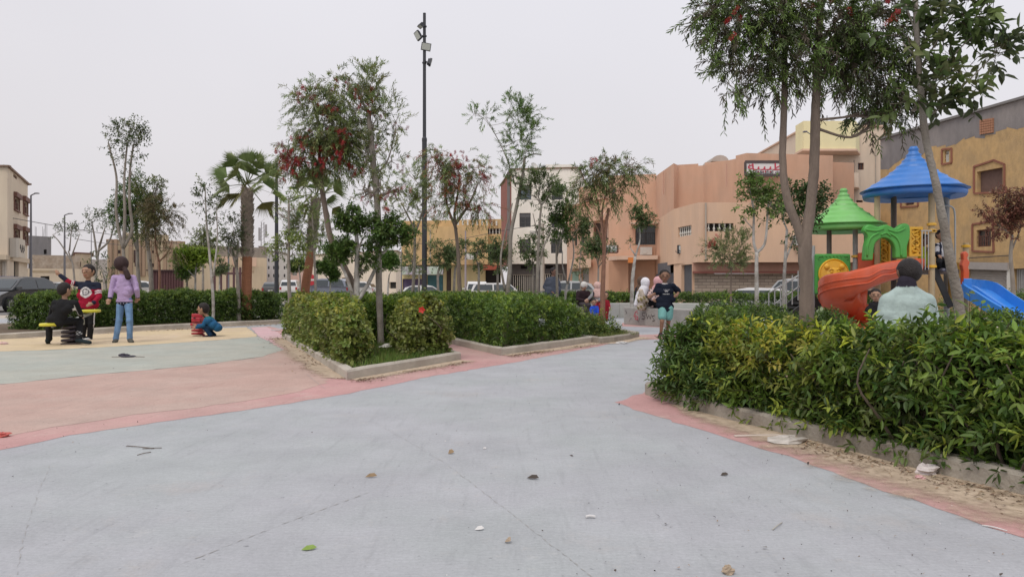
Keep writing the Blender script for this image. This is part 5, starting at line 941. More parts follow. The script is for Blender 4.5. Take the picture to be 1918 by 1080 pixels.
for pts in ([(1825, 362), (1825, 312), (1842, 307), (1862, 300), (1882, 308), (1882, 360)], [(1765, 308), (1765, 280), (1783, 278), (1783, 305)], [(1822, 470), (1822, 420), (1860, 414), (1862, 472)], [(1688, 388), (1688, 370), (1720, 366), (1720, 386)]):
    b = MB(); P = [onI(x, y, .03) for x, y in pts + [pts[0]]]
    for i in range(len(P) - 1): b.bar(P[i], P[i + 1], .09, .05, up=(*ni, 0))
    b.build('window_outline', OUTL, root)
b = MB()
for k in range(36):
    v = zi - 1.02 - rng.uniform(-.05, .16); u0 = k * .62 + .02
    P = ia + di * u0
    if k < 35 and u0 < np.linalg.norm(ib - ia) - 1: b.add([(*(P + ni * .006), zi - 1.02 - .1 - .08 * math.sin(k * 1.7) - (.5 if k < 2 else .3 if k < 6 else 0) - rng.uniform(0, .2)), (*(P + di * .62 + ni * .006), zi - 1.02 - .1 - .08 * math.sin(k * 1.7 + 1.7) - (.5 if k < 1 else .3 if k < 5 else 0) - rng.uniform(0, .2)), (*(P + di * .62 + ni * .006), zi - .98), (*(P + ni * .006), zi - .98)], [(0, 1, 2, 3)])
b.build('ragged_render_edge', RG, root)
b = MB(); pA, pB = onI(1811, 497, .1), onI(1893, 499, .1); b.bar(pA, pB, .12, .35, up=(0, 0, 1)); b.build('shutter_box', M('shutter_box', (.36, .33, .31)), root)
b = MB(); b.bar(onI(1893.5, 504, .04), onI(1893.5, 556, .04), .28, .1, up=(*ni, 0)); b.build('pillar', FRW, root)
b = MB(); P0 = onI(1838, 251, .01); P1 = onI(1864, 222, .01)
for i in range(6):
    for j in range(6):
        u = 1839 + i * 4.2; v = 227 + j * 4.6 - (i * .7); c = onI(u, v, .03); b.box(c, (.11, .11, .1), math.atan2(di[1], di[0]))
b.build('vent_blocks', M('vent_brick', (.40, .20, .12), .9, .2, 20), root)
b = MB(); b.bar(onI(1800, 484, .1), onI(1898, 478, .1), .04, .04); b.build('cable_conduit', IRON, root)
# maroon kiosk behind the hedge
KI = M('kiosk_maroon', (.105, .045, .045), .7, .15, 3, stretch=(6, 6, .2)); p0, p1 = pl2(279, 44), pl2(344, 44); r = empty('kiosk', (*((p0 + p1) / 2), 0), 'flat-topped maroon metal kiosk behind the long hedge', 'kiosk')
b = MB(); b.prism([p0, p1, p1 * 1.1, p0 * 1.1], 0, zpx(507, 44)); b.build('body', KI, r); b = MB(); b.prism([p0 - .12, p1 + (.12, -.12), p1 + (.12, 2.3), p0 + (-.12, 2.3)], zpx(507, 44), zpx(505, 44)); b.build('roof', M('kiosk_edge', (.06, .035, .035)), r)
b = MB(); 
for px in np.arange(284, 344, 5.): b.box((*pl2(px, 43.97), (zpx(507, 44)) / 2), (.03, .05, zpx(507, 44) - .1))
b.build('ribs', KI, r)
b = MB(); p0 = pl2(398, 52); p1 = pl2(462, 52)
for px in range(402, 462, 12): b.box((*pl2(px, 52), zpx(527, 52)), (.12, .12, 2.0))
b.box((*pl2(430, 52), zpx(512, 52)), (2.5, .14, .14)); r2 = b.build('fence', M('fence_maroon', (.10, .05, .055))); tag(r2, 'low maroon railing fence left of the first palm', 'fence')
ACM = M('ac_white', (.55, .54, .51), .6, .1, 8)
for px, py, Y, par in ((1000, 437, 73.6, 'apartment_building'), (1060, 388, 73.4, 'apartment_building'), (880, 480, 65.2, 'shop_house'), (1500, 450, 40.8, 'clinic_house'), (1210, 470, 51.9, 'corner_house')):
    p = bpy.data.objects[par]; c = at(px, py, Y); MB().box(c, (.8, .34, .55)).lathe([(.2, 0), (.2, .02)], c + (-.12, -.175, 0), 16, ax=(0, -1, 0)).build('air_conditioner', ACM, p)
for px, y0, y1, Y, par in ((1068, 320, 490, 73.3, 'apartment_building'), (1600, 300, 480, 53.6, 'tall_house'), (1640, 250, 500, 53.7, 'tall_house'), (806, 430, 494, 66.0, 'shop_house'), (1322, 380, 486, 40.9, 'clinic_house')):
    p = bpy.data.objects[par]; MB().tube([at(px, y1, Y), at(px, y0, Y)], .05, 6).build('drain_pipe', M('pipe_tan', (.42, .36, .30), .8), p)
for px, Y, y0, par in ((1560, 57, 238, 'tall_house'), (1590, 58, 238, 'tall_house'), (1000, 77, 318, 'apartment_building')):
    p = bpy.data.objects[par]; c = at(px, y0 - 6, Y); MB().lathe([(.02, 0), (.25, .04), (.42, .13), (.43, .13), (.25, .02)], c, 18, ax=(.5, -.7, .5)).tube([c, c + (0, 0, -.7)], .03, 5).build('satellite_dish', ACM, p)
# ---------------------------------------------------------------- signs
def text(s, loc, size, mat, parent, rz=0., ext=.01, name='lettering', ax='CENTER', sx=1.):
    c = bpy.data.curves.new(name, 'FONT'); c.body = s; c.size = size; c.extrude = ext; c.align_x = ax; c.align_y = 'CENTER'; c.offset = 0; c.materials.append(mat)
    t_ = bpy.data.objects.new('t', c); col.objects.link(t_); dg = bpy.context.evaluated_depsgraph_get(); me = bpy.data.meshes.new_from_object(t_.evaluated_get(dg)); bpy.data.objects.remove(t_)
    me.materials.clear(); me.materials.append(mat); o = bpy.data.objects.new(name, me); col.objects.link(o); o.parent = parent; o.location = tuple(np.array(loc) - wloc(parent)); o.rotation_euler = (R(90), 0, rz); o.scale = (sx, 1, 1); return o
REDL = M('letter_red', (.55, .05, .09), .6, .05); GRL = M('letter_green', (.03, .12, .08), .6); DKL = M('letter_dark', (.05, .05, .06), .6)
Y = 43.2; c = at(1432, 316, Y); s = Y / F; root = empty('clinic_sign', (c[0], c[1], c[2] - 12 * s), 'large white rooftop sign with red Arabic lettering and a phone number, on the salmon building', 'sign')
b = MB(); b.box(c, (72 * s, .14, 24 * s)); b.build('panel', M('sign_white', (.72, .69, .68), .5, .05), root)
b = MB(); w_, h_ = 36.5 * s, 12.5 * s
for a, q in (((-w_, -h_), (w_, -h_)), ((w_, -h_), (w_, h_)), ((w_, h_), (-w_, h_)), ((-w_, h_), (-w_, -h_))): b.bar(c + (a[0], -.05, a[1]), c + (q[0], -.05, q[1]), .1, .16)
b.build('frame', M('sign_frame', (.09, .07, .07)), root)
text('\uFE94\uFE92\uFEF4\uFE92\uFEC3', c + (0.05, -.09, 4.0 * s), 23 * s, REDL, root, sx=1.35); text('05.28.84.20.00', c + (-6 * s, -.09, -7.2 * s), 7.4 * s, DKL, root); text('\uFEA9', c + (-30 * s, -.09, 7 * s), 9 * s, REDL, root)
text('\uFEEA\uFE97\uFE8E\uFEEB', c + (24 * s, -.09, -7.2 * s), 6.5 * s, DKL, root)
Y = 50.5; c = at(1144, 466, Y); s = Y / F; root = empty('shop_sign', (c[0], c[1], zpx(474, Y)), 'white shop sign with green Arabic script on the salmon arcade house', 'sign'); b = MB(); b.box(c, (24 * s, .3, 13 * s)); b.build('panel', M('sign_white'  , (.7, .7, .7)), root)
text('\uFEEE\uFEA3\uFE98\uFE94 \uFEEA\uFEB3\uFEAA', c + (0, -.17, 1.5 * s), 9 * s, GRL, root); b = MB(); b.bar(c + (-10 * s, -.17, -3.6 * s), c + (10 * s, -.17, -3.6 * s), .02, .05); b.build('underline', GRL, root)
b = MB(); b.bar(c + (12.3 * s, 0, -7 * s), c + (12.3 * s, 0, 7 * s), .12, .34); b.bar(c + (-12 * s, 0, -6.9 * s), c + (12 * s, 0, -6.9 * s), .34, .1); b.build('frame', FRB, root)
Y = 43.6; c = at(1277, 467, Y); s = Y / F; root = empty('notary_sign', (c[0], c[1], zpx(476, Y)), 'small square black-framed sign with blue-grey script beside an orange box', 'sign'); b = MB(); b.box(c, (16 * s, .2, 16 * s)); b.build('frame', M('sign_black', (.03, .035, .04)), root)
b = MB(); b.box(c + (0, -.11, 0), (12.5 * s, .03, 12.5 * s)); b.build('panel', M('sign_paleblue', (.52, .58, .60), .6), root); text('\uFEE6\uFEE4\uFEB4', c + (0, -.135, 0), 12 * s, DKL, root)
OR = M('orange_plastic', (.72, .24, .055), .5, .08)
c = at(1297, 466, 43.2); b = MB(); b.box(c, (12 * s, .25, 9 * s)); o = b.build('hanging_box_sign', OR); tag(o, 'orange projecting box sign right of the black-framed sign', 'sign'); b = MB(); b.bar(c + (-8 * s, 0, 4 * s), c + (7 * s, 0, 4 * s), .05); b.bar(c + (7 * s, 0, -8 * s), c + (7 * s, 0, 5 * s), .05); b.build('bracket', FRG, o)
c = at(1181, 487, 50); b = MB(); b.box(c, (9 * 50 / F, .3, 10 * 50 / F)); tag(b.build('hanging_box_sign', OR), 'orange box sign above the garage door, behind the whitewashed fanned tree', 'sign')
# ---------------------------------------------------------------- poles and wires
POLE = M('pole_charcoal', (.045, .047, .055), .5, .1, metal=.3)
Yp = 24.0; s = Yp / F; x0 = (795 - CX) * s; root = empty('floodlight_pole', (x0, Yp, 0), 'tall charcoal pole carrying four floodlights, standing alone against the sky', 'light pole')
b = MB(); zt = zpx(25, Yp); zm = zpx(265, Yp); b.lathe([(.2, 0), (.2, .03), (.085, .05), (.08, zm), (.085, zm + .01), (.083, zm + .1), (.058, zm + .14), (.048, zt)], (x0, Yp, 0), 16); b.build('pole', POLE, root, smooth=False)
LENS = M('floodlight_lens', (.42, .44, .40), .3, .08, 30)
for px, py, w, h, rx, rz, roll, face in ((788, 49, 15, 8, 60, -60, 0, 0), (783, 67, 11, 17, 12, -35, -25, 1), (798, 88, 18, 14, 10, 10, 8, 1), (806, 117, 8, 14, 15, 95, 25, 0)):
    c = at(px, py, Yp - .05); Mx = Matrix.Rotation(R(rz), 3, 'Z') @ Matrix.Rotation(R(rx), 3, 'X') @ Matrix.Rotation(R(roll), 3, 'Y'); Mn = np.array(Mx)
    fr = MB().box(c, (w * s, .07, h * s), Mx=Mn); 
    for k in range(7): fr.box(c + Mn @ np.array([(k - 3) * w * s / 8, .06, 0]), (.012, .06, h * s * .8), Mx=Mn)
    fo = fr.build('floodlight', POLE, root); MB().box(c + Mn @ np.array([0, -.037, 0]), (w * s * .86, .006, h * s * .84), Mx=Mn).build('lens', LENS, fo)
    hb = MB(); hb.tube([c + Mn @ np.array([w * s * .4, .05, 0]), c + Mn @ np.array([0, .16, 0]), np.array([x0, Yp, c[2]])], .014, 5); hb.lathe([(.075, -.02), (.075, .02)], (x0, Yp, c[2]), 12); hb.build('bracket', POLE, fo)
def lamp(label, px, py, Y, by, arm, th=.07, mat=None):
    s = Y / F; x0 = (px - CX) * s; b0 = 0; root = empty('street_lamp', (x0, Y, b0), label, 'street lamp', 'street lamps'); zt = zpx(py, Y); b = MB(); b.tube([(x0, Y, b0), (x0, Y, zt * .5), (x0, Y, zt)], [th, th * .8, th * .55], 8); b.build('pole', mat or M('pole_grey', (.16, .16, .18), .5), root)
    if arm:
        b = MB(); b.tube([(x0, Y, zt), (x0 + arm * s * .5, Y, zt + .12), (x0 + arm * s * .75, Y, zt + .14)], th * .45, 6); b.build('arm', mat or MATS['pole_grey'], root); b = MB(); b.box((x0 + arm * s * .8, Y, zt + .14), (abs(arm) * s * .45, .22, .07)); b.build('lamp_head', mat or MATS['pole_grey'], root, bevel=.02)
lamp('street lamp beside the cream house, its arm pointing right', 58, 366, 48, 0, 14, .09); lamp('second street lamp from the cream house, above the red sweater', 121, 403, 62, 0, 14, .1); lamp('thin distant pole between two sparse young trees', 171, 428, 85, 0, 0, .06)
lamp('dark slim lamp post right of the first palm', 518, 306, 34, 0, 0, .11, POLE); lamp('thin dark post just left of the first palm', 428, 440, 52, 0, 0, .08); lamp('slim grey post standing before the ochre house', 872, 432, 50, 0, 0, .08, M('post_mauve', (.30, .26, .28)))
lamp('far thin post left of the red road sign', 594, 488, 80, 0, 0, .08); lamp('lamp with a leaf-shaped head beside the cream house\'s lemon balcony', 1519, 252, 38, 0, -14, .06); lamp('pale post between the ball-clipped tree and the ochre house', 752, 470, 60, 0, 0, .06)
b = MB(); b.tube([(*pl2(1016, 60), -.2), (*pl2(1016, 60), zpx(418, 60))], [.2, .13], 8); tag(b.build('utility_pole', M('concrete_pole', (.40, .37, .32))), 'square concrete power pole before the white building', 'utility pole')
b = MB(); zt = zpx(416, 160); x0, y0 = pl2(492, 160)
for dx in (-.5, .5): b.tube([(x0 + dx, y0, 0), (x0 + dx * .5, y0, zt)], .09, 4)
for k in range(12): z = 6 + k * .8; b.bar((x0 - .5, y0, z), (x0 + .5, y0, z + .8), .05)
for k in range(4): b.box((x0 + (-1) ** k * .7, y0, zt - 1.2 - k * .7), (.4, .3, 1.4))
tag(b.build('antenna_mast', M('mast_grey', (.30, .29, .30))), 'distant lattice phone mast seen between the palms', 'mast')
def wire(label, pts, r=.016):
    P = smoothline([at(x, y, Y) for x, y, Y in pts], 6); b = MB().tube(P, r, 4); tag(b.build('overhead_cable', IRON), label, 'cable', 'overhead cables')
wire('overhead cable sagging from the cream house across the sky on the left', [(-60, 392, 42), (0, 404, 46), (100, 422, 52), (200, 438, 60), (330, 456, 70), (480, 470, 80)], .022)
wire('lower overhead cable passing behind the forked pale tree', [(140, 447, 60), (200, 456, 66), (260, 461, 75), (420, 474, 90)], .022)
wire('cable running along the ochre house to the concrete pole', [(590, 450, 70), (700, 461, 66), (790, 456, 64), (870, 446, 62), (940, 432, 60), (1016, 420, 60)], .022)
wire('cable from the concrete pole to the salmon arcade house', [(1016, 420, 60), (1040, 432, 58), (1075, 448, 56)], .022)
wire('cable strung under the green playground roof toward the cream house', [(1540, 462, 42), (1580, 450, 44), (1620, 434, 46)], .02)
# round no-entry sign
root = empty('road_sign', (*pl2(583, 40), 0), 'round red no-entry sign on a post behind the second palm', 'road sign'); x0, y0 = pl2(583, 40)
MB().tube([(x0, y0, 0), (x0, y0, zpx(522, 40) + .2)], .03, 6).build('post', MATS['pole_grey'], root); MB().lathe([(.3, -.012), (.3, .012)], (x0, y0 - .05, zpx(524, 40)), 20, ax=(0, 1, 0)).build('disc', M('sign_red', (.45, .03, .04), .5), root); MB().box((x0, y0 - .066, zpx(524, 40)), (.42, .01, .1)).build('white_bar', FRW, root)
# ---------------------------------------------------------------- playground tower
def plastic(n, c, v=.1): g = sum(c) / 3; return M(n, c, .42, v, 4, .15, 14, spec=.45, tint=tuple(q * .92 + g * .10 + .005 for q in c), tscale=2.2, stretch=(1, 1, .6))
PGREEN = plastic('plastic_green', (.055, .29, .05)); PLG = plastic('plastic_light_green', (.17, .47, .12)); PYEL = plastic('plastic_yellow', (.72, .40, .025)); PRED = plastic('plastic_red_orange', (.58, .085, .022), .12)
PBLU = plastic('plastic_blue', (.03, .17, .52)); PPOST = M('post_tan', (.42, .33, .20), .6, .15, 5); PPG = M('post_grey', (.33, .34, .34), .55, .12, 5); PPD = M('post_brown', (.13, .10, .085), .6, .15, 5); PMET = M('tube_grey', (.42, .43, .43), .4, .1, 5, metal=.4); PDK = M('plastic_black', (.025, .025, .025), .6, .1)
PY = 15.6
ps = PY / F
pg = empty('playground_tower', (*pl2(1660, 15.6), 0), 'playground tower with blue and green pagoda roofs, a red spiral slide and a blue slide', 'playground')
def Z(py, Y=PY): return CH + (HY - py) / F * Y
def pagoda(px, pyr, pya, rpx, Y, mat, name):
    """four-ribbed bell roof: rim lip, concave flanks with stepped ridges, blunt tip"""
    s = Y / F; c = np.array([(px - CX) * s, Y, 0]); r0 = rpx * s; zr, za = Z(pyr, Y), Z(pya, Y); h = za - zr; n = 64; prof = []
    prof += [(r0 * .80, zr - .02, 0), (r0 * .97, zr - .10, 0), (r0 * 1.0, zr - .03, 0), (r0 * .985, zr + .03, 0), (r0 * .93, zr + .05, 0)]
    for i in range(31):
        t = i / 30.; rr = r0 * (.92 * (1 - t) ** 1.9 + .115 * (1 - .35 * t)); step = (i % 4 == 0) * .03; prof.append((rr + step, zr + .05 + (h - .05) * (t ** .93), 1))
    V = []
    for r, z, k in prof:
        for j in range(n):
            a = 2 * math.pi * j / n + R(20); q = abs(((a - R(20)) / (math.pi / 2)) % 1 - .5) * 2; rib = 1 + (.05 * (q > .86) if k else 0) - (.045 * (1 - q) if k else .03 * (1 - q)); V.append(c + (r * rib * math.cos(a), r * rib * math.sin(a), z))
    m = len(prof); Fc = [(i * n + k, i * n + (k + 1) % n, (i + 1) * n + (k + 1) % n, (i + 1) * n + k) for i in range(m - 1) for k in range(n)]; b = MB(); b.add(V, Fc + [tuple(range((m - 1) * n, m * n))])
    inner = [(r0 * .80, zr - .02), (r0 * .6, zr + .12), (r0 * .3, zr + .3), (.05, zr + .45)]; b.add([c + (r * math.cos(2 * math.pi * k / n + R(20)), r * math.sin(2 * math.pi * k / n + R(20)), z) for r, z in inner for k in range(n)], [(i * n + k, (i + 1) * n + k, (i + 1) * n + (k + 1) % n, i * n + (k + 1) % n) for i in range(3) for k in range(n)])
    o = b.build(name, mat, pg); me = o.data; me.polygons.foreach_set('use_smooth', np.ones(len(me.polygons), bool)); return o
pagoda(1711, 362, 275, 90, 15.6, PBLU, 'roof'); pagoda(1580, 426, 353, 72, 16.0, PLG, 'roof')
def post(px, py0, py1, Y, w, mat, rings=()):
    s = Y / F; p = pl2(px, Y); b = MB(); b.tube([(*p, Z(py1, Y) if py1 else 0.0), (*p, Z(py0, Y))], w * s / 2, 12); o = b.build('post', mat, pg)
    for y in rings: MB().lathe([(w * s * .5, -.03), (w * s * .78, -.02), (w * s * .78, .02), (w * s * .5, .03)], (*p, Z(y, Y)), 14).build('collar', PYEL, o)
post(1745, 362, None, 15.0, 11, PPOST, (420, 433, 499, 432)); post(1643, 362, None, 15.4, 10, PPOST); post(1674, 362, None, 16.4, 10, PPD); post(1773, 362, None, 15.9, 10, PPG)
post(1553, 428, None, 15.8, 9, PPD); post(1602, 426, None, 15.6, 9, PPG, (480,)); post(1523, 460, None, 15.6, 7, PMET); post(1640, 480, None, 16.8, 9, PPG); post(1809, 455, None, 15.4, 10, PPOST, (461,)); post(1788, 520, None, 16.4, 8, PPOST)
# decks
b = MB(); b.box((*pl2(1708, 15.9), Z(509)), (1.25, 1.3, .09)); b.build('deck', PPD, pg); b = MB(); b.box((*pl2(1566, 16.0), Z(548)), (.95, 1.1, .09)); b.build('deck', PDK, pg)
b = MB(); b.box((*pl2(1635, 16.4), Z(520)), (.8, 1.0, .09)); b.build('deck', PPD, pg)
# green panel with a round yellow animal face
c = at(1559, 513, 15.3); w = 66 * 15.3 / F / 2; b = MB(); b.box(c, (2 * w, .09, 2 * w * 1.14)); pn = b.build('panel', PGREEN, pg, bevel=.03)
b = MB()
for sx in (-1, 1):
    for sz in (-1, 1):
        P = [c + (sx * (w * .76 - .07 * t * math.cos(4.5 * t + 1) * .9), -.05, sz * (w * .86 - .07 * t * math.sin(4.5 * t + 1) * .9)) for t in np.linspace(.15, 1, 14)]; b.tube(P, .011, 5)
for k in range(9): b.tube([c + (-w + .06 + k * .075, -.05, w * 1.02), c + (-w + .09 + k * .075, -.052, w * .93)], .008, 4); b.tube([c + (-w + .06 + k * .075, -.05, -w * 1.02), c + (-w + .09 + k * .075, -.052, -w * .93)], .008, 4)
b.build('scroll_relief', PGREEN, pn)
fc_ = c + (0, -.05, 0); rf = w * .86; b = MB(); b.lathe([(rf, 0), (rf, .035), (rf * .96, .055), (rf * .9, .035), (rf * .86, .045), (.02, .06)], fc_, 40, ax=(0, -1, 0))
b.sph(fc_ + (0, -.05, -.02), (rf * .56, .045, rf * .48), 20, 10)
for sx in (-1, 1):
    b.sph(fc_ + (sx * rf * .5, -.05, rf * .48), (rf * .19, .04, rf * .19), 14, 8); b.sph(fc_ + (sx * rf * .15, -.085, -rf * .16), (rf * .2, .045, rf * .16), 14, 8); b.sph(fc_ + (sx * rf * .23, -.085, rf * .14), (rf * .085, .025, rf * .1), 10, 6)
    b.tube([fc_ + (sx * rf * .1, -.09, rf * .26), fc_ + (sx * rf * .25, -.095, rf * .34), fc_ + (sx * rf * .4, -.085, rf * .26)], .014, 5)
b.sph(fc_ + (0, -.12, -rf * .02), (rf * .1, .03, rf * .07), 10, 6); b.tube([fc_ + (-rf * .3, -.085, -rf * .34), fc_ + (0, -.1, -rf * .45), fc_ + (rf * .3, -.085, -rf * .34)], .018, 6); b.build('face_disc', PYEL, pn)
# arch of green tree limbs over the slide mouth
def cutout(name, px, Y, th, mat, bev=.03):
    """moulded panel with a free outline and real thickness"""
    P = np.array([at(x, y, Y) for x, y in px]); n = len(P); b = MB(); b.add(np.vstack([P - (0, th / 2, 0), P + (0, th / 2, 0)]), [tuple(range(n)), tuple(range(n, 2 * n))[::-1]] + [(i, n + i, n + (i + 1) % n, (i + 1) % n) for i in range(n)]); return b.build(name, mat, pg, bevel=bev, seg=3)
AG = plastic('plastic_mid_green', (.075, .35, .06)); ol = smoothline([(1616, 488), (1618, 462), (1622, 444), (1615, 432), (1624, 421), (1643, 425), (1658, 421), (1674, 428), (1688, 419), (1700, 423), (1701, 444), (1696, 462), (1696, 484)], 4).tolist()
inn = smoothline([(1674, 484), (1673, 466), (1667, 453), (1655, 446), (1643, 449), (1635, 460), (1632, 488)], 4).tolist(); ar = cutout('arch_panel', ol + inn, 15.0, .16, AG)
b = MB()
for pts in ([(1624, 480), (1625, 460), (1632, 444), (1646, 436)], [(1688, 480), (1687, 462), (1680, 446), (1666, 436)], [(1622, 430), (1640, 432), (1655, 428)], [(1664, 430), (1680, 434), (1695, 428)], [(1650, 440), (1660, 436), (1668, 442)]): b.tube(smoothline([at(x, y, 14.92) for x, y in pts], 5), .022, 7)
b.build('branch_relief', AG, ar, smooth=True)
b = MB(); b.box(at(1634, 462, 15.8), (.36, .05, .62)); b.build('panel', PGREEN, pg, bevel=.02)
def yel(x0, x1, y0, y1, Y):
    c = at((x0 + x1) / 2, (y0 + y1) / 2, Y); s = Y / F; w, h = (x1 - x0) * s, (y1 - y0) * s; b = MB()
    for dx in (-.42, .42): b.box(c + (dx * w, 0, 0), (w * .16, .1, h))
    for dz in (-.46, .46): b.box(c + (0, 0, dz * h), (w * .7, .099, h * .08))
    for k in range(5): P = [c + (w * .3 * math.sin(t * 2 + k * 2), -.02 * (k % 2), h * (-.4 + .8 * t / 6.28 + .06 * math.cos(k + t))) for t in np.linspace(0, 6.28, 16)]; b.tube(P, .022, 6)
    b.box(c + (0, .03, 0), (w * .8, .02, h * .9)); b.build('panel', PYEL, pg, bevel=.012)
yel(1642, 1666, 440, 498, 15.9); yel(1701, 1726, 425, 480, 15.05)
b = MB(); b.box(at(1622, 492, 15.5), (.34, .06, .42)); b.build('panel', PRED, pg, bevel=.02)
# railing bars beside the tan post, ladder hoops and side rail
b = MB()
for x in (1727, 1733, 1739): b.tube([at(x, 505, 14.9), at(x, 432, 14.9)], .012, 6)
b.tube([at(1725, 432, 14.9), at(1745, 432, 14.9)], .015, 6); b.build('railing', PMET, pg)
for dy in (0, .4): MB().tube(smoothline([at(1789, 570, 15.4 + dy), at(1789, 440, 15.4 + dy), at(1788, 398, 15.4 + dy), at(1782, 387, 15.4 + dy), at(1770, 385, 15.4 + dy)], 6), .018, 8).build('grab_rail', PMET, pg)
b = MB()
for k in range(7): b.tube([at(1748 + k * 4.5, 500 + k * 11, 15.2), at(1748 + k * 4.5, 500 + k * 11, 16.0)], .02, 6)
for dy in (15.2, 16.0): b.bar(at(1748, 500, dy), at(1781, 575, dy), .04, .12)
b.build('ladder', PDK, pg)
b = MB(); b.box(at(1790, 525, 15.6), (.3, .05, .75)); b.build('panel', plastic('plastic_ochre', (.42, .22, .03)), pg)
cutout('panel', [(1801, 474), (1806, 470), (1812, 476), (1809, 484), (1814, 491), (1811, 500), (1813, 510), (1811, 534), (1801, 534), (1802, 508), (1799, 496), (1802, 486)], 15.1, .12, PRED, .02)
# the blue double slide to the right
b = MB(); P = smoothline([at(1796, 538, 15.1), at(1822, 540, 15.0), at(1850, 558, 14.6), at(1890, 584, 14.1), at(1935, 607, 13.6), at(1965, 617, 13.3)], 6)
T = unit(np.gradient(P, axis=0)); S = unit(np.cross(T, (0, 0, 1.))); U = np.cross(S, T); pf = [(-.38, .17), (-.34, .18), (-.31, .0), (-.06, -.02), (-.03, .06), (.03, .06), (.06, -.02), (.31, 0), (.34, .18), (.38, .17), (.36, -.07), (-.36, -.07)]; n = len(pf)
V = [P[i] + S[i] * a + U[i] * z for i in range(len(P)) for a, z in pf]; b.add(V, [(i * n + k, i * n + (k + 1) % n, (i + 1) * n + (k + 1) % n, (i + 1) * n + k) for i in range(len(P) - 1) for k in range(n)] + [tuple(range(n)), tuple(range((len(P) - 1) * n, len(P) * n))[::-1]])
b.build('slide', plastic('slide_blue', (.03, .22, .68)), pg, bevel=.012)
# the red spiral slide: a deep trough swept round a half turn, outer wall higher than the inner
ctl = [(1696, 508, 15.3, .30, .0), (1668, 512, 14.9, .32, .05), (1636, 520, 14.5, .36, .1), (1604, 534, 14.2, .42, .2), (1580, 551, 14.15, .46, .3), (1572, 568, 14.45, .46, .3), (1582, 583, 14.85, .40, .2), (1602, 594, 14.95, .34, .1), (1618, 602, 14.7, .28, 0), (1628, 607, 14.2, .24, 0)]
P = smoothline([at(x, y, Y) for x, y, Y, h, d in ctl], 6); hh = smoothline([[h * .84] for *_q, h, d in ctl], 6)[:, 0]; T = unit(np.gradient(P, axis=0)); T2 = unit(T * np.array([1, 1, 0])); S = np.cross(T2, (0, 0, 1.)); V = []
pf = lambda h: [(.30, h), (.34, h + .015), (.385, h - .02), (.37, h * .4), (.33, -.02), (.24, -.09), (0, -.12), (-.22, -.09), (-.34, h * .3), (-.37, h * .55), (-.33, h * .57), (-.27, .04), (-.1, -.03), (.1, -.03), (.24, .05)]
side = -1
for i in range(len(P)):
    for a, z in pf(hh[i]): V.append(P[i] + S[i] * a * side * -1 * -1 + np.array([0, 0, z]))
n = 15; Fc = [(i * n + k, i * n + (k + 1) % n, (i + 1) * n + (k + 1) % n, (i + 1) * n + k) for i in range(len(P) - 1) for k in range(n)] + [tuple(range(n)), tuple(range((len(P) - 1) * n, len(P) * n))[::-1]]
b = MB(); b.add(V, Fc); so_ = b.build('spiral_slide', PRED, pg, smooth=True)
for f in (.3, .62): MB().tube([P[i] + S[i] * -(.378) + np.array([0, 0, hh[i] * f + .02 * math.sin(i * .9)]) for i in range(5, len(P) - 20)], .016, 6).build('moulded_ridge', PRED, so_, smooth=True)
b = MB(); ca = at(1606, 560, 14.75); b.tube([ca + (0, 0, -.42), ca + (0, 0, .28)], [.15, .19], 14); b.build('slide_core', PRED, pg, smooth=True)
# stairs rising from the left behind the big tree
b = MB(); A_ = at(1478, 598, 15.6); B_ = at(1532, 556, 15.6)
for dy in (0, .8): b.bar(A_ + (0, dy, -.06), B_ + (0, dy, -.06), .06, .30)
for k in range(5): q = A_ + (B_ - A_) * (k + .5) / 5; b.box(q + (0, .4, 0), (.2, .78, .04))
b.build('stairs', PDK, pg)
for dy in (0, .8):
    b = MB()
    for k in range(9): q = at(1440 + k * 11, 603 - k * 8.2, 15.6 + dy); q[2] = max(q[2], .03); b.tube([q, q + (0, 0, .62)], .014, 6)
    b.tube([at(1442, 547, 15.6 + dy), at(1530, 496, 15.6 + dy)], .018, 6); b.tube([at(1442, 575, 15.6 + dy), at(1530, 513, 15.6 + dy)], .014, 6); b.build('stair_railing', PMET, pg)
# low painted wall, toys and crates seen under the tower
o = MB().box((*pl2(1562, 22), .36), (1.0, .12, .75)).build('low_wall', M('wall_lightgreen', (.34, .42, .24), .9)); tag(o, 'low light green board seen under the green tower', 'board')
root = empty('display_board', (*pl2(1592, 21), 0), 'dark red board painted with white figures, standing behind the spiral slide', 'board'); MB().box((*pl2(1592, 21), .42), (.8, .08, .84)).build('panel', M('board_crimson', (.30, .02, .06), .6), root)
for k, (dx, z) in enumerate(((-.28, .62), (-.24, .36), (.0, .40), (.24, .34), (.05, .68))): q = np.array([*pl2(1592, 21), z]) + (dx, -.045, 0); MB().sph(q, (.075, .01, .09), 10, 6).sph(q + (0, 0, .09), (.05, .01, .05), 8, 5).build('painted_figure', M('figure_white', (.68, .66, .66), .7), root)
for k, (x, w) in enumerate(((1583, .42), (1600, .3))): o = MB().box((*pl2(x, 20.3), .13), (w, .3, .25)).box((*pl2(x, 20.3), .265), (w + .03, .33, .03)).build('crate', M('crate_grey', (.09, .085, .10), .6)); tag(o, ('wider' , 'narrower')[k] + ' of the two dark grey boxes before the crimson board', 'box')
root = empty('ride_on_toy', (*pl2(1559, 19.5), 0), 'small red and white ride-on toy beside the light green board', 'toy'); c = np.array([*pl2(1559, 19.5), 0]); MB().sph(c + (0, 0, .26), (.14, .1, .1)).tube([c + (-.05, 0, .3), c + (-.08, 0, .48)], .05, 8).build('body', M('toy_red', (.5, .03, .06), .4), root)
MB().sph(c + (-.08, 0, .52), (.06, .06, .06)).sph(c + (.08, 0, .36), (.07, .06, .05)).build('head', FRW, root)
b = MB(); 
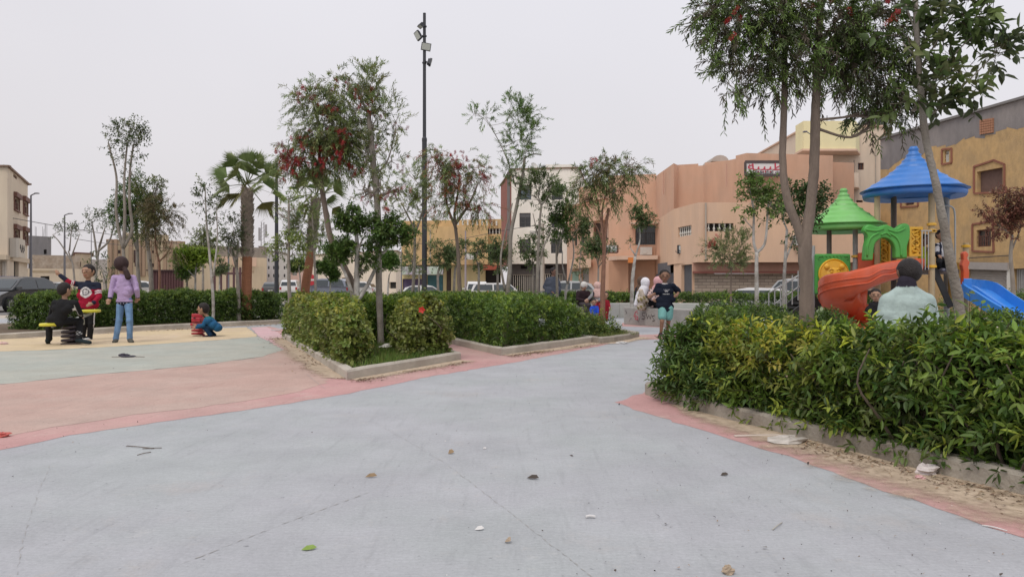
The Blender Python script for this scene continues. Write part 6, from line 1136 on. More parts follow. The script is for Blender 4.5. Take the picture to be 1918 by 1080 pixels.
for dx in (-.1, .1): b.lathe([(.08, -.02), (.08, .02)], c + (dx, -.08, .09), 12, ax=(0, 1, 0))
b.build('wheels', PDK, root)
# ---------------------------------------------------------------- benches
CON = M('bench_concrete', (.37, .355, .335), .93, .16, 2.5, .5, 30, tint=(.30, .285, .27), tscale=1.5); CONL = M('bench_concrete_pale', (.47, .465, .43), .93, .12, 2.5, .4, 30, tint=(.40, .41, .38), tscale=.8)
q0, q1 = g2(1168, 607), g2(1292, 616); dn = unit(q1 - q0); nn = np.array([-dn[1], dn[0]]); nn = nn if nn[1] > 0 else -nn
b = MB(); b.prism([q0, q1, q1 + nn * .55, q0 + nn * .55], -.01, .49); bo = b.build('concrete_bench', CON, bevel=.02); tag(bo, 'front concrete block bench with black and red graffiti on its face', 'bench')
def face(u, z): return np.array([*(q0 + dn * u - nn * .006), z])
lw = np.linalg.norm(q1 - q0); fx = lambda px: (px - 1168) / 124 * lw
b = MB()
def stroke(m, pts, r=.008): m.tube([face(fx(x), z) for x, z in pts], r, 4)
stroke(b, [(1212, .36), (1206, .34), (1207, .28), (1212, .25), (1210, .18), (1205, .19)]); stroke(b, [(1214, .35), (1216, .2), (1219, .3), (1222, .2), (1224, .33)]); stroke(b, [(1230, .3), (1225, .28), (1227, .22), (1230, .17), (1226, .14)]); stroke(b, [(1172, .4), (1175, .33), (1173, .3)], .006); stroke(b, [(1180, .1), (1184, .2), (1186, .12)], .004); stroke(b, [(1196, .16), (1199, .1), (1201, .2)], .005)
b.build('graffiti', BLK, bo); b = MB(); stroke(b, [(1193, .38), (1191, .28), (1197, .24), (1198, .16), (1192, .17)], .011); stroke(b, [(1196, .42), (1195, .36), (1198, .33)], .009); stroke(b, [(1189, .26), (1194, .2)], .008); b.build('red_graffiti', REDL, bo)
b = MB(); P = [np.array(p) for p in (pl2(1070, 24.3), pl2(1160, 25.4), pl2(1240, 25.6), pl2(1330, 25.0))]
for i in range(3): b.prism([P[i], P[i + 1], P[i + 1] + (0, .5), P[i] + (0, .5)], -.01, .5)
tag(b.build('bench_wall', CONL, bevel=.015), 'long pale bench wall along the back of the plaza', 'bench')
o = MB().prism([pl2(1661, 6.9), pl2(1762, 6.9), pl2(1762, 7.4), pl2(1661, 7.4)], 0, .42).build('concrete_bench', CON, bevel=.02); tag(o, 'block bench hidden by the nearest hedge, under the man in mint', 'bench')
# ---------------------------------------------------------------- spring riders
def spring(root, c, r, z0, z1, turns, mat, th=.022):
    t = np.linspace(0, 1, turns * 14); P = [c + np.array([r * math.cos(2 * math.pi * turns * q), r * math.sin(2 * math.pi * turns * q), z0 + (z1 - z0) * q]) for q in t]; MB().tube(P, th, 8).build('spring', mat, root)
c = np.array([*pl2(133, 13.9), 0]); root = empty('spring_seesaw', c, 'yellow two-seat seesaw on a thick black spring, one boy sitting on it', 'seesaw'); spring(root, c, .14, .03, .42, 5, M('spring_black', (.045, .035, .045), .5), .03)
MB().lathe([(.17, 0), (.17, .03)], c, 20).build('base', PPD, root)
YS = plastic('seat_yellow', (.66, .60, .05)); sl_ = at(97, 607, 13.6); sr = at(170, 582, 14.3)
for q, L_ in ((sl_, .22), (sr, .19)):
    d = unit((sr - sl_) * (1, 1, 0)); b = MB(); prof = [(math.cos(t), math.sin(t)) for t in np.linspace(0, 2 * math.pi, 20, endpoint=False)]; s_ = np.array([-d[1], d[0], 0])
    pts = [q + d * L_ * a + s_ * .15 * bb for a, bb in prof]; tl_ = (.0 if q is sl_ else .0); b.add([p + (0, 0, -.03) for p in pts] + [p + (0, 0, .025) for p in pts], [tuple(range(20))[::-1], tuple(range(20, 40))] + [(i, (i + 1) % 20, 20 + (i + 1) % 20, 20 + i) for i in range(20)]); b.build('seat', YS, root, bevel=.018)
b = MB(); b.bar(sl_ + (0, 0, -.04), c + (0, 0, .43), .07, .05); b.bar(c + (0, 0, .43), sr + (0, 0, -.04), .07, .05); b.box(c + (0, 0, .44), (.3, .2, .04)); b.build('beam', M('beam_grey', (.30, .31, .28), .5), root)
b = MB(); h0 = c + (sr - c) * .45; b.tube(smoothline([h0 + (-.02, -.16, .08), h0 + (0, -.1, .2), h0 + (0, .1, .2), h0 + (-.02, .16, .08)], 5), .016, 7); b.build('handle', M('beam_grey2', (.4, .41, .36)), root)
c = np.array([*pl2(371, 16.2), 0]); root = empty('spring_rider', c, 'small red spring rider beside the squatting child', 'spring rider'); spring(root, c, .12, .02, .22, 3, M('spring_red', (.38, .05, .06), .5), .024)
b = MB(); b.box(c + (0, 0, .36), (.2, .24, .10)); b.box(c + (0, 0, .26), (.26, .22, .06)); b.box(c + (-.02, 0, .45), (.24, .04, .08)); b.build('body', M('rider_red', (.42, .03, .045), .5), root, bevel=.015)
MB().tube([c + (-.02, -.17, .4), c + (-.02, .17, .4)], .014, 6).build('handle', PDK, root)
# ---------------------------------------------------------------- cars
TYRE = M('tyre', (.02, .02, .02), .85, .15); RIM = M('rim', (.35, .35, .36), .35, .1, metal=.7); CGL = M('car_glass', (.03, .04, .045), .06, .1, spec=.8); CHR = M('chrome', (.5, .5, .5), .2, .1, metal=.9); HL = M('headlamp_glass', (.55, .57, .58), .12, .1, spec=.8); TL = M('tail_lamp', (.35, .02, .02), .2, .1); PLT = M('plate', (.62, .62, .58), .5); BUM = M('bumper_black', (.03, .03, .032), .6, .1)
PROF = {  # lower body outline (x forward, z up) and cabin outline, metres; length 4.2 nose at +2.1
    'hatch': ([(-2.05, .35), (-2.08, .62), (-2.02, .92), (-1.2, .97), (.7, .93), (1.45, .86), (1.95, .72), (2.08, .52), (2.03, .26), (-1.95, .24)], [(-2.0, .92), (-1.72, 1.30), (-1.2, 1.46), (0, 1.50), (.45, 1.42), (1.25, .92)]),
    'suv': ([(-2.1, .40), (-2.14, .7), (-2.1, 1.02), (-1.2, 1.06), (.8, 1.04), (1.6, .98), (2.05, .84), (2.14, .56), (2.1, .30), (-2.0, .28)], [(-2.07, 1.02), (-1.95, 1.5), (-1.5, 1.66), (.1, 1.68), (.55, 1.60), (1.2, 1.03)]),
    'van': ([(-2.3, .4), (-2.34, .9), (-2.32, 1.1), (-1, 1.1), (1.3, 1.08), (1.9, .95), (2.2, .75), (2.28, .5), (2.2, .3), (-2.2, .3)], [(-2.3, 1.1), (-2.26, 1.8), (-2.1, 1.92), (.6, 1.94), (1.1, 1.84), (1.75, 1.08)]),
    'pickup': ([(-2.5, .45), (-2.55, .75), (-2.5, 1.02), (-1, 1.05), (.9, 1.02), (1.9, .98), (2.4, .84), (2.5, .55), (2.42, .35), (-2.4, .35)], [(-2.4, 1.02), (-2.2, 1.48), (-1.2, 1.6), (.2, 1.62), (.55, 1.5), (1.1, 1.02)])}
def car(label, px, Y, head, kind, paint, z=None, group='parked cars', W_=1.72):
    x0, y0 = pl2(px, Y); z = float(ground_z(np.array(x0), np.array(Y))) + .03 if z is None else z; root = empty('parked_car', (x0, y0, z), label, 'car', group)
    a = R(head); cs, sn = math.cos(a), math.sin(a); T = lambda V: np.array([(x0 + p[0] * cs - p[1] * sn, y0 + p[0] * sn + p[1] * cs, z + p[2]) for p in V])
    lo, hi = PROF[kind]; n = len(lo); hw = W_ / 2
    b = MB(); rows = [(-hw + .10, .96, .0), (-hw, 1, 0), (-hw * .98, 1, 0), (hw * .98, 1, 0), (hw, 1, 0), (hw - .10, .96, 0)]; V = []
    for y, k, _q in rows:
        for x, zz in lo: V.append((x * k, y, zz if k == 1 else .5 + (zz - .5) * .93))
    b.add(T(V), [tuple(range(n)), tuple(range(5 * n, 6 * n))[::-1]] + [(i * n + j, i * n + (j + 1) % n, (i + 1) * n + (j + 1) % n, (i + 1) * n + j) for i in range(5) for j in range(n)])
    m = len(hi); zb = hi[0][1]; V = []; zt = max(h[1] for h in hi); yy = lambda zz, s, ins=0: s * (hw - .03 - .17 * (zz - zb) / (zt - zb) - ins)
    for s in (-1, 1):
        for x, zz in hi: V.append((x, yy(zz, s), zz))
    b.add(T(V), [tuple(range(m)), tuple(range(m, 2 * m))[::-1]] + [(j, m + j, m + (j + 1) % m, (j + 1) % m) for j in range(m)]); b.build('body', paint, root, bevel=.035)
    # glass: sides, windscreen, rear window set 5 mm proud
    zlo, zhi = zb + .05, zt - .13; xs0 = np.interp(zlo, [h[1] for h in hi[:3]], [h[0] for h in hi[:3]]) + .12; xr = np.interp(zhi, [h[1] for h in hi[:3]], [h[0] for h in hi[:3]]) + .12
    fz = [hi[-1][1], hi[-2][1]]; fx_ = [hi[-1][0], hi[-2][0]]; xf0 = np.interp(zlo, fz, fx_) - .1; xf1 = np.interp(zhi, fz, fx_) - .1; mid = (xr + xf1) / 2
    for s in (-1, 1):
        for u0, u1, w0, w1 in ((xs0, mid - .05, xr, mid - .05), (mid + .05, xf0, mid + .05, xf1)):
            g = MB(); e = .012; g.add(T([(u0, yy(zlo, s, -e), zlo), (u1, yy(zlo, s, -e), zlo), (w1, yy(zhi, s, -e), zhi), (w0, yy(zhi, s, -e), zhi)]), [(0, 1, 2, 3)]); g.build('side_window', CGL, root)
    g = MB(); e = .014; x1, x2 = np.interp(zb + .06, fz, fx_) + e, np.interp(zt - .16, fz, fx_) + e; g.add(T([(x1, yy(zb + .06, -1, .09), zb + .07), (x1, yy(zb + .06, 1, .09), zb + .07), (x2, yy(zt - .16, 1, .07), zt - .15), (x2, yy(zt - .16, -1, .07), zt - .15)]), [(0, 1, 2, 3)]); g.build('windscreen', CGL, root)
    rz_ = [hi[0][1], hi[1][1]]; rx_ = [hi[0][0], hi[1][0]]; q0_, q1_ = zb + .08, hi[1][1] - .02; g = MB(); g.add(T([(np.interp(q0_, rz_, rx_) - e, yy(q0_, -1, .09), q0_), (np.interp(q0_, rz_, rx_) - e, yy(q0_, 1, .09), q0_), (np.interp(q1_, rz_, rx_) - e, yy(q1_, 1, .09), q1_), (np.interp(q1_, rz_, rx_) - e, yy(q1_, -1, .09), q1_)]), [(0, 1, 2, 3)]); g.build('rear_window', CGL, root)
    L0, L1 = lo[1][0], lo[7][0]
    for s in (-1, 1):
        for xw in (L0 * .64, L1 * .63):
            c = T([(xw, s * (hw - .09), .32)])[0]; ax = (-sn * s, cs * s, 0); w = MB().lathe([(.2, -.1), (.31, -.1), (.325, -.07), (.325, .07), (.31, .11), (.21, .115), (.2, .09)], c, 24, ax=ax).build('wheel', TYRE, root); MB().lathe([(.2, .06), (.2, .10), (.16, .095), (.05, .11), (.02, .11)], c, 10, ax=ax).build('rim', RIM, w)
        zz = lo[6][1] - .07; h = MB().sph((0, 0, 0), (.11, .21, .085), 12, 8); V = h.V[0] + (lo[6][0] + .0, s * (hw - .26), zz); h.V[0] = T(V); h.build('headlight', HL, root, smooth=True)
        g = MB(); V = g.box((0, 0, 0), (.06, .16, .26)).V[0] + (L0 + .01, s * (hw - .12), lo[2][1] - .18); g.V[0] = T(V); g.build('tail_light', TL, root)
        g = MB(); V = g.box((0, 0, 0), (.12, .18, .12)).V[0] + (xf0 - .15, s * (hw + .08), zb + .1); g.V[0] = T(V); g.build('mirror', paint, root, bevel=.02)
    def bx(name, c, d, mt): g = MB(); g.box((0, 0, 0), d); g.V[0] = T(g.V[0] + np.array(c)); return g.build(name, mt, root, bevel=.01)
    bx('front_bumper', (L1 - .02, 0, .34), (.14, W_ * .9, .16), BUM); bx('rear_bumper', (L0 + .02, 0, .40), (.14, W_ * .9, .16), BUM)
    gr = bx('grille', (lo[6][0] + .03, 0, lo[6][1] - .12), (.08, .72, .14), BUM)
    for k in range(3): g = MB(); g.box((0, 0, 0), (.1, .7, .012)); g.V[0] = T(g.V[0] + np.array((lo[6][0] + .035, 0, lo[6][1] - .16 + k * .045))); g.build('chrome_bar', CHR, gr)
    bx('number_plate', (L1 + .055, 0, .42), (.012, .46, .1), PLT); bx('number_plate', (L0 - .045, 0, .62), (.012, .46, .1), PLT); return root
def paint(n, c): return M(n, c, .3, .05, 2, spec=.5, coat=.4)
WP = paint('paint_white', (.62, .62, .62)); DG = paint('paint_darkgrey', (.05, .052, .055)); SI = paint('paint_silver', (.36, .37, .38)); BL = paint('paint_bluegrey', (.17, .19, .24))
car('dark grey hatchback facing the plaza, parked at the left edge of the view', 22, 32.5, -90, 'hatch', DG, z=-.0, W_=1.75)
car('small white car far behind, glimpsed right of the dark grey hatchback', 98, 66, -50, 'hatch', WP, z=-.03)
car('white hatchback seen from behind, before the stone-clad wall', 1408, 35.2, 148, 'hatch', WP)
car('pale silver van parked beside the white hatchback', 1500, 37.5, 160, 'van', SI)
car('white compact car seen from behind, before the pale yellow wall', 892, 56, 95, 'suv', WP, z=-.25)
car('white open-backed pickup at the dark garage', 940, 55, 10, 'pickup', WP, z=-.3)
car('silver hatchback behind the standing man in the grey jacket', 1058, 47, 170, 'hatch', SI)
car('blue-grey car behind the road sign', 610, 60, 170, 'suv', BL, z=0)
car('white car between the second palm and the crooked white limbs', 660, 66, 175, 'hatch', WP, z=0)
car('white car just right of the dark slim lamp post, seen down the street', 545, 74, 100, 'suv', WP, z=0)
car('dark car left of the dark slim lamp post, far down the street', 512, 76, 100, 'hatch', DG, z=0)
car('white car left of the maroon kiosk, behind the girl in lilac', 268, 60, 10, 'hatch', WP, z=0)
car('pale car in front of the blue and purple shutters', 800, 60, 5, 'hatch', WP, z=-.35)
# blue barrow by the cream house
o = MB().box((*pl2(12, 41), Z(521, 41)), (1.0, .5, .22)).box((*pl2(12, 41), Z(521, 41) - .4), (.7, .3, .6)).build('market_cart', M('cart_blue', (.04, .06, .22), .5)); tag(o, 'dark blue cart behind the roof of the dark grey hatchback', 'cart')
# ---------------------------------------------------------------- people
SKIN = MC('skin', .6, 0, spec=.3, var=.05, vscale=30); CLOTH = MC('cloth', .9, 0, .35, 30, spec=.15, var=.1, vscale=18); HAIR = MC('hair', .6, 0, .5, 90, spec=.3, var=.2, vscale=40)
def caps(V, Fl, a, b, ra, rb, sx=1., sd=None, n=14):
    """tapered capsule from a to b; sx widens it along sd"""
    a = np.array(a, float); b = np.array(b, float); L = np.linalg.norm(b - a); d = (b - a) / L if L > 1e-6 else np.array([0, 0, 1.]); ref = np.array(sd, float) if sd is not None else (np.array([1., 0, 0]) if abs(d[0]) < .8 else np.array([0, 1., 0]))
    e1 = unit(ref - d * (ref @ d)); e2 = np.cross(d, e1); rows = []
    for t in (-85, -60, -35, -12): rows.append((a + d * ra * math.sin(R(t)), ra * math.cos(R(t))))
    for t in (.25, .5, .75): rows.append((a + (b - a) * t, ra + (rb - ra) * t))
    for t in (12, 35, 60, 85): rows.append((b + d * rb * math.sin(R(t)), rb * math.cos(R(t))))
    o = len(V); m = len(rows)
    for c, r in rows:
        for k in range(n): th = 2 * math.pi * k / n; V.append(c + e1 * r * sx * math.cos(th) + e2 * r * math.sin(th))
    for i in range(m - 1):
        for k in range(n): Fl.append((o + i * n + k, o + i * n + (k + 1) % n, o + (i + 1) * n + (k + 1) % n, o + (i + 1) * n + k))
    Fl.append(tuple(o + k for k in range(n))[::-1]); Fl.append(tuple(o + (m - 1) * n + k for k in range(n)))
def body_mesh(name, cl, mat, root, vox, colf, smooth=4):
    V, Fl = [], []
    for c in cl: caps(V, Fl, *c)
    me = bpy.data.meshes.new('tmp'); me.from_pydata([list(v) for v in V], [], Fl); o = bpy.data.objects.new('tmp', me); col.objects.link(o)
    m = o.modifiers.new('r', 'REMESH'); m.mode = 'VOXEL'; m.voxel_size = vox; s = o.modifiers.new('s', 'SMOOTH'); s.factor = .5; s.iterations = smooth
    dg = bpy.context.evaluated_depsgraph_get(); me2 = bpy.data.meshes.new_from_object(o.evaluated_get(dg)); bpy.data.objects.remove(o); bpy.data.meshes.remove(me)
    n = len(me2.vertices); co = np.zeros(n * 3, np.float32); me2.vertices.foreach_get('co', co); co = co.reshape(-1, 3).astype(float); pol = [tuple(p.vertices) for p in me2.polygons]; bpy.data.meshes.remove(me2)
    C = colf(co) if callable(colf) else np.tile(np.array(colf, float), (n, 1))
    return rawmesh(name, co, pol, mat, root, cols=C, smooth=True)
def folds(P, a=.006):
    return P
def person(label, Y, J, s=1., face=(0, -1), skin=(.36, .21, .14), hair=(.018, .013, .012), top=None, bottom=None, shoes=(.03, .03, .03), sleeve=1., leg=1., hairkind='short', hr=None, vox=.011, group=None, drape=None, topf=None, botf=None, loose=1., hands=True, skirt=None, scarf=None, legs=True, coat=0., capc=None, tail=None, sole=None, width=1.):
    """J: joints as photo pixels (x, y[, dy]) at depth Y + dy. s = height / 1.7 m"""
    w = {k: at(v[0], v[1], Y + (v[2] if len(v) > 2 else 0)) for k, v in J.items()}; fd = unit(np.array([face[0], face[1], face[2] if len(face) > 2 else 0.])); fh = unit(fd * (1, 1, 0)); rt = np.cross(fh, (0, 0, 1.))
    base = np.array([w['pel'][0], w['pel'][1], 0 if 'z0' not in J else 0]); root = empty('person', (w['pel'][0], w['pel'][1], max(0., min(v[2] for v in w.values()) - .03)), label, 'person', group)
    hd = w['head']; hr = hr or .098 * (s * .6 + .4); sh = unit(w['shR'] - w['shL']) if np.linalg.norm(w['shR'] - w['shL']) > .05 else rt; mid = (w['shL'] + w['shR']) / 2; pel = w['pel']; up = unit(mid - pel)
    sw = np.linalg.norm(w['shR'] - w['shL']); q = s * width; k = s
    B = [(hd + (0, 0, hr * .18), hd - (0, 0, hr * .05) - fd * hr * .12, hr * .93, hr * .9), (hd + fd * hr * .22 - (0, 0, hr * .55), hd + fd * hr * .05 - (0, 0, hr * .2), hr * .56, hr * .7),
         (hd - (0, 0, hr * .55) - fd * hr * .1, w['nk'], .047 * k, .055 * k)]
    nose = hd + fd * hr * .93 - (0, 0, hr * .12); B += [(nose + (0, 0, hr * .25) - fd * .01, nose + fd * hr * .12, hr * .09, hr * .13), (hd + fd * hr * .82 - (0, 0, hr * .52) - np.cross(fh, (0, 0, 1.)) * hr * .16, hd + fd * hr * .82 - (0, 0, hr * .52) + rt * hr * .16, hr * .09, hr * .09)]
    for e in (-1, 1): ear = hd + rt * e * hr * .95 - fd * hr * .08; B.append((ear + (0, 0, hr * .15), ear - (0, 0, hr * .18), hr * .13, hr * .1))
    hipw = .075 * q; hL, hR_ = pel - sh * hipw, pel + sh * hipw
    B += [(mid - up * .04, pel, .088 * q, .082 * q, 1.25, sh), (w['shL'], w['shR'], .05 * q, .05 * q), (hL, hR_, .07 * q, .07 * q), (w['nk'], mid, .055 * k, .06 * k)]
    def hand(wr, el, h, flip):
        out = []; d = unit(h - wr) if np.linalg.norm(h - wr) > .01 else unit(wr - el); sdv = unit(np.cross(d, fh + np.array([.01, 0, .02]))); nn = np.cross(d, sdv); pl = .085 * k; out.append((wr, wr + d * pl * .8, .026 * k, .030 * k, 1.35, sdv))
        for i, (o, ln) in enumerate(((-.030, .060), (-.011, .070), (.010, .066), (.029, .05))):
            p0 = wr + d * pl + sdv * o * k; p1 = p0 + unit(d + nn * .25) * ln * .5 * k; p2 = p1 + unit(d + nn * .7) * ln * .55 * k; out += [(p0, p1, .0105 * k, .0095 * k), (p1, p2, .0095 * k, .008 * k)]
        t0 = wr + d * pl * .3 - sdv * .03 * k * flip; t1 = t0 + unit(d - sdv * .8 * flip) * .035 * k; out += [(t0, t1, .013 * k, .011 * k), (t1, t1 + unit(d - sdv * .2 * flip) * .03 * k, .011 * k, .009 * k)]; return out
    for S_, fl in (('L', 1), ('R', -1)):
        if 'el' + S_ not in w: continue
        B += [(w['sh' + S_], w['el' + S_], .047 * q, .037 * q), (w['el' + S_], w['wr' + S_], .037 * q, .025 * q)]
        if hands: B += hand(w['wr' + S_], w['el' + S_], w['ha' + S_], fl)
    LG = []
    for S_, h in (('L', hL), ('R', hR_)):
        if 'kn' + S_ not in w or not legs: continue
        B += [(h, w['kn' + S_], .075 * q, .05 * q), (w['kn' + S_], w['an' + S_], .048 * q, .034 * q)]; toe = w.get('to' + S_, w['an' + S_] + fh * .15 * k - (0, 0, .045 * k)); B.append((w['an' + S_] - (0, 0, .03 * k), toe, .033 * k, .028 * k, 1.2)); LG.append((S_, h, toe))
    def scol(P):
        C = np.tile(np.array(skin), (len(P), 1)); D = P - hd; f = D @ fd; r = D @ rt; z = D[:, 2]
        fr = f > hr * .45
        for e in (-1, 1):
            ey = fr & (np.hypot(r - e * hr * .36, (z - hr * .02) * 1.5) < hr * .12); C[ey] = (.03, .02, .02); br = fr & (np.abs(r - e * hr * .38) < hr * .26) & (np.abs(z - hr * .27) < hr * .045); C[br] = np.array(hair) * 1.2
        mo = fr & (np.abs(r) < hr * .3) & (np.abs(z + hr * .54) < hr * .085); C[mo] = np.array(skin) * (.85, .5, .5); return C
    body_mesh('body', B, SKIN, root, min(vox, .009), scol, 3)
    if hairkind:
        off = {'short': (.16, .2, 1.0, .97), 'long': (.2, .12, 1.06, 1.05), 'bald': (.25, .1, .97, .9)}[hairkind if hairkind != 'tail' else 'long']
        c = hd - fd * hr * off[0] + (0, 0, hr * off[1]); H = [(c + (0, 0, hr * .12), c - (0, 0, hr * .12) - fd * hr * .12, hr * off[2], hr * off[3]), (c - fd * hr * .25 - (0, 0, hr * .1), c - fd * hr * .1 - (0, 0, hr * .5), hr * .75, hr * .62)]
        for _i in range(26): dd = unit(rng.normal(0, 1, 3) - fd * .5 + (0, 0, .6)); p = c + dd * hr * .9; H.append((p, p + dd * hr * .08, hr * .16, hr * .1))
        if tail: T_ = [at(x, y, Y + dy) for x, y, dy in tail]; H += [(T_[i], T_[i + 1], r0 * k, r1 * k) for i, (r0, r1) in enumerate(((.035, .055), (.055, .06), (.06, .03))[:len(T_) - 1])]
        body_mesh('hair', H, HAIR, root, .012, hair, 2)
    if capc: body_mesh('cap', [(hd + (0, 0, hr * .35), hd + (0, 0, hr * .45) - fd * .01, hr * 1.04, hr * .98)], CLOTH, root, .01, capc, 2)
    if scarf:
        cc = hd - fd * hr * .18 + (0, 0, hr * .08); body_mesh('headscarf', [(cc + (0, 0, hr * .1), cc - (0, 0, hr * .3), hr * 1.16, hr * 1.12), (cc - (0, 0, hr * .8), w['nk'] - (0, 0, .02), hr * .95, .10 * k), (w['nk'] - (0, 0, .03), mid - up * .08, .11 * k, .13 * k, 1.35, sh)] + [(at(*a_, Y), at(*b_, Y), ra, rb) for a_, b_, ra, rb in (drape or [])], CLOTH, root, .012, scarf[0], 5)
    if top is not None:
        g = .011 * loose * k; T = [(mid - up * .035, pel + up * .02, (.094 * q + g), (.092 * q + g), 1.38, sh), (w['shL'], w['shR'], .05 * q + g, .05 * q + g), (w['nk'] - (0, 0, .035 * k * (loose < 2.5)), mid, .05 * k + g, .07 * q + g)] + ([(w['nk'] - (0, 0, .06), w['shL'], .07, .08), (w['nk'] - (0, 0, .06), w['shR'], .07, .08)] if loose >= 2.5 else []) + [(mid - up * .05, mid - up * .08, .07 * q + g, .07 * q + g), (mid - up * .12 - sh * .055 * q, mid - up * .12 + sh * .055 * q, .09 * q + g, .09 * q + g)]
        T += [(pel - sh * .04 * q + up * .04, pel + sh * .04 * q + up * .04, .092 * q + g, .092 * q + g), (pel - up * (.015 + coat) - sh * .07 * q, pel - up * (.015 + coat) + sh * .07 * q, .088 * q + g, .088 * q + g)]
        for S_ in 'LR':
            if 'el' + S_ not in w: continue
            a, e, ww = w['sh' + S_], w['el' + S_], w['wr' + S_]
            if sleeve >= 1: T += [(a, e, .05 * q + g, .042 * q + g), (e, e + (ww - e) * .93, .046 * q + g, .034 * q + g)]; T += [((a + e) / 2 + rng.normal(0, .008, 3), (a + e) / 2 + (e - a) * .12, .05 * q + g, .047 * q + g)]
            else: T += [(a, a + (e - a) * sleeve * 2, .058 * q + g, .062 * q + g * 1.4)]
        for _i in range(10 if loose > .8 else 0):        # soft folds
            t = rng.uniform(.1, .95); c = mid * (1 - t) + pel * t + sh * rng.uniform(-.1, .1) * q; T.append((c - sh * .045 * q + rng.normal(0, .012, 3) * k, c + sh * .045 * q + rng.normal(0, .012, 3) * k, .083 * q + g, .081 * q + g))
        body_mesh('top', T, CLOTH, root, vox, (lambda P: topf(P, w, dict(up=up, sh=sh, mid=mid, pel=pel, fh=fh, k=k))) if topf else top, 3)
    if bottom is not None:
        g = .011 * loose * k; T = [(hL, hR_, .078 * q + g, .078 * q + g), (pel + up * .05, pel, .086 * q + g, .084 * q + g, 1.2, sh)]
        for S_, h, toe in LG:
            kn, an = w['kn' + S_], w['an' + S_]
            if leg >= 1: T += [(h, kn, .074 * q + g, .052 * q + g), (kn, an, .055 * q + g, .044 * q + g), (kn + rng.normal(0, .008, 3), kn + (an - kn) * .1, .058 * q + g, .055 * q + g), (an + (kn - an) * .1, an, .046 * q + g, .05 * q + g)]
            else: T += [(h, h + (kn - h) * leg * 1.25, .085 * q + g * 1.6, .078 * q + g * 1.8)]
        body_mesh('trousers' if leg >= 1 else 'shorts', T, CLOTH, root, vox, (lambda P: botf(P, w, dict(up=up, sh=sh, mid=mid, pel=pel, fh=fh, k=k))) if botf else bottom, 3)
    if skirt: body_mesh('skirt', [(pel + up * .06, pel, .11 * q, .13 * q, 1.25, sh)] + [(at(*a_[:2], Y + a_[2]), at(*b_[:2], Y + b_[2]), ra, rb) for a_, b_, ra, rb in skirt[1]], CLOTH, root, vox, skirt[0], 5)
    if shoes is not None:
        for S_, h, toe in LG:
            an = w['an' + S_]; body_mesh('shoe', [(an - (0, 0, .035 * k) - fh * .03 * k, toe, .048 * k, .042 * k, 1.1), (an, an - (0, 0, .03 * k), .043 * k, .048 * k)] , CLOTH, root, .01, (lambda P, z_=toe[2]: np.where((P[:, 2:3] < z_ - .018 * k), np.array(sole or shoes), np.array(shoes))), 2)
    return root, w
def seg_t(P, a, b): d = b - a; return ((P - a) @ d) / (d @ d)
def seg_d(P, a, b): t = np.clip(seg_t(P, a, b), 0, 1)[:, None]; return np.linalg.norm(P - (a + t * (b - a)), axis=1)
BLACK = (.018, .018, .02); NAVY = (.02, .024, .042); WHT = (.66, .65, .66)
# 1 boy in black on the seesaw, seen from behind
def tf(P, w, d):
    C = np.tile(np.array(BLACK), (len(P), 1))
    a, e = w['shR'], w['elR']; sd = seg_d(P, a, e) < .1; t = seg_t(P, a, e); off_ = (P - a) @ unit(np.cross(e - a, (0, 1., 0))); C[sd & (t > .05) & (np.abs(off_) < .008)] = (.5, .5, .5); C[sd & (t > .3) & (t < .62) & (np.abs(off_ + .025) < .022)] = WHT; return C
def bf(P, w, d):
    C = np.tile(np.array(BLACK), (len(P), 1)); kn, an = w['knR'], w['anR']; t = seg_t(P, kn, an); C[(seg_d(P, kn, an) < .09) & (t > .62) & (t < .86) & (np.sin(P[:, 0] * 90) * np.cos(P[:, 2] * 120) > .15)] = (.4, .4, .4); return C
person('boy in a black tracksuit seated on the yellow seesaw, back to the camera', 13.6, dict(head=(122, 543), nk=(121, 560), shL=(103, 567), shR=(141, 567, -.05), elL=(96, 590, .15), wrL=(112, 600, .35), haL=(120, 600, .42), elR=(149, 585, .08), wrR=(152, 592, .3), haR=(156, 594, .4), pel=(106, 601), knL=(92, 606, .3), anL=(92, 634, .28), knR=(149, 601, .3), anR=(148, 634, .15), toR=(168, 641, .05), toL=(90, 642, .45)),
       .86, (.5, .85), top=BLACK, topf=tf, bottom=BLACK, botf=bf, shoes=(.02, .03, .035), hairkind='short', hr=.115, width=1.15)
# 2 boy in the red and navy sweater
def tf(P, w, d):
    C = np.tile(np.array((.30, .012, .035)), (len(P), 1)); h = (P - d['mid']) @ d['up']; C[h > -.10] = NAVY; k = d['k']
    for S_ in 'LR':
        a, e, wr = w['sh' + S_], w['el' + S_], w['wr' + S_]; dd = seg_d(P, a, e); t = seg_t(P, a, e); arm = (dd < .075) & (t > .25); C[arm] = (.30, .012, .035); C[arm & (t < .42)] = NAVY
        for q in (.55, .72): C[arm & (np.abs(t - q) < .05)] = WHT
        C[(seg_d(P, e, wr) < .07) & (seg_t(P, e, wr) > .8)] = NAVY
    c = d['mid'] - d['up'] * .15; D = P - c; x = D @ d['sh']; z = D @ d['up']; fr = (D @ d['fh'] > 0) & ((x / .12) ** 2 + ((z + .01) / (.115 - .25 * np.abs(x))) ** 2 < 1); C[fr] = (.62, .60, .60)
    C[fr & ((np.sin(x * 120) + np.cos(z * 135 + 1)) > .9) & (np.hypot(x, z) < .075)] = (.10, .10, .11); C[fr & (np.abs(np.hypot(x, z) - .06) < .008)] = (.12, .12, .13); return C
def bf(P, w, d):
    C = np.tile(np.array(BLACK), (len(P), 1))
    kn, an = w['knR'], w['anR']; h = d['pel'] + d['sh'] * .08
    for a, b in ((h, kn), (kn, an)): o = (P - a) @ d['sh']; C[(seg_d(P, a, b) < .12) & (o - seg_t(P, a, b) * ((b - a) @ d['sh']) > .055) & (np.abs((P - a) @ d['fh']) < .016)] = WHT
    return C
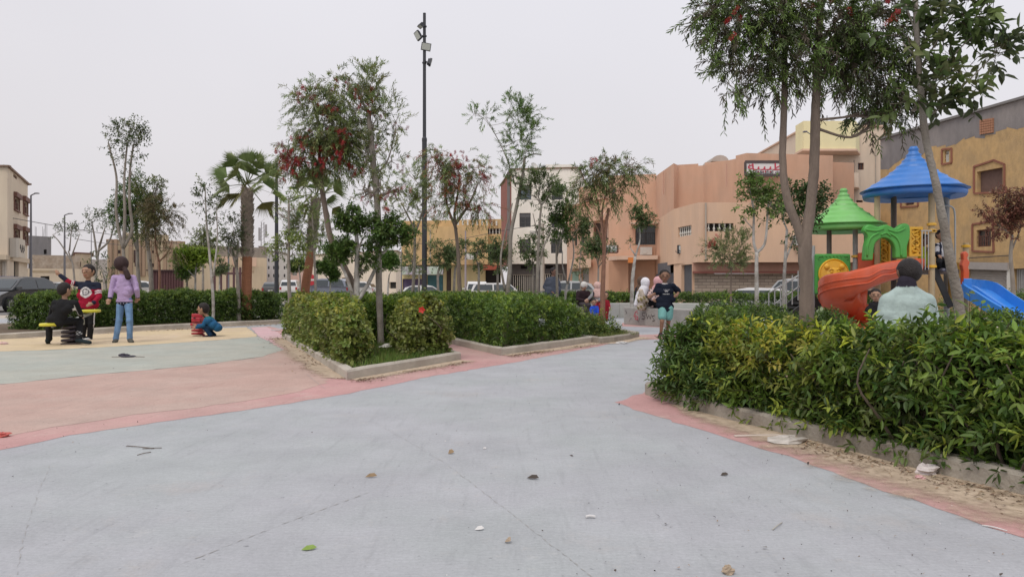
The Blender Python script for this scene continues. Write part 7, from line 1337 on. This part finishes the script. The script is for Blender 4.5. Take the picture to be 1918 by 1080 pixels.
person('boy in a red and navy sweater with a white heart emblem, one arm raised', 15.0, dict(head=(165, 509), nk=(165, 524), shL=(146, 532), shR=(184, 533), elL=(129, 528, -.1), wrL=(112, 515, -.15), haL=(103, 506, -.18), elR=(186, 555, -.05), wrR=(174, 568, -.25), haR=(165, 571, -.32), pel=(165, 572), knL=(157, 604, -.05), anL=(155, 631), knR=(171, 605), anR=(168, 632, .05)), .86, (-.15, -1),
       top=(.3, .01, .03), topf=tf, bottom=BLACK, botf=bf, shoes=(.55, .55, .55), hr=.125, width=1.1, vox=.009)
# 3 girl in lilac
def tf(P, w, d):
    C = np.tile(np.array((.42, .31, .50)), (len(P), 1)); h = (P - d['pel']) @ d['up']; C[h < -.02] = NAVY; C[(h < -.035) & (h > -.06) & (np.sin(P[:, 0] * 110) > .5)] = (.35, .33, .42)
    for S_ in 'LR': C[(seg_d(P, w['el' + S_], w['wr' + S_]) < .07) & (seg_t(P, w['el' + S_], w['wr' + S_]) > .9)] = NAVY
    return C
def bf(P, w, d):
    C = np.tile(np.array((.14, .24, .40)), (len(P), 1)); n = clump_noise(P, 30); C *= (1 + .12 * n)[:, None]
    for S_ in 'LR': C[(np.abs((P - w['kn' + S_]) @ d['sh'] ) < .035) & (P[:, 2] > w['an' + S_][2] + .1)] *= 1.25
    return C
person('girl in a lilac sweater and blue jeans with a long dark ponytail, seen from behind', 14.3, dict(head=(227, 495), nk=(230, 512), shL=(214, 520), shR=(250, 520), elL=(209, 542, -.03), wrL=(206, 559, -.1), haL=(203, 566, -.14), elR=(256, 542, -.05), wrR=(258, 556, .1), haR=(256, 562, .14), pel=(233, 563), knL=(223, 600), anL=(217, 634), knR=(243, 600, -.03), anR=(243, 633), toL=(214, 640, -.06), toR=(247, 640, -.06)), .92, (-.5, .86),
       top=(.4, .3, .5), topf=tf, bottom=(.14, .24, .4), botf=bf, shoes=(.10, .10, .09), sole=(.45, .44, .40), hairkind='tail', tail=[(231, 498, -.06), (236, 508, -.13), (240, 519, -.14)], hair=(.035, .016, .016), hr=.125, width=1.0, vox=.009)
# 4 squatting child
person('small child in a blue hooded top squatting beside the red spring rider', 16.0, dict(head=(380, 579), nk=(388, 592), shL=(386, 598, -.1), shR=(392, 597, .12), elL=(381, 609, -.15), wrL=(368, 613, -.15), haL=(361, 613, -.15), elR=(382, 609, .12), wrR=(370, 609, .08), haR=(363, 608, .06), pel=(407, 613), knL=(383, 612, -.1), anL=(394, 627, -.1), knR=(386, 612, .12), anR=(401, 627, .1), toL=(381, 631, -.12), toR=(392, 631, .08)), .68, (-1, -.1),
       top=(.02, .11, .22), topf=lambda P, w, d: np.where(((P[:, 2:3] > w['nk'][2] - .05) & (P[:, 0:1] > w['nk'][0] - .02)), np.array((.02, .13, .17)), np.array((.02, .095, .20))), bottom=(.012, .035, .075), shoes=(.03, .02, .025), hr=.115, width=1.25, vox=.009)
# 5 running teenager
def tf(P, w, d):
    C = np.tile(np.array((.014, .018, .032)), (len(P), 1))
    for S_ in 'LR':
        a, e = w['sh' + S_], w['el' + S_]; o = (P - a) @ np.array([0, 1., 0]); C[(seg_d(P, a, e) < .11) & (np.abs(o) < .012) & (P[:, 2] > (a + (e - a) * seg_t(P, a, e)[:, None])[:, 2] + .03)] = WHT
    C[np.linalg.norm(P - w['nk'], axis=1) < .075] = (.45, .42, .42); c = d['mid'] - d['up'] * .14; D = P - c; x, z = D @ d['sh'], D @ d['up']; f = (D @ d['fh'] > 0) & (np.abs(x) < .07)
    C[f & (np.abs(z - .06) < .008) & (np.sin(x * 220) > -.2)] = (.3, .3, .33); C[f & (np.abs(x) < .035) & (np.abs(z - .015 - np.abs(np.abs(x) - .017) * 1.4) < .011)] = (.5, .5, .5); C[f & (np.abs(z + .035) < .009) & (np.sin(x * 260) > -.5)] = (.45, .45, .45); return C
person('teenage boy in a navy T-shirt and turquoise shorts walking toward the camera', 15.6, dict(head=(1245, 517), nk=(1245, 529), shL=(1233, 535), shR=(1260, 535), elL=(1228, 549, .02), wrL=(1221, 553, -.15), haL=(1217, 555, -.2), elR=(1271, 546, .1), wrR=(1268, 553, -.1), haR=(1265, 554, -.18), pel=(1247, 577), knL=(1240, 602, -.1), anL=(1238, 623, -.05), knR=(1252, 602, .05), anR=(1250, 618, .35), toL=(1235, 630, -.22), toR=(1250, 626, .2)), .84, (-.1, -1),
       top=NAVY, topf=tf, sleeve=.42, bottom=(.19, .42, .40), leg=.5, shoes=(.05, .03, .035), hr=.115, width=1.12, skin=(.27, .15, .10), vox=.009)
# 6 man in mint shirt on the near bench
def tf(P, w, d):
    C = np.tile(np.array((.42, .52, .50)), (len(P), 1)); dn = (P[:, 2] > w['nk'][2] - .035) & (np.linalg.norm((P - w['nk'])[:, :2], axis=1) < .16); C[dn] = (.035, .03, .045); return C
person('broad-backed man in a mint shirt seated behind the nearest hedge', 6.75, dict(head=(1701, 511, .05), nk=(1698, 529), shL=(1666, 566), shR=(1733, 566), elL=(1656, 612, -.02), wrL=(1656, 640, .22), haL=(1664, 645, .3), elR=(1746, 614, 0), wrR=(1742, 645, .22), haR=(1734, 650, .3), pel=(1698, 640), knL=(1672, 642, .45), anL=(1672, 740, .5), knR=(1718, 642, .45), anR=(1718, 740, .5)), 1.02, (-.05, 1),
       top=(.42, .52, .5), topf=tf, bottom=(.05, .05, .06), hairkind='short', hair=(.03, .025, .025), skin=(.22, .12, .08), hr=.106, width=1.22, loose=2.5, coat=.02)
# 7.. people around the back benches
person('man in a white cap and dark brown clothes seated on the pale bench wall', 24.2, dict(head=(1094, 536), nk=(1093, 543), shL=(1083, 548), shR=(1102, 548), elL=(1082, 560, -.1), wrL=(1095, 563, -.3), haL=(1099, 564, -.35), elR=(1106, 559, -.1), wrR=(1102, 564, -.3), haR=(1099, 566, -.35), pel=(1092, 567), knL=(1096, 571, -.4), anL=(1097, 592, -.4), knR=(1103, 571, -.4), anR=(1103, 593, -.35)), 1.0, (.2, -1), top=(.03, .018, .022), bottom=(.07, .06, .065), capc=(.6, .58, .56), hr=.115, width=1.15)
person('woman in a pale pink headscarf with grey sleeves, reaching toward the white-capped man', 24.0, dict(head=(1119, 535), nk=(1119, 543), shL=(1112, 548), shR=(1127, 549), elL=(1107, 555, -.15), wrL=(1102, 560, -.25), haL=(1098, 562, -.28), elR=(1128, 558, -.1), wrR=(1120, 563, -.25), haR=(1116, 564, -.3), pel=(1121, 567), knL=(1115, 572, -.35), anL=(1115, 592, -.35), knR=(1124, 572, -.35), anR=(1124, 592, -.35)), .95, (-.2, -1), top=(.22, .22, .23), topf=lambda P, w, d: np.where((((P - d['mid']) @ d['up'])[:, None] > -.14) & (np.abs((P - d['mid']) @ d['sh'])[:, None] < .16), np.array((.02, .02, .025)), np.array((.23, .23, .24))), bottom=(.28, .03, .04), hairkind=None, scarf=((.62, .42, .38), 0), hr=.108, skin=(.45, .29, .22))
person('small child in dark red standing against the reddish tree trunk', 23.2, dict(head=(1134, 553), nk=(1134, 560), shL=(1129, 564), shR=(1139, 564), elL=(1127, 571), wrL=(1128, 577, -.1), haL=(1128, 579, -.12), elR=(1141, 570), wrR=(1142, 575, -.15), haR=(1142, 577, -.2), pel=(1134, 580), knL=(1131, 590), anL=(1131, 599), knR=(1137, 590), anR=(1137, 599)), .6, (.2, -1), top=(.24, .015, .025), bottom=(.24, .015, .025), hr=.10, width=1.2)
person('toddler in bright blue between the white-capped man and the red-clad child', 23.0, dict(head=(1112, 566), nk=(1113, 571), shL=(1108, 575), shR=(1119, 575), elL=(1106, 581, -.05), wrL=(1107, 586, -.1), haL=(1107, 588, -.12), elR=(1120, 581, -.05), wrR=(1120, 586, -.1), haR=(1120, 588, -.12), pel=(1114, 590), knL=(1111, 597), anL=(1111, 603), knR=(1117, 597), anR=(1117, 603)), .5, (.1, -1), top=(.02, .07, .5), bottom=(.25, .03, .05), hr=.09, width=1.35)
person('woman in a long white headscarf and patterned beige dress on the front block bench', 20.3, dict(head=(1210, 529), nk=(1208, 538), shL=(1200, 545, -.12), shR=(1210, 545, .12), elL=(1205, 558, -.15), wrL=(1213, 564, -.12), haL=(1217, 565, -.1), elR=(1214, 556, .15), wrR=(1220, 562, .1), haR=(1223, 563, .08), pel=(1203, 570), knL=(1222, 570, .3), anL=(1224, 590, .5), knR=(1222, 568, .4), anR=(1226, 590, .6)), .95, (1, -.2), top=(.5, .44, .35), topf=lambda P, w, d: np.where((np.sin(P[:, 0:1] * 38) * np.cos(P[:, 2:3] * 33 + P[:, 0:1] * 20) > .1) & (P[:, 2:3] < w['shL'][2] - .12), np.array((.24, .20, .09)), np.array((.50, .43, .36))), bottom=(.5, .44, .4), hairkind=None, scarf=((.74, .73, .78), 1), hr=.11, skin=(.3, .18, .12), width=1.15, coat=.05, drape=[((1204, 541), (1196, 556), .10, .09), ((1198, 550), (1191, 570), .09, .06), ((1206, 541), (1200, 552), .12, .08)])
def pat(P, *a): return np.where(np.sin(P[:, 0:1] * 60) * np.cos(P[:, 2:3] * 55) > .25, np.array((.10, .09, .10)), np.array((.52, .37, .35)))
person('woman in a pink headscarf, patterned blouse and black skirt on the front bench', 20.2, dict(head=(1231, 527), nk=(1231, 537), shL=(1222, 543), shR=(1240, 543), elL=(1216, 553, -.1), wrL=(1223, 561, -.25), haL=(1226, 563, -.3), elR=(1243, 555, -.1), wrR=(1238, 563, -.25), haR=(1236, 565, -.3), pel=(1231, 570), knL=(1226, 572, .4), anL=(1224, 592, .4), knR=(1236, 572, .4), anR=(1236, 592, .4)), .97, (-.9, .3), top=(.5, .4, .4), topf=pat, bottom=(.01, .01, .012), hairkind=None, scarf=((.62, .35, .36), 0), hr=.11, width=1.15, skirt=((.01, .01, .012), [((1228, 560, 0), (1236, 572, -.1), .11, .14), ((1220, 566, 0), (1232, 573, 0), .10, .12)]))
person('woman in a tan and dark headscarf, mostly hidden behind the white scarf', 21.0, dict(head=(1202, 526), nk=(1201, 535), shL=(1193, 541), shR=(1208, 541), elL=(1191, 553), wrL=(1196, 562, -.1), haL=(1198, 564, -.12), elR=(1210, 553), wrR=(1208, 562, -.1), haR=(1207, 564, -.1), pel=(1201, 568), knL=(1197, 571, .3), anL=(1197, 590, .3), knR=(1206, 571, .3), anR=(1206, 590, .3)), .92, (.8, .5), top=(.03, .03, .035), bottom=(.03, .03, .035), hairkind=None, scarf=((.12, .08, .06), 0), hr=.105)
person('standing man in a blue-grey jacket behind the trees, turned to the bench', 23.4, dict(head=(1037, 509), nk=(1036, 518), shL=(1027, 524), shR=(1043, 524, .1), elL=(1021, 537, .05), wrL=(1030, 545, -.1), haL=(1033, 546, -.12), elR=(1047, 537, .1), wrR=(1042, 546), haR=(1040, 547), pel=(1034, 549), knL=(1031, 571), anL=(1030, 595), knR=(1038, 571), anR=(1038, 595)), 1.03, (.8, -.5), top=(.065, .075, .10), bottom=(.02, .02, .025), hr=.11, skin=(.2, .11, .08), width=1.3, loose=1.8, coat=.08)
# children on the tower
person('child in a navy waistcoat and white sleeves perched on the tower rail, black trousers', 15.3, dict(head=(1763, 441), nk=(1764, 452), shL=(1756, 459), shR=(1772, 460), elL=(1753, 470, -.05), wrL=(1757, 477, -.12), haL=(1759, 479, -.14), elR=(1776, 470, -.05), wrR=(1774, 478, -.12), haR=(1772, 480, -.14), pel=(1766, 484), knL=(1758, 490, -.25), anL=(1760, 502, -.1), knR=(1772, 488, -.28), anR=(1768, 502, -.1)), .74, (.15, -1), top=NAVY, topf=lambda P, w, d: np.where((np.minimum(seg_d(P, w['shL'], w['elL']), seg_d(P, w['shR'], w['elR']))[:, None] < .06) & (np.abs((P - d['mid']) @ d['sh'])[:, None] > .075) | ((np.abs((P - d['mid']) @ d['sh'])[:, None] < .04) & (((P - d['mid']) @ d['fh'])[:, None] > 0)), np.array((.55, .55, .58)), np.array(NAVY)), bottom=BLACK, shoes=(.2, .2, .25), hr=.10, width=1.1)
person('child in a lime yellow shirt standing on the tower deck behind the rail bars', 15.5, dict(head=(1732, 449), nk=(1731, 461), shL=(1724, 467), shR=(1739, 467), elL=(1722, 478), wrL=(1726, 484, -.1), haL=(1728, 486, -.12), elR=(1741, 477), wrR=(1738, 470, -.12), haR=(1737, 465, -.14), pel=(1731, 492), knL=(1728, 499), anL=(1728, 506), knR=(1735, 499), anR=(1735, 506)), .68, (.6, -.8), top=(.50, .62, .05), bottom=(.03, .03, .12), hr=.10, skin=(.22, .12, .09), width=1.15)
person('child in black standing under the tower between the spiral slide and the man in mint', 13.4, dict(head=(1640, 553), nk=(1640, 563), shL=(1632, 570), shR=(1646, 570), elL=(1630, 582), wrL=(1634, 592, -.1), haL=(1637, 596, -.14), elR=(1649, 582), wrR=(1647, 592), haR=(1646, 596), pel=(1640, 603), knL=(1637, 622), anL=(1637, 642), knR=(1644, 622), anR=(1644, 642)), .66, (-.4, -1), top=BLACK, bottom=BLACK, hr=.10, width=1.2)
# ---------------------------------------------------------------- litter and small things on the ground
def small(name, label, cat, px, py, build, mat, z=0., group=None, **k):
    c = gp(px, py); c[2] = z; b = MB(); build(b, c); return tag(b.build(name, mat, **k), label, cat, group)
def leafb(L, W_, a, lift=.012):
    def f(b, c, L=L * .72, W_=W_ * .8):
        d = np.array([math.cos(a), math.sin(a), 0]); s_ = np.array([-d[1], d[0], 0]); P = [c - d * L / 2, c - d * L * .15 + s_ * W_ / 2 + (0, 0, lift), c + d * L * .25 + s_ * W_ * .4 + (0, 0, lift * 1.2), c + d * L / 2 + (0, 0, lift * .5), c + d * L * .25 - s_ * W_ * .4 + (0, 0, lift * .3), c - d * L * .15 - s_ * W_ / 2 + (0, 0, lift * .2), c + d * L * .1 + (0, 0, lift * .2)]
        b.add(np.array(P) + (0, 0, .003), [(0, 1, 6), (1, 2, 6), (2, 3, 6), (3, 4, 6), (4, 5, 6), (5, 0, 6)])
    return f
def stick(L, r, a): return lambda b, c: b.tube(smoothline([c + (-L / 2 * math.cos(a), -L / 2 * math.sin(a), r + .002), c + (rng.normal(0, L * .04), rng.normal(0, L * .04), r + .006), c + (L / 2 * math.cos(a), L / 2 * math.sin(a), r + .002)], 4), r, 6)
def lump_(r, fl=.5, ra=.3):
    def f(b, c):
        b.sph((0, 0, 0), (1, 1, 1), 10, 7); V = b.V[-1]; V *= (1 + rng.uniform(-ra, ra, (len(V), 1))); b.V[-1] = V * r * np.array([1, .8, fl]) + c + (0, 0, r * fl * .8)
    return f
LG_ = M('leaf_green', (.20, .30, .05), .6, .2, 40); LB_ = M('leaf_dry', (.30, .21, .12), .8, .3, 30); LD_ = M('leaf_dark', (.07, .055, .045), .8, .3, 30); PWH = M('litter_white', (.62, .61, .60), .6, .15, 30); TWG = M('twig', (.13, .10, .08), .9, .3, 30); STN = M('stone_tan', (.42, .33, .24), .95, .3, 40, .8, 60)
small('leaf', 'fresh green leaf lying on the grey paving near the bottom edge', 'leaf', 579, 1029, leafb(.09, .035, .3), LG_)
small('leaf', 'dry tan leaf curled on the grey paving, left of centre', 'leaf', 695, 894, leafb(.10, .02, -.1, .02), LB_); small('leaf', 'blackened curled leaf on the grey paving near the centre', 'leaf', 998, 897, leafb(.11, .03, -.5, .02), LD_)
small('leaf', 'small beige curled leaf near the bottom centre', 'leaf', 951, 1016, leafb(.05, .028, -.8, .02), STN); small('leaf', 'dark leaf on the grey paving toward the right hedge', 'leaf', 1357, 890, leafb(.07, .03, .2), LD_)
small('leaf', 'pale chip of leaf lying left of the bottom centre', 'leaf', 898, 992, leafb(.06, .028, .1), PWH); small('leaf', 'brown speckled leaf above the centre of the grey paving', 'leaf', 845, 849, leafb(.06, .04, .5, .02), LB_)
small('twig', 'long dark twig on the grey paving below the red stripe', 'twig', 263, 838, stick(.24, .003, -.35), TWG); small('twig', 'short twig crossing below the long dark twig', 'twig', 270, 850, stick(.1, .0025, 1.1), TWG); small('twig', 'second dark twig right below the red stripe', 'twig', 285, 840, stick(.12, .0025, .2), TWG)
small('straw', 'thin white straw at the lower right of the grey paving', 'straw', 1863, 990, stick(.10, .0028, -.9), PWH); small('straw', 'pale slanted stalk on the lower right paving', 'straw', 1456, 986, stick(.13, .0025, .9), M('stalk', (.4, .38, .33)))
small('cigarette_butt', 'cigarette butt with a dark end on the grey paving', 'cigarette butt', 1106, 970, stick(.045, .006, .05), PWH)
small('stone', 'tan broken chunk cut by the bottom edge of the photo', 'stone', 1364, 1074, lump_(.022, .8), STN); small('stone', 'small white pebble on the grey paving above the centre', 'pebble', 908, 840, lump_(.012), PWH)
small('plastic_bag', 'flattened white plastic bag on the sand by the nearest kerb', 'bag', 1478, 829, lump_(.12, .22, .35), M('bag_white', (.50, .46, .42), .4, .2, 20)); small('paper_strip', 'pale flat strip beside the flattened white bag', 'paper', 1418, 817, lambda b, c: b.box(c + (0, 0, .008), (.34, .035, .008), .1), M('paper_cream', (.60, .52, .46)))
small('tissue', 'crumpled white tissue among dead twigs by the nearest kerb', 'tissue', 1737, 889, lump_(.065, .5, .4), M('tissue_white', (.62, .56, .55), .8, .15, 30)); small('tissue', 'pink scrap just in front of the crumpled white tissue', 'tissue', 1722, 898, lump_(.028, .5, .4), M('tissue_pink', (.6, .36, .36)))
small('plastic_sack', 'white sack lying in the grass under the hibiscus', 'sack', 733, 667, lump_(.20, .30, .25), M('sack_white', (.60, .58, .56), .5, .15, 12, .6, 20), z=.09); small('paper', 'white scrap of paper near the kerb by the path', 'paper', 1164, 643, lump_(.12, .18, .4), PWH)
small('wrapper', 'blue and white wrapper on the ground at the far left kerb', 'wrapper', 25, 632, lump_(.09, .3, .4), M('wrapper_blue', (.25, .42, .6))); small('wrapper', 'pinkish wrapper at the left edge of the yellow paving', 'wrapper', 5, 645, lump_(.09, .3, .4), M('wrapper_pink', (.6, .42, .4)))
small('wrapper', 'red and white wrapper at the left edge of the salmon paving', 'wrapper', 4, 818, lump_(.05, .4, .4), M('wrapper_red', (.5, .12, .1))); small('wrapper', 'red scrap on the ground behind the seesaw spring', 'wrapper', 112, 627, lump_(.13, .3, .4), M('wrapper_red2', (.42, .06, .07)))
small('sandal', 'dark sandal-like scrap on the green paving before the girl', 'scrap', 237, 668, lambda b, c: (lump_(.08, .35, .3)(b, c + (-.03, 0, 0)), lump_(.1, .15, .3)(b, c + (.06, -.06, 0))), M('scrap_dark', (.035, .03, .045))); small('twig', 'thin dark stick under the dark scrap on the green paving', 'twig', 240, 669, stick(.5, .005, .03), TWG)
small('bag', 'bright blue wrapper caught in the nearest hedge above the kerb', 'wrapper', 1432, 768, lump_(.035, .7, .4), M('wrapper_blue2', (.03, .08, .4)), z=.16); small('card', 'white card on the paving by the corner of the hibiscus bed', 'paper', 517, 619, lambda b, c: b.box(c + (0, 0, .02), (.22, .15, .01), .2), PWH)
b = MB(); fc = at(790, 580, 9.9)
for k in range(5): a = 2 * math.pi * k / 5; d = np.array([math.cos(a), -.3, math.sin(a)]); sd = np.array([-math.sin(a), 0, math.cos(a)]); b.add([fc, fc + d * .03 + sd * .02, fc + d * .05, fc + d * .03 - sd * .02], [(0, 1, 2, 3)])
b.tube([fc, fc + (.05, -.03, 0)], .004, 5); tag(b.build('hibiscus_flower', M('petal_red', (.55, .03, .02), .6)), 'single red hibiscus flower on the bush right of the white sack', 'flower')
# uncountable litter: grit, crumbs and dead leaves
def scatter(name, pts, n, L, Wd, cols, z, wid, lift=.35):
    P = smoothline([gp(x, y) for x, y in pts], 10); i = rng.integers(0, len(P) - 1, n); t = rng.random((n, 1)); Q = P[i] * (1 - t) + P[i + 1] * t; T = unit(P[i + 1] - P[i]); Nn = np.stack([-T[:, 1], T[:, 0], T[:, 2] * 0], 1)
    Q = Q + Nn * (np.abs(rng.normal(0, wid, (n, 1)))) + Nn * .02; Q[:, 2] = z; k = rng.random(n) < np.clip(.4 + clump_noise(Q, 6) * 1.3, .04, 1); Q = Q[k]; n = len(Q)
    a = rng.uniform(0, 6.28, n); D = np.stack([np.cos(a), np.sin(a), rng.uniform(0, lift, n)], 1); Nv = unit(np.array([0, 0, 1.]) + rng.normal(0, .3, (n, 3))); V, Fc, C = leafmesh(Q, unit(D), Nv, L * rng.uniform(.4, 1.4, n), Wd * rng.uniform(.4, 1.3, n), palette(n, cols)); tag(rawmesh(name, V, Fc, MC('dead_leaf', .9), cols=C, origin=(0, 0, 0)), kind='stuff')
DC = [(.20, .13, .08), (.30, .21, .13), (.12, .08, .055), (.36, .28, .2)]
scatter('dead_leaves', [(870, 678), (800, 689), (720, 703), (650, 715)], 700, .045, .014, DC, .012, .13); scatter('dead_leaves', [(1110, 643), (1050, 653), (990, 661), (940, 668)], 700, .05, .016, DC, .012, .16)
scatter('dead_leaves', [(2100, 975), (1918, 932), (1700, 878), (1560, 840), (1500, 822)], 900, .04, .009, DC, .012, .12); scatter('dead_leaves', [(640, 700), (600, 682), (560, 655), (535, 640)][::1] [::-1], 10, .05, .016, DC, .012, .16)
scatter('dead_leaves', [(650, 712), (600, 680), (560, 652), (528, 632)], 500, .06, .02, DC, .012, .2); scatter('dead_leaves', [(560, 606), (420, 613), (300, 619), (110, 630)], 500, .07, .025, DC, .012, .15)
n = 1800; px = rng.uniform(-50, 1900, n); py = 600 + 520 * rng.random(n) ** 1.0; P = np.array([gp(a, b_) for a, b_ in zip(px, py)]); k = (P[:, 0] > -16) & (P[:, 0] < 3.0) & (P[:, 1] < 22) & (rng.random(n) < np.clip(.35 + clump_noise(P, 1.3) * .9, .03, 1)); P = P[k]; n = len(P); P[:, 2] = .006
a = rng.uniform(0, 6.28, n); D = np.stack([np.cos(a), np.sin(a), rng.uniform(.1, .6, n)], 1); sz = rng.uniform(.004, .013, n) * (1 + (rng.random(n) < .06) * 1.6); V, Fc, C = leafmesh(P, unit(D), unit(np.array([0, 0, 1.]) + rng.normal(0, .5, (n, 3))), sz, sz * rng.uniform(.3, .9, n), palette(n, [(.10, .08, .07), (.05, .045, .045), (.32, .25, .18), (.6, .58, .55)], [.4, .3, .2, .1])); tag(rawmesh('litter_crumbs', V, Fc, MATS['dead_leaf'], cols=C, origin=(0, 0, 0)), kind='stuff')
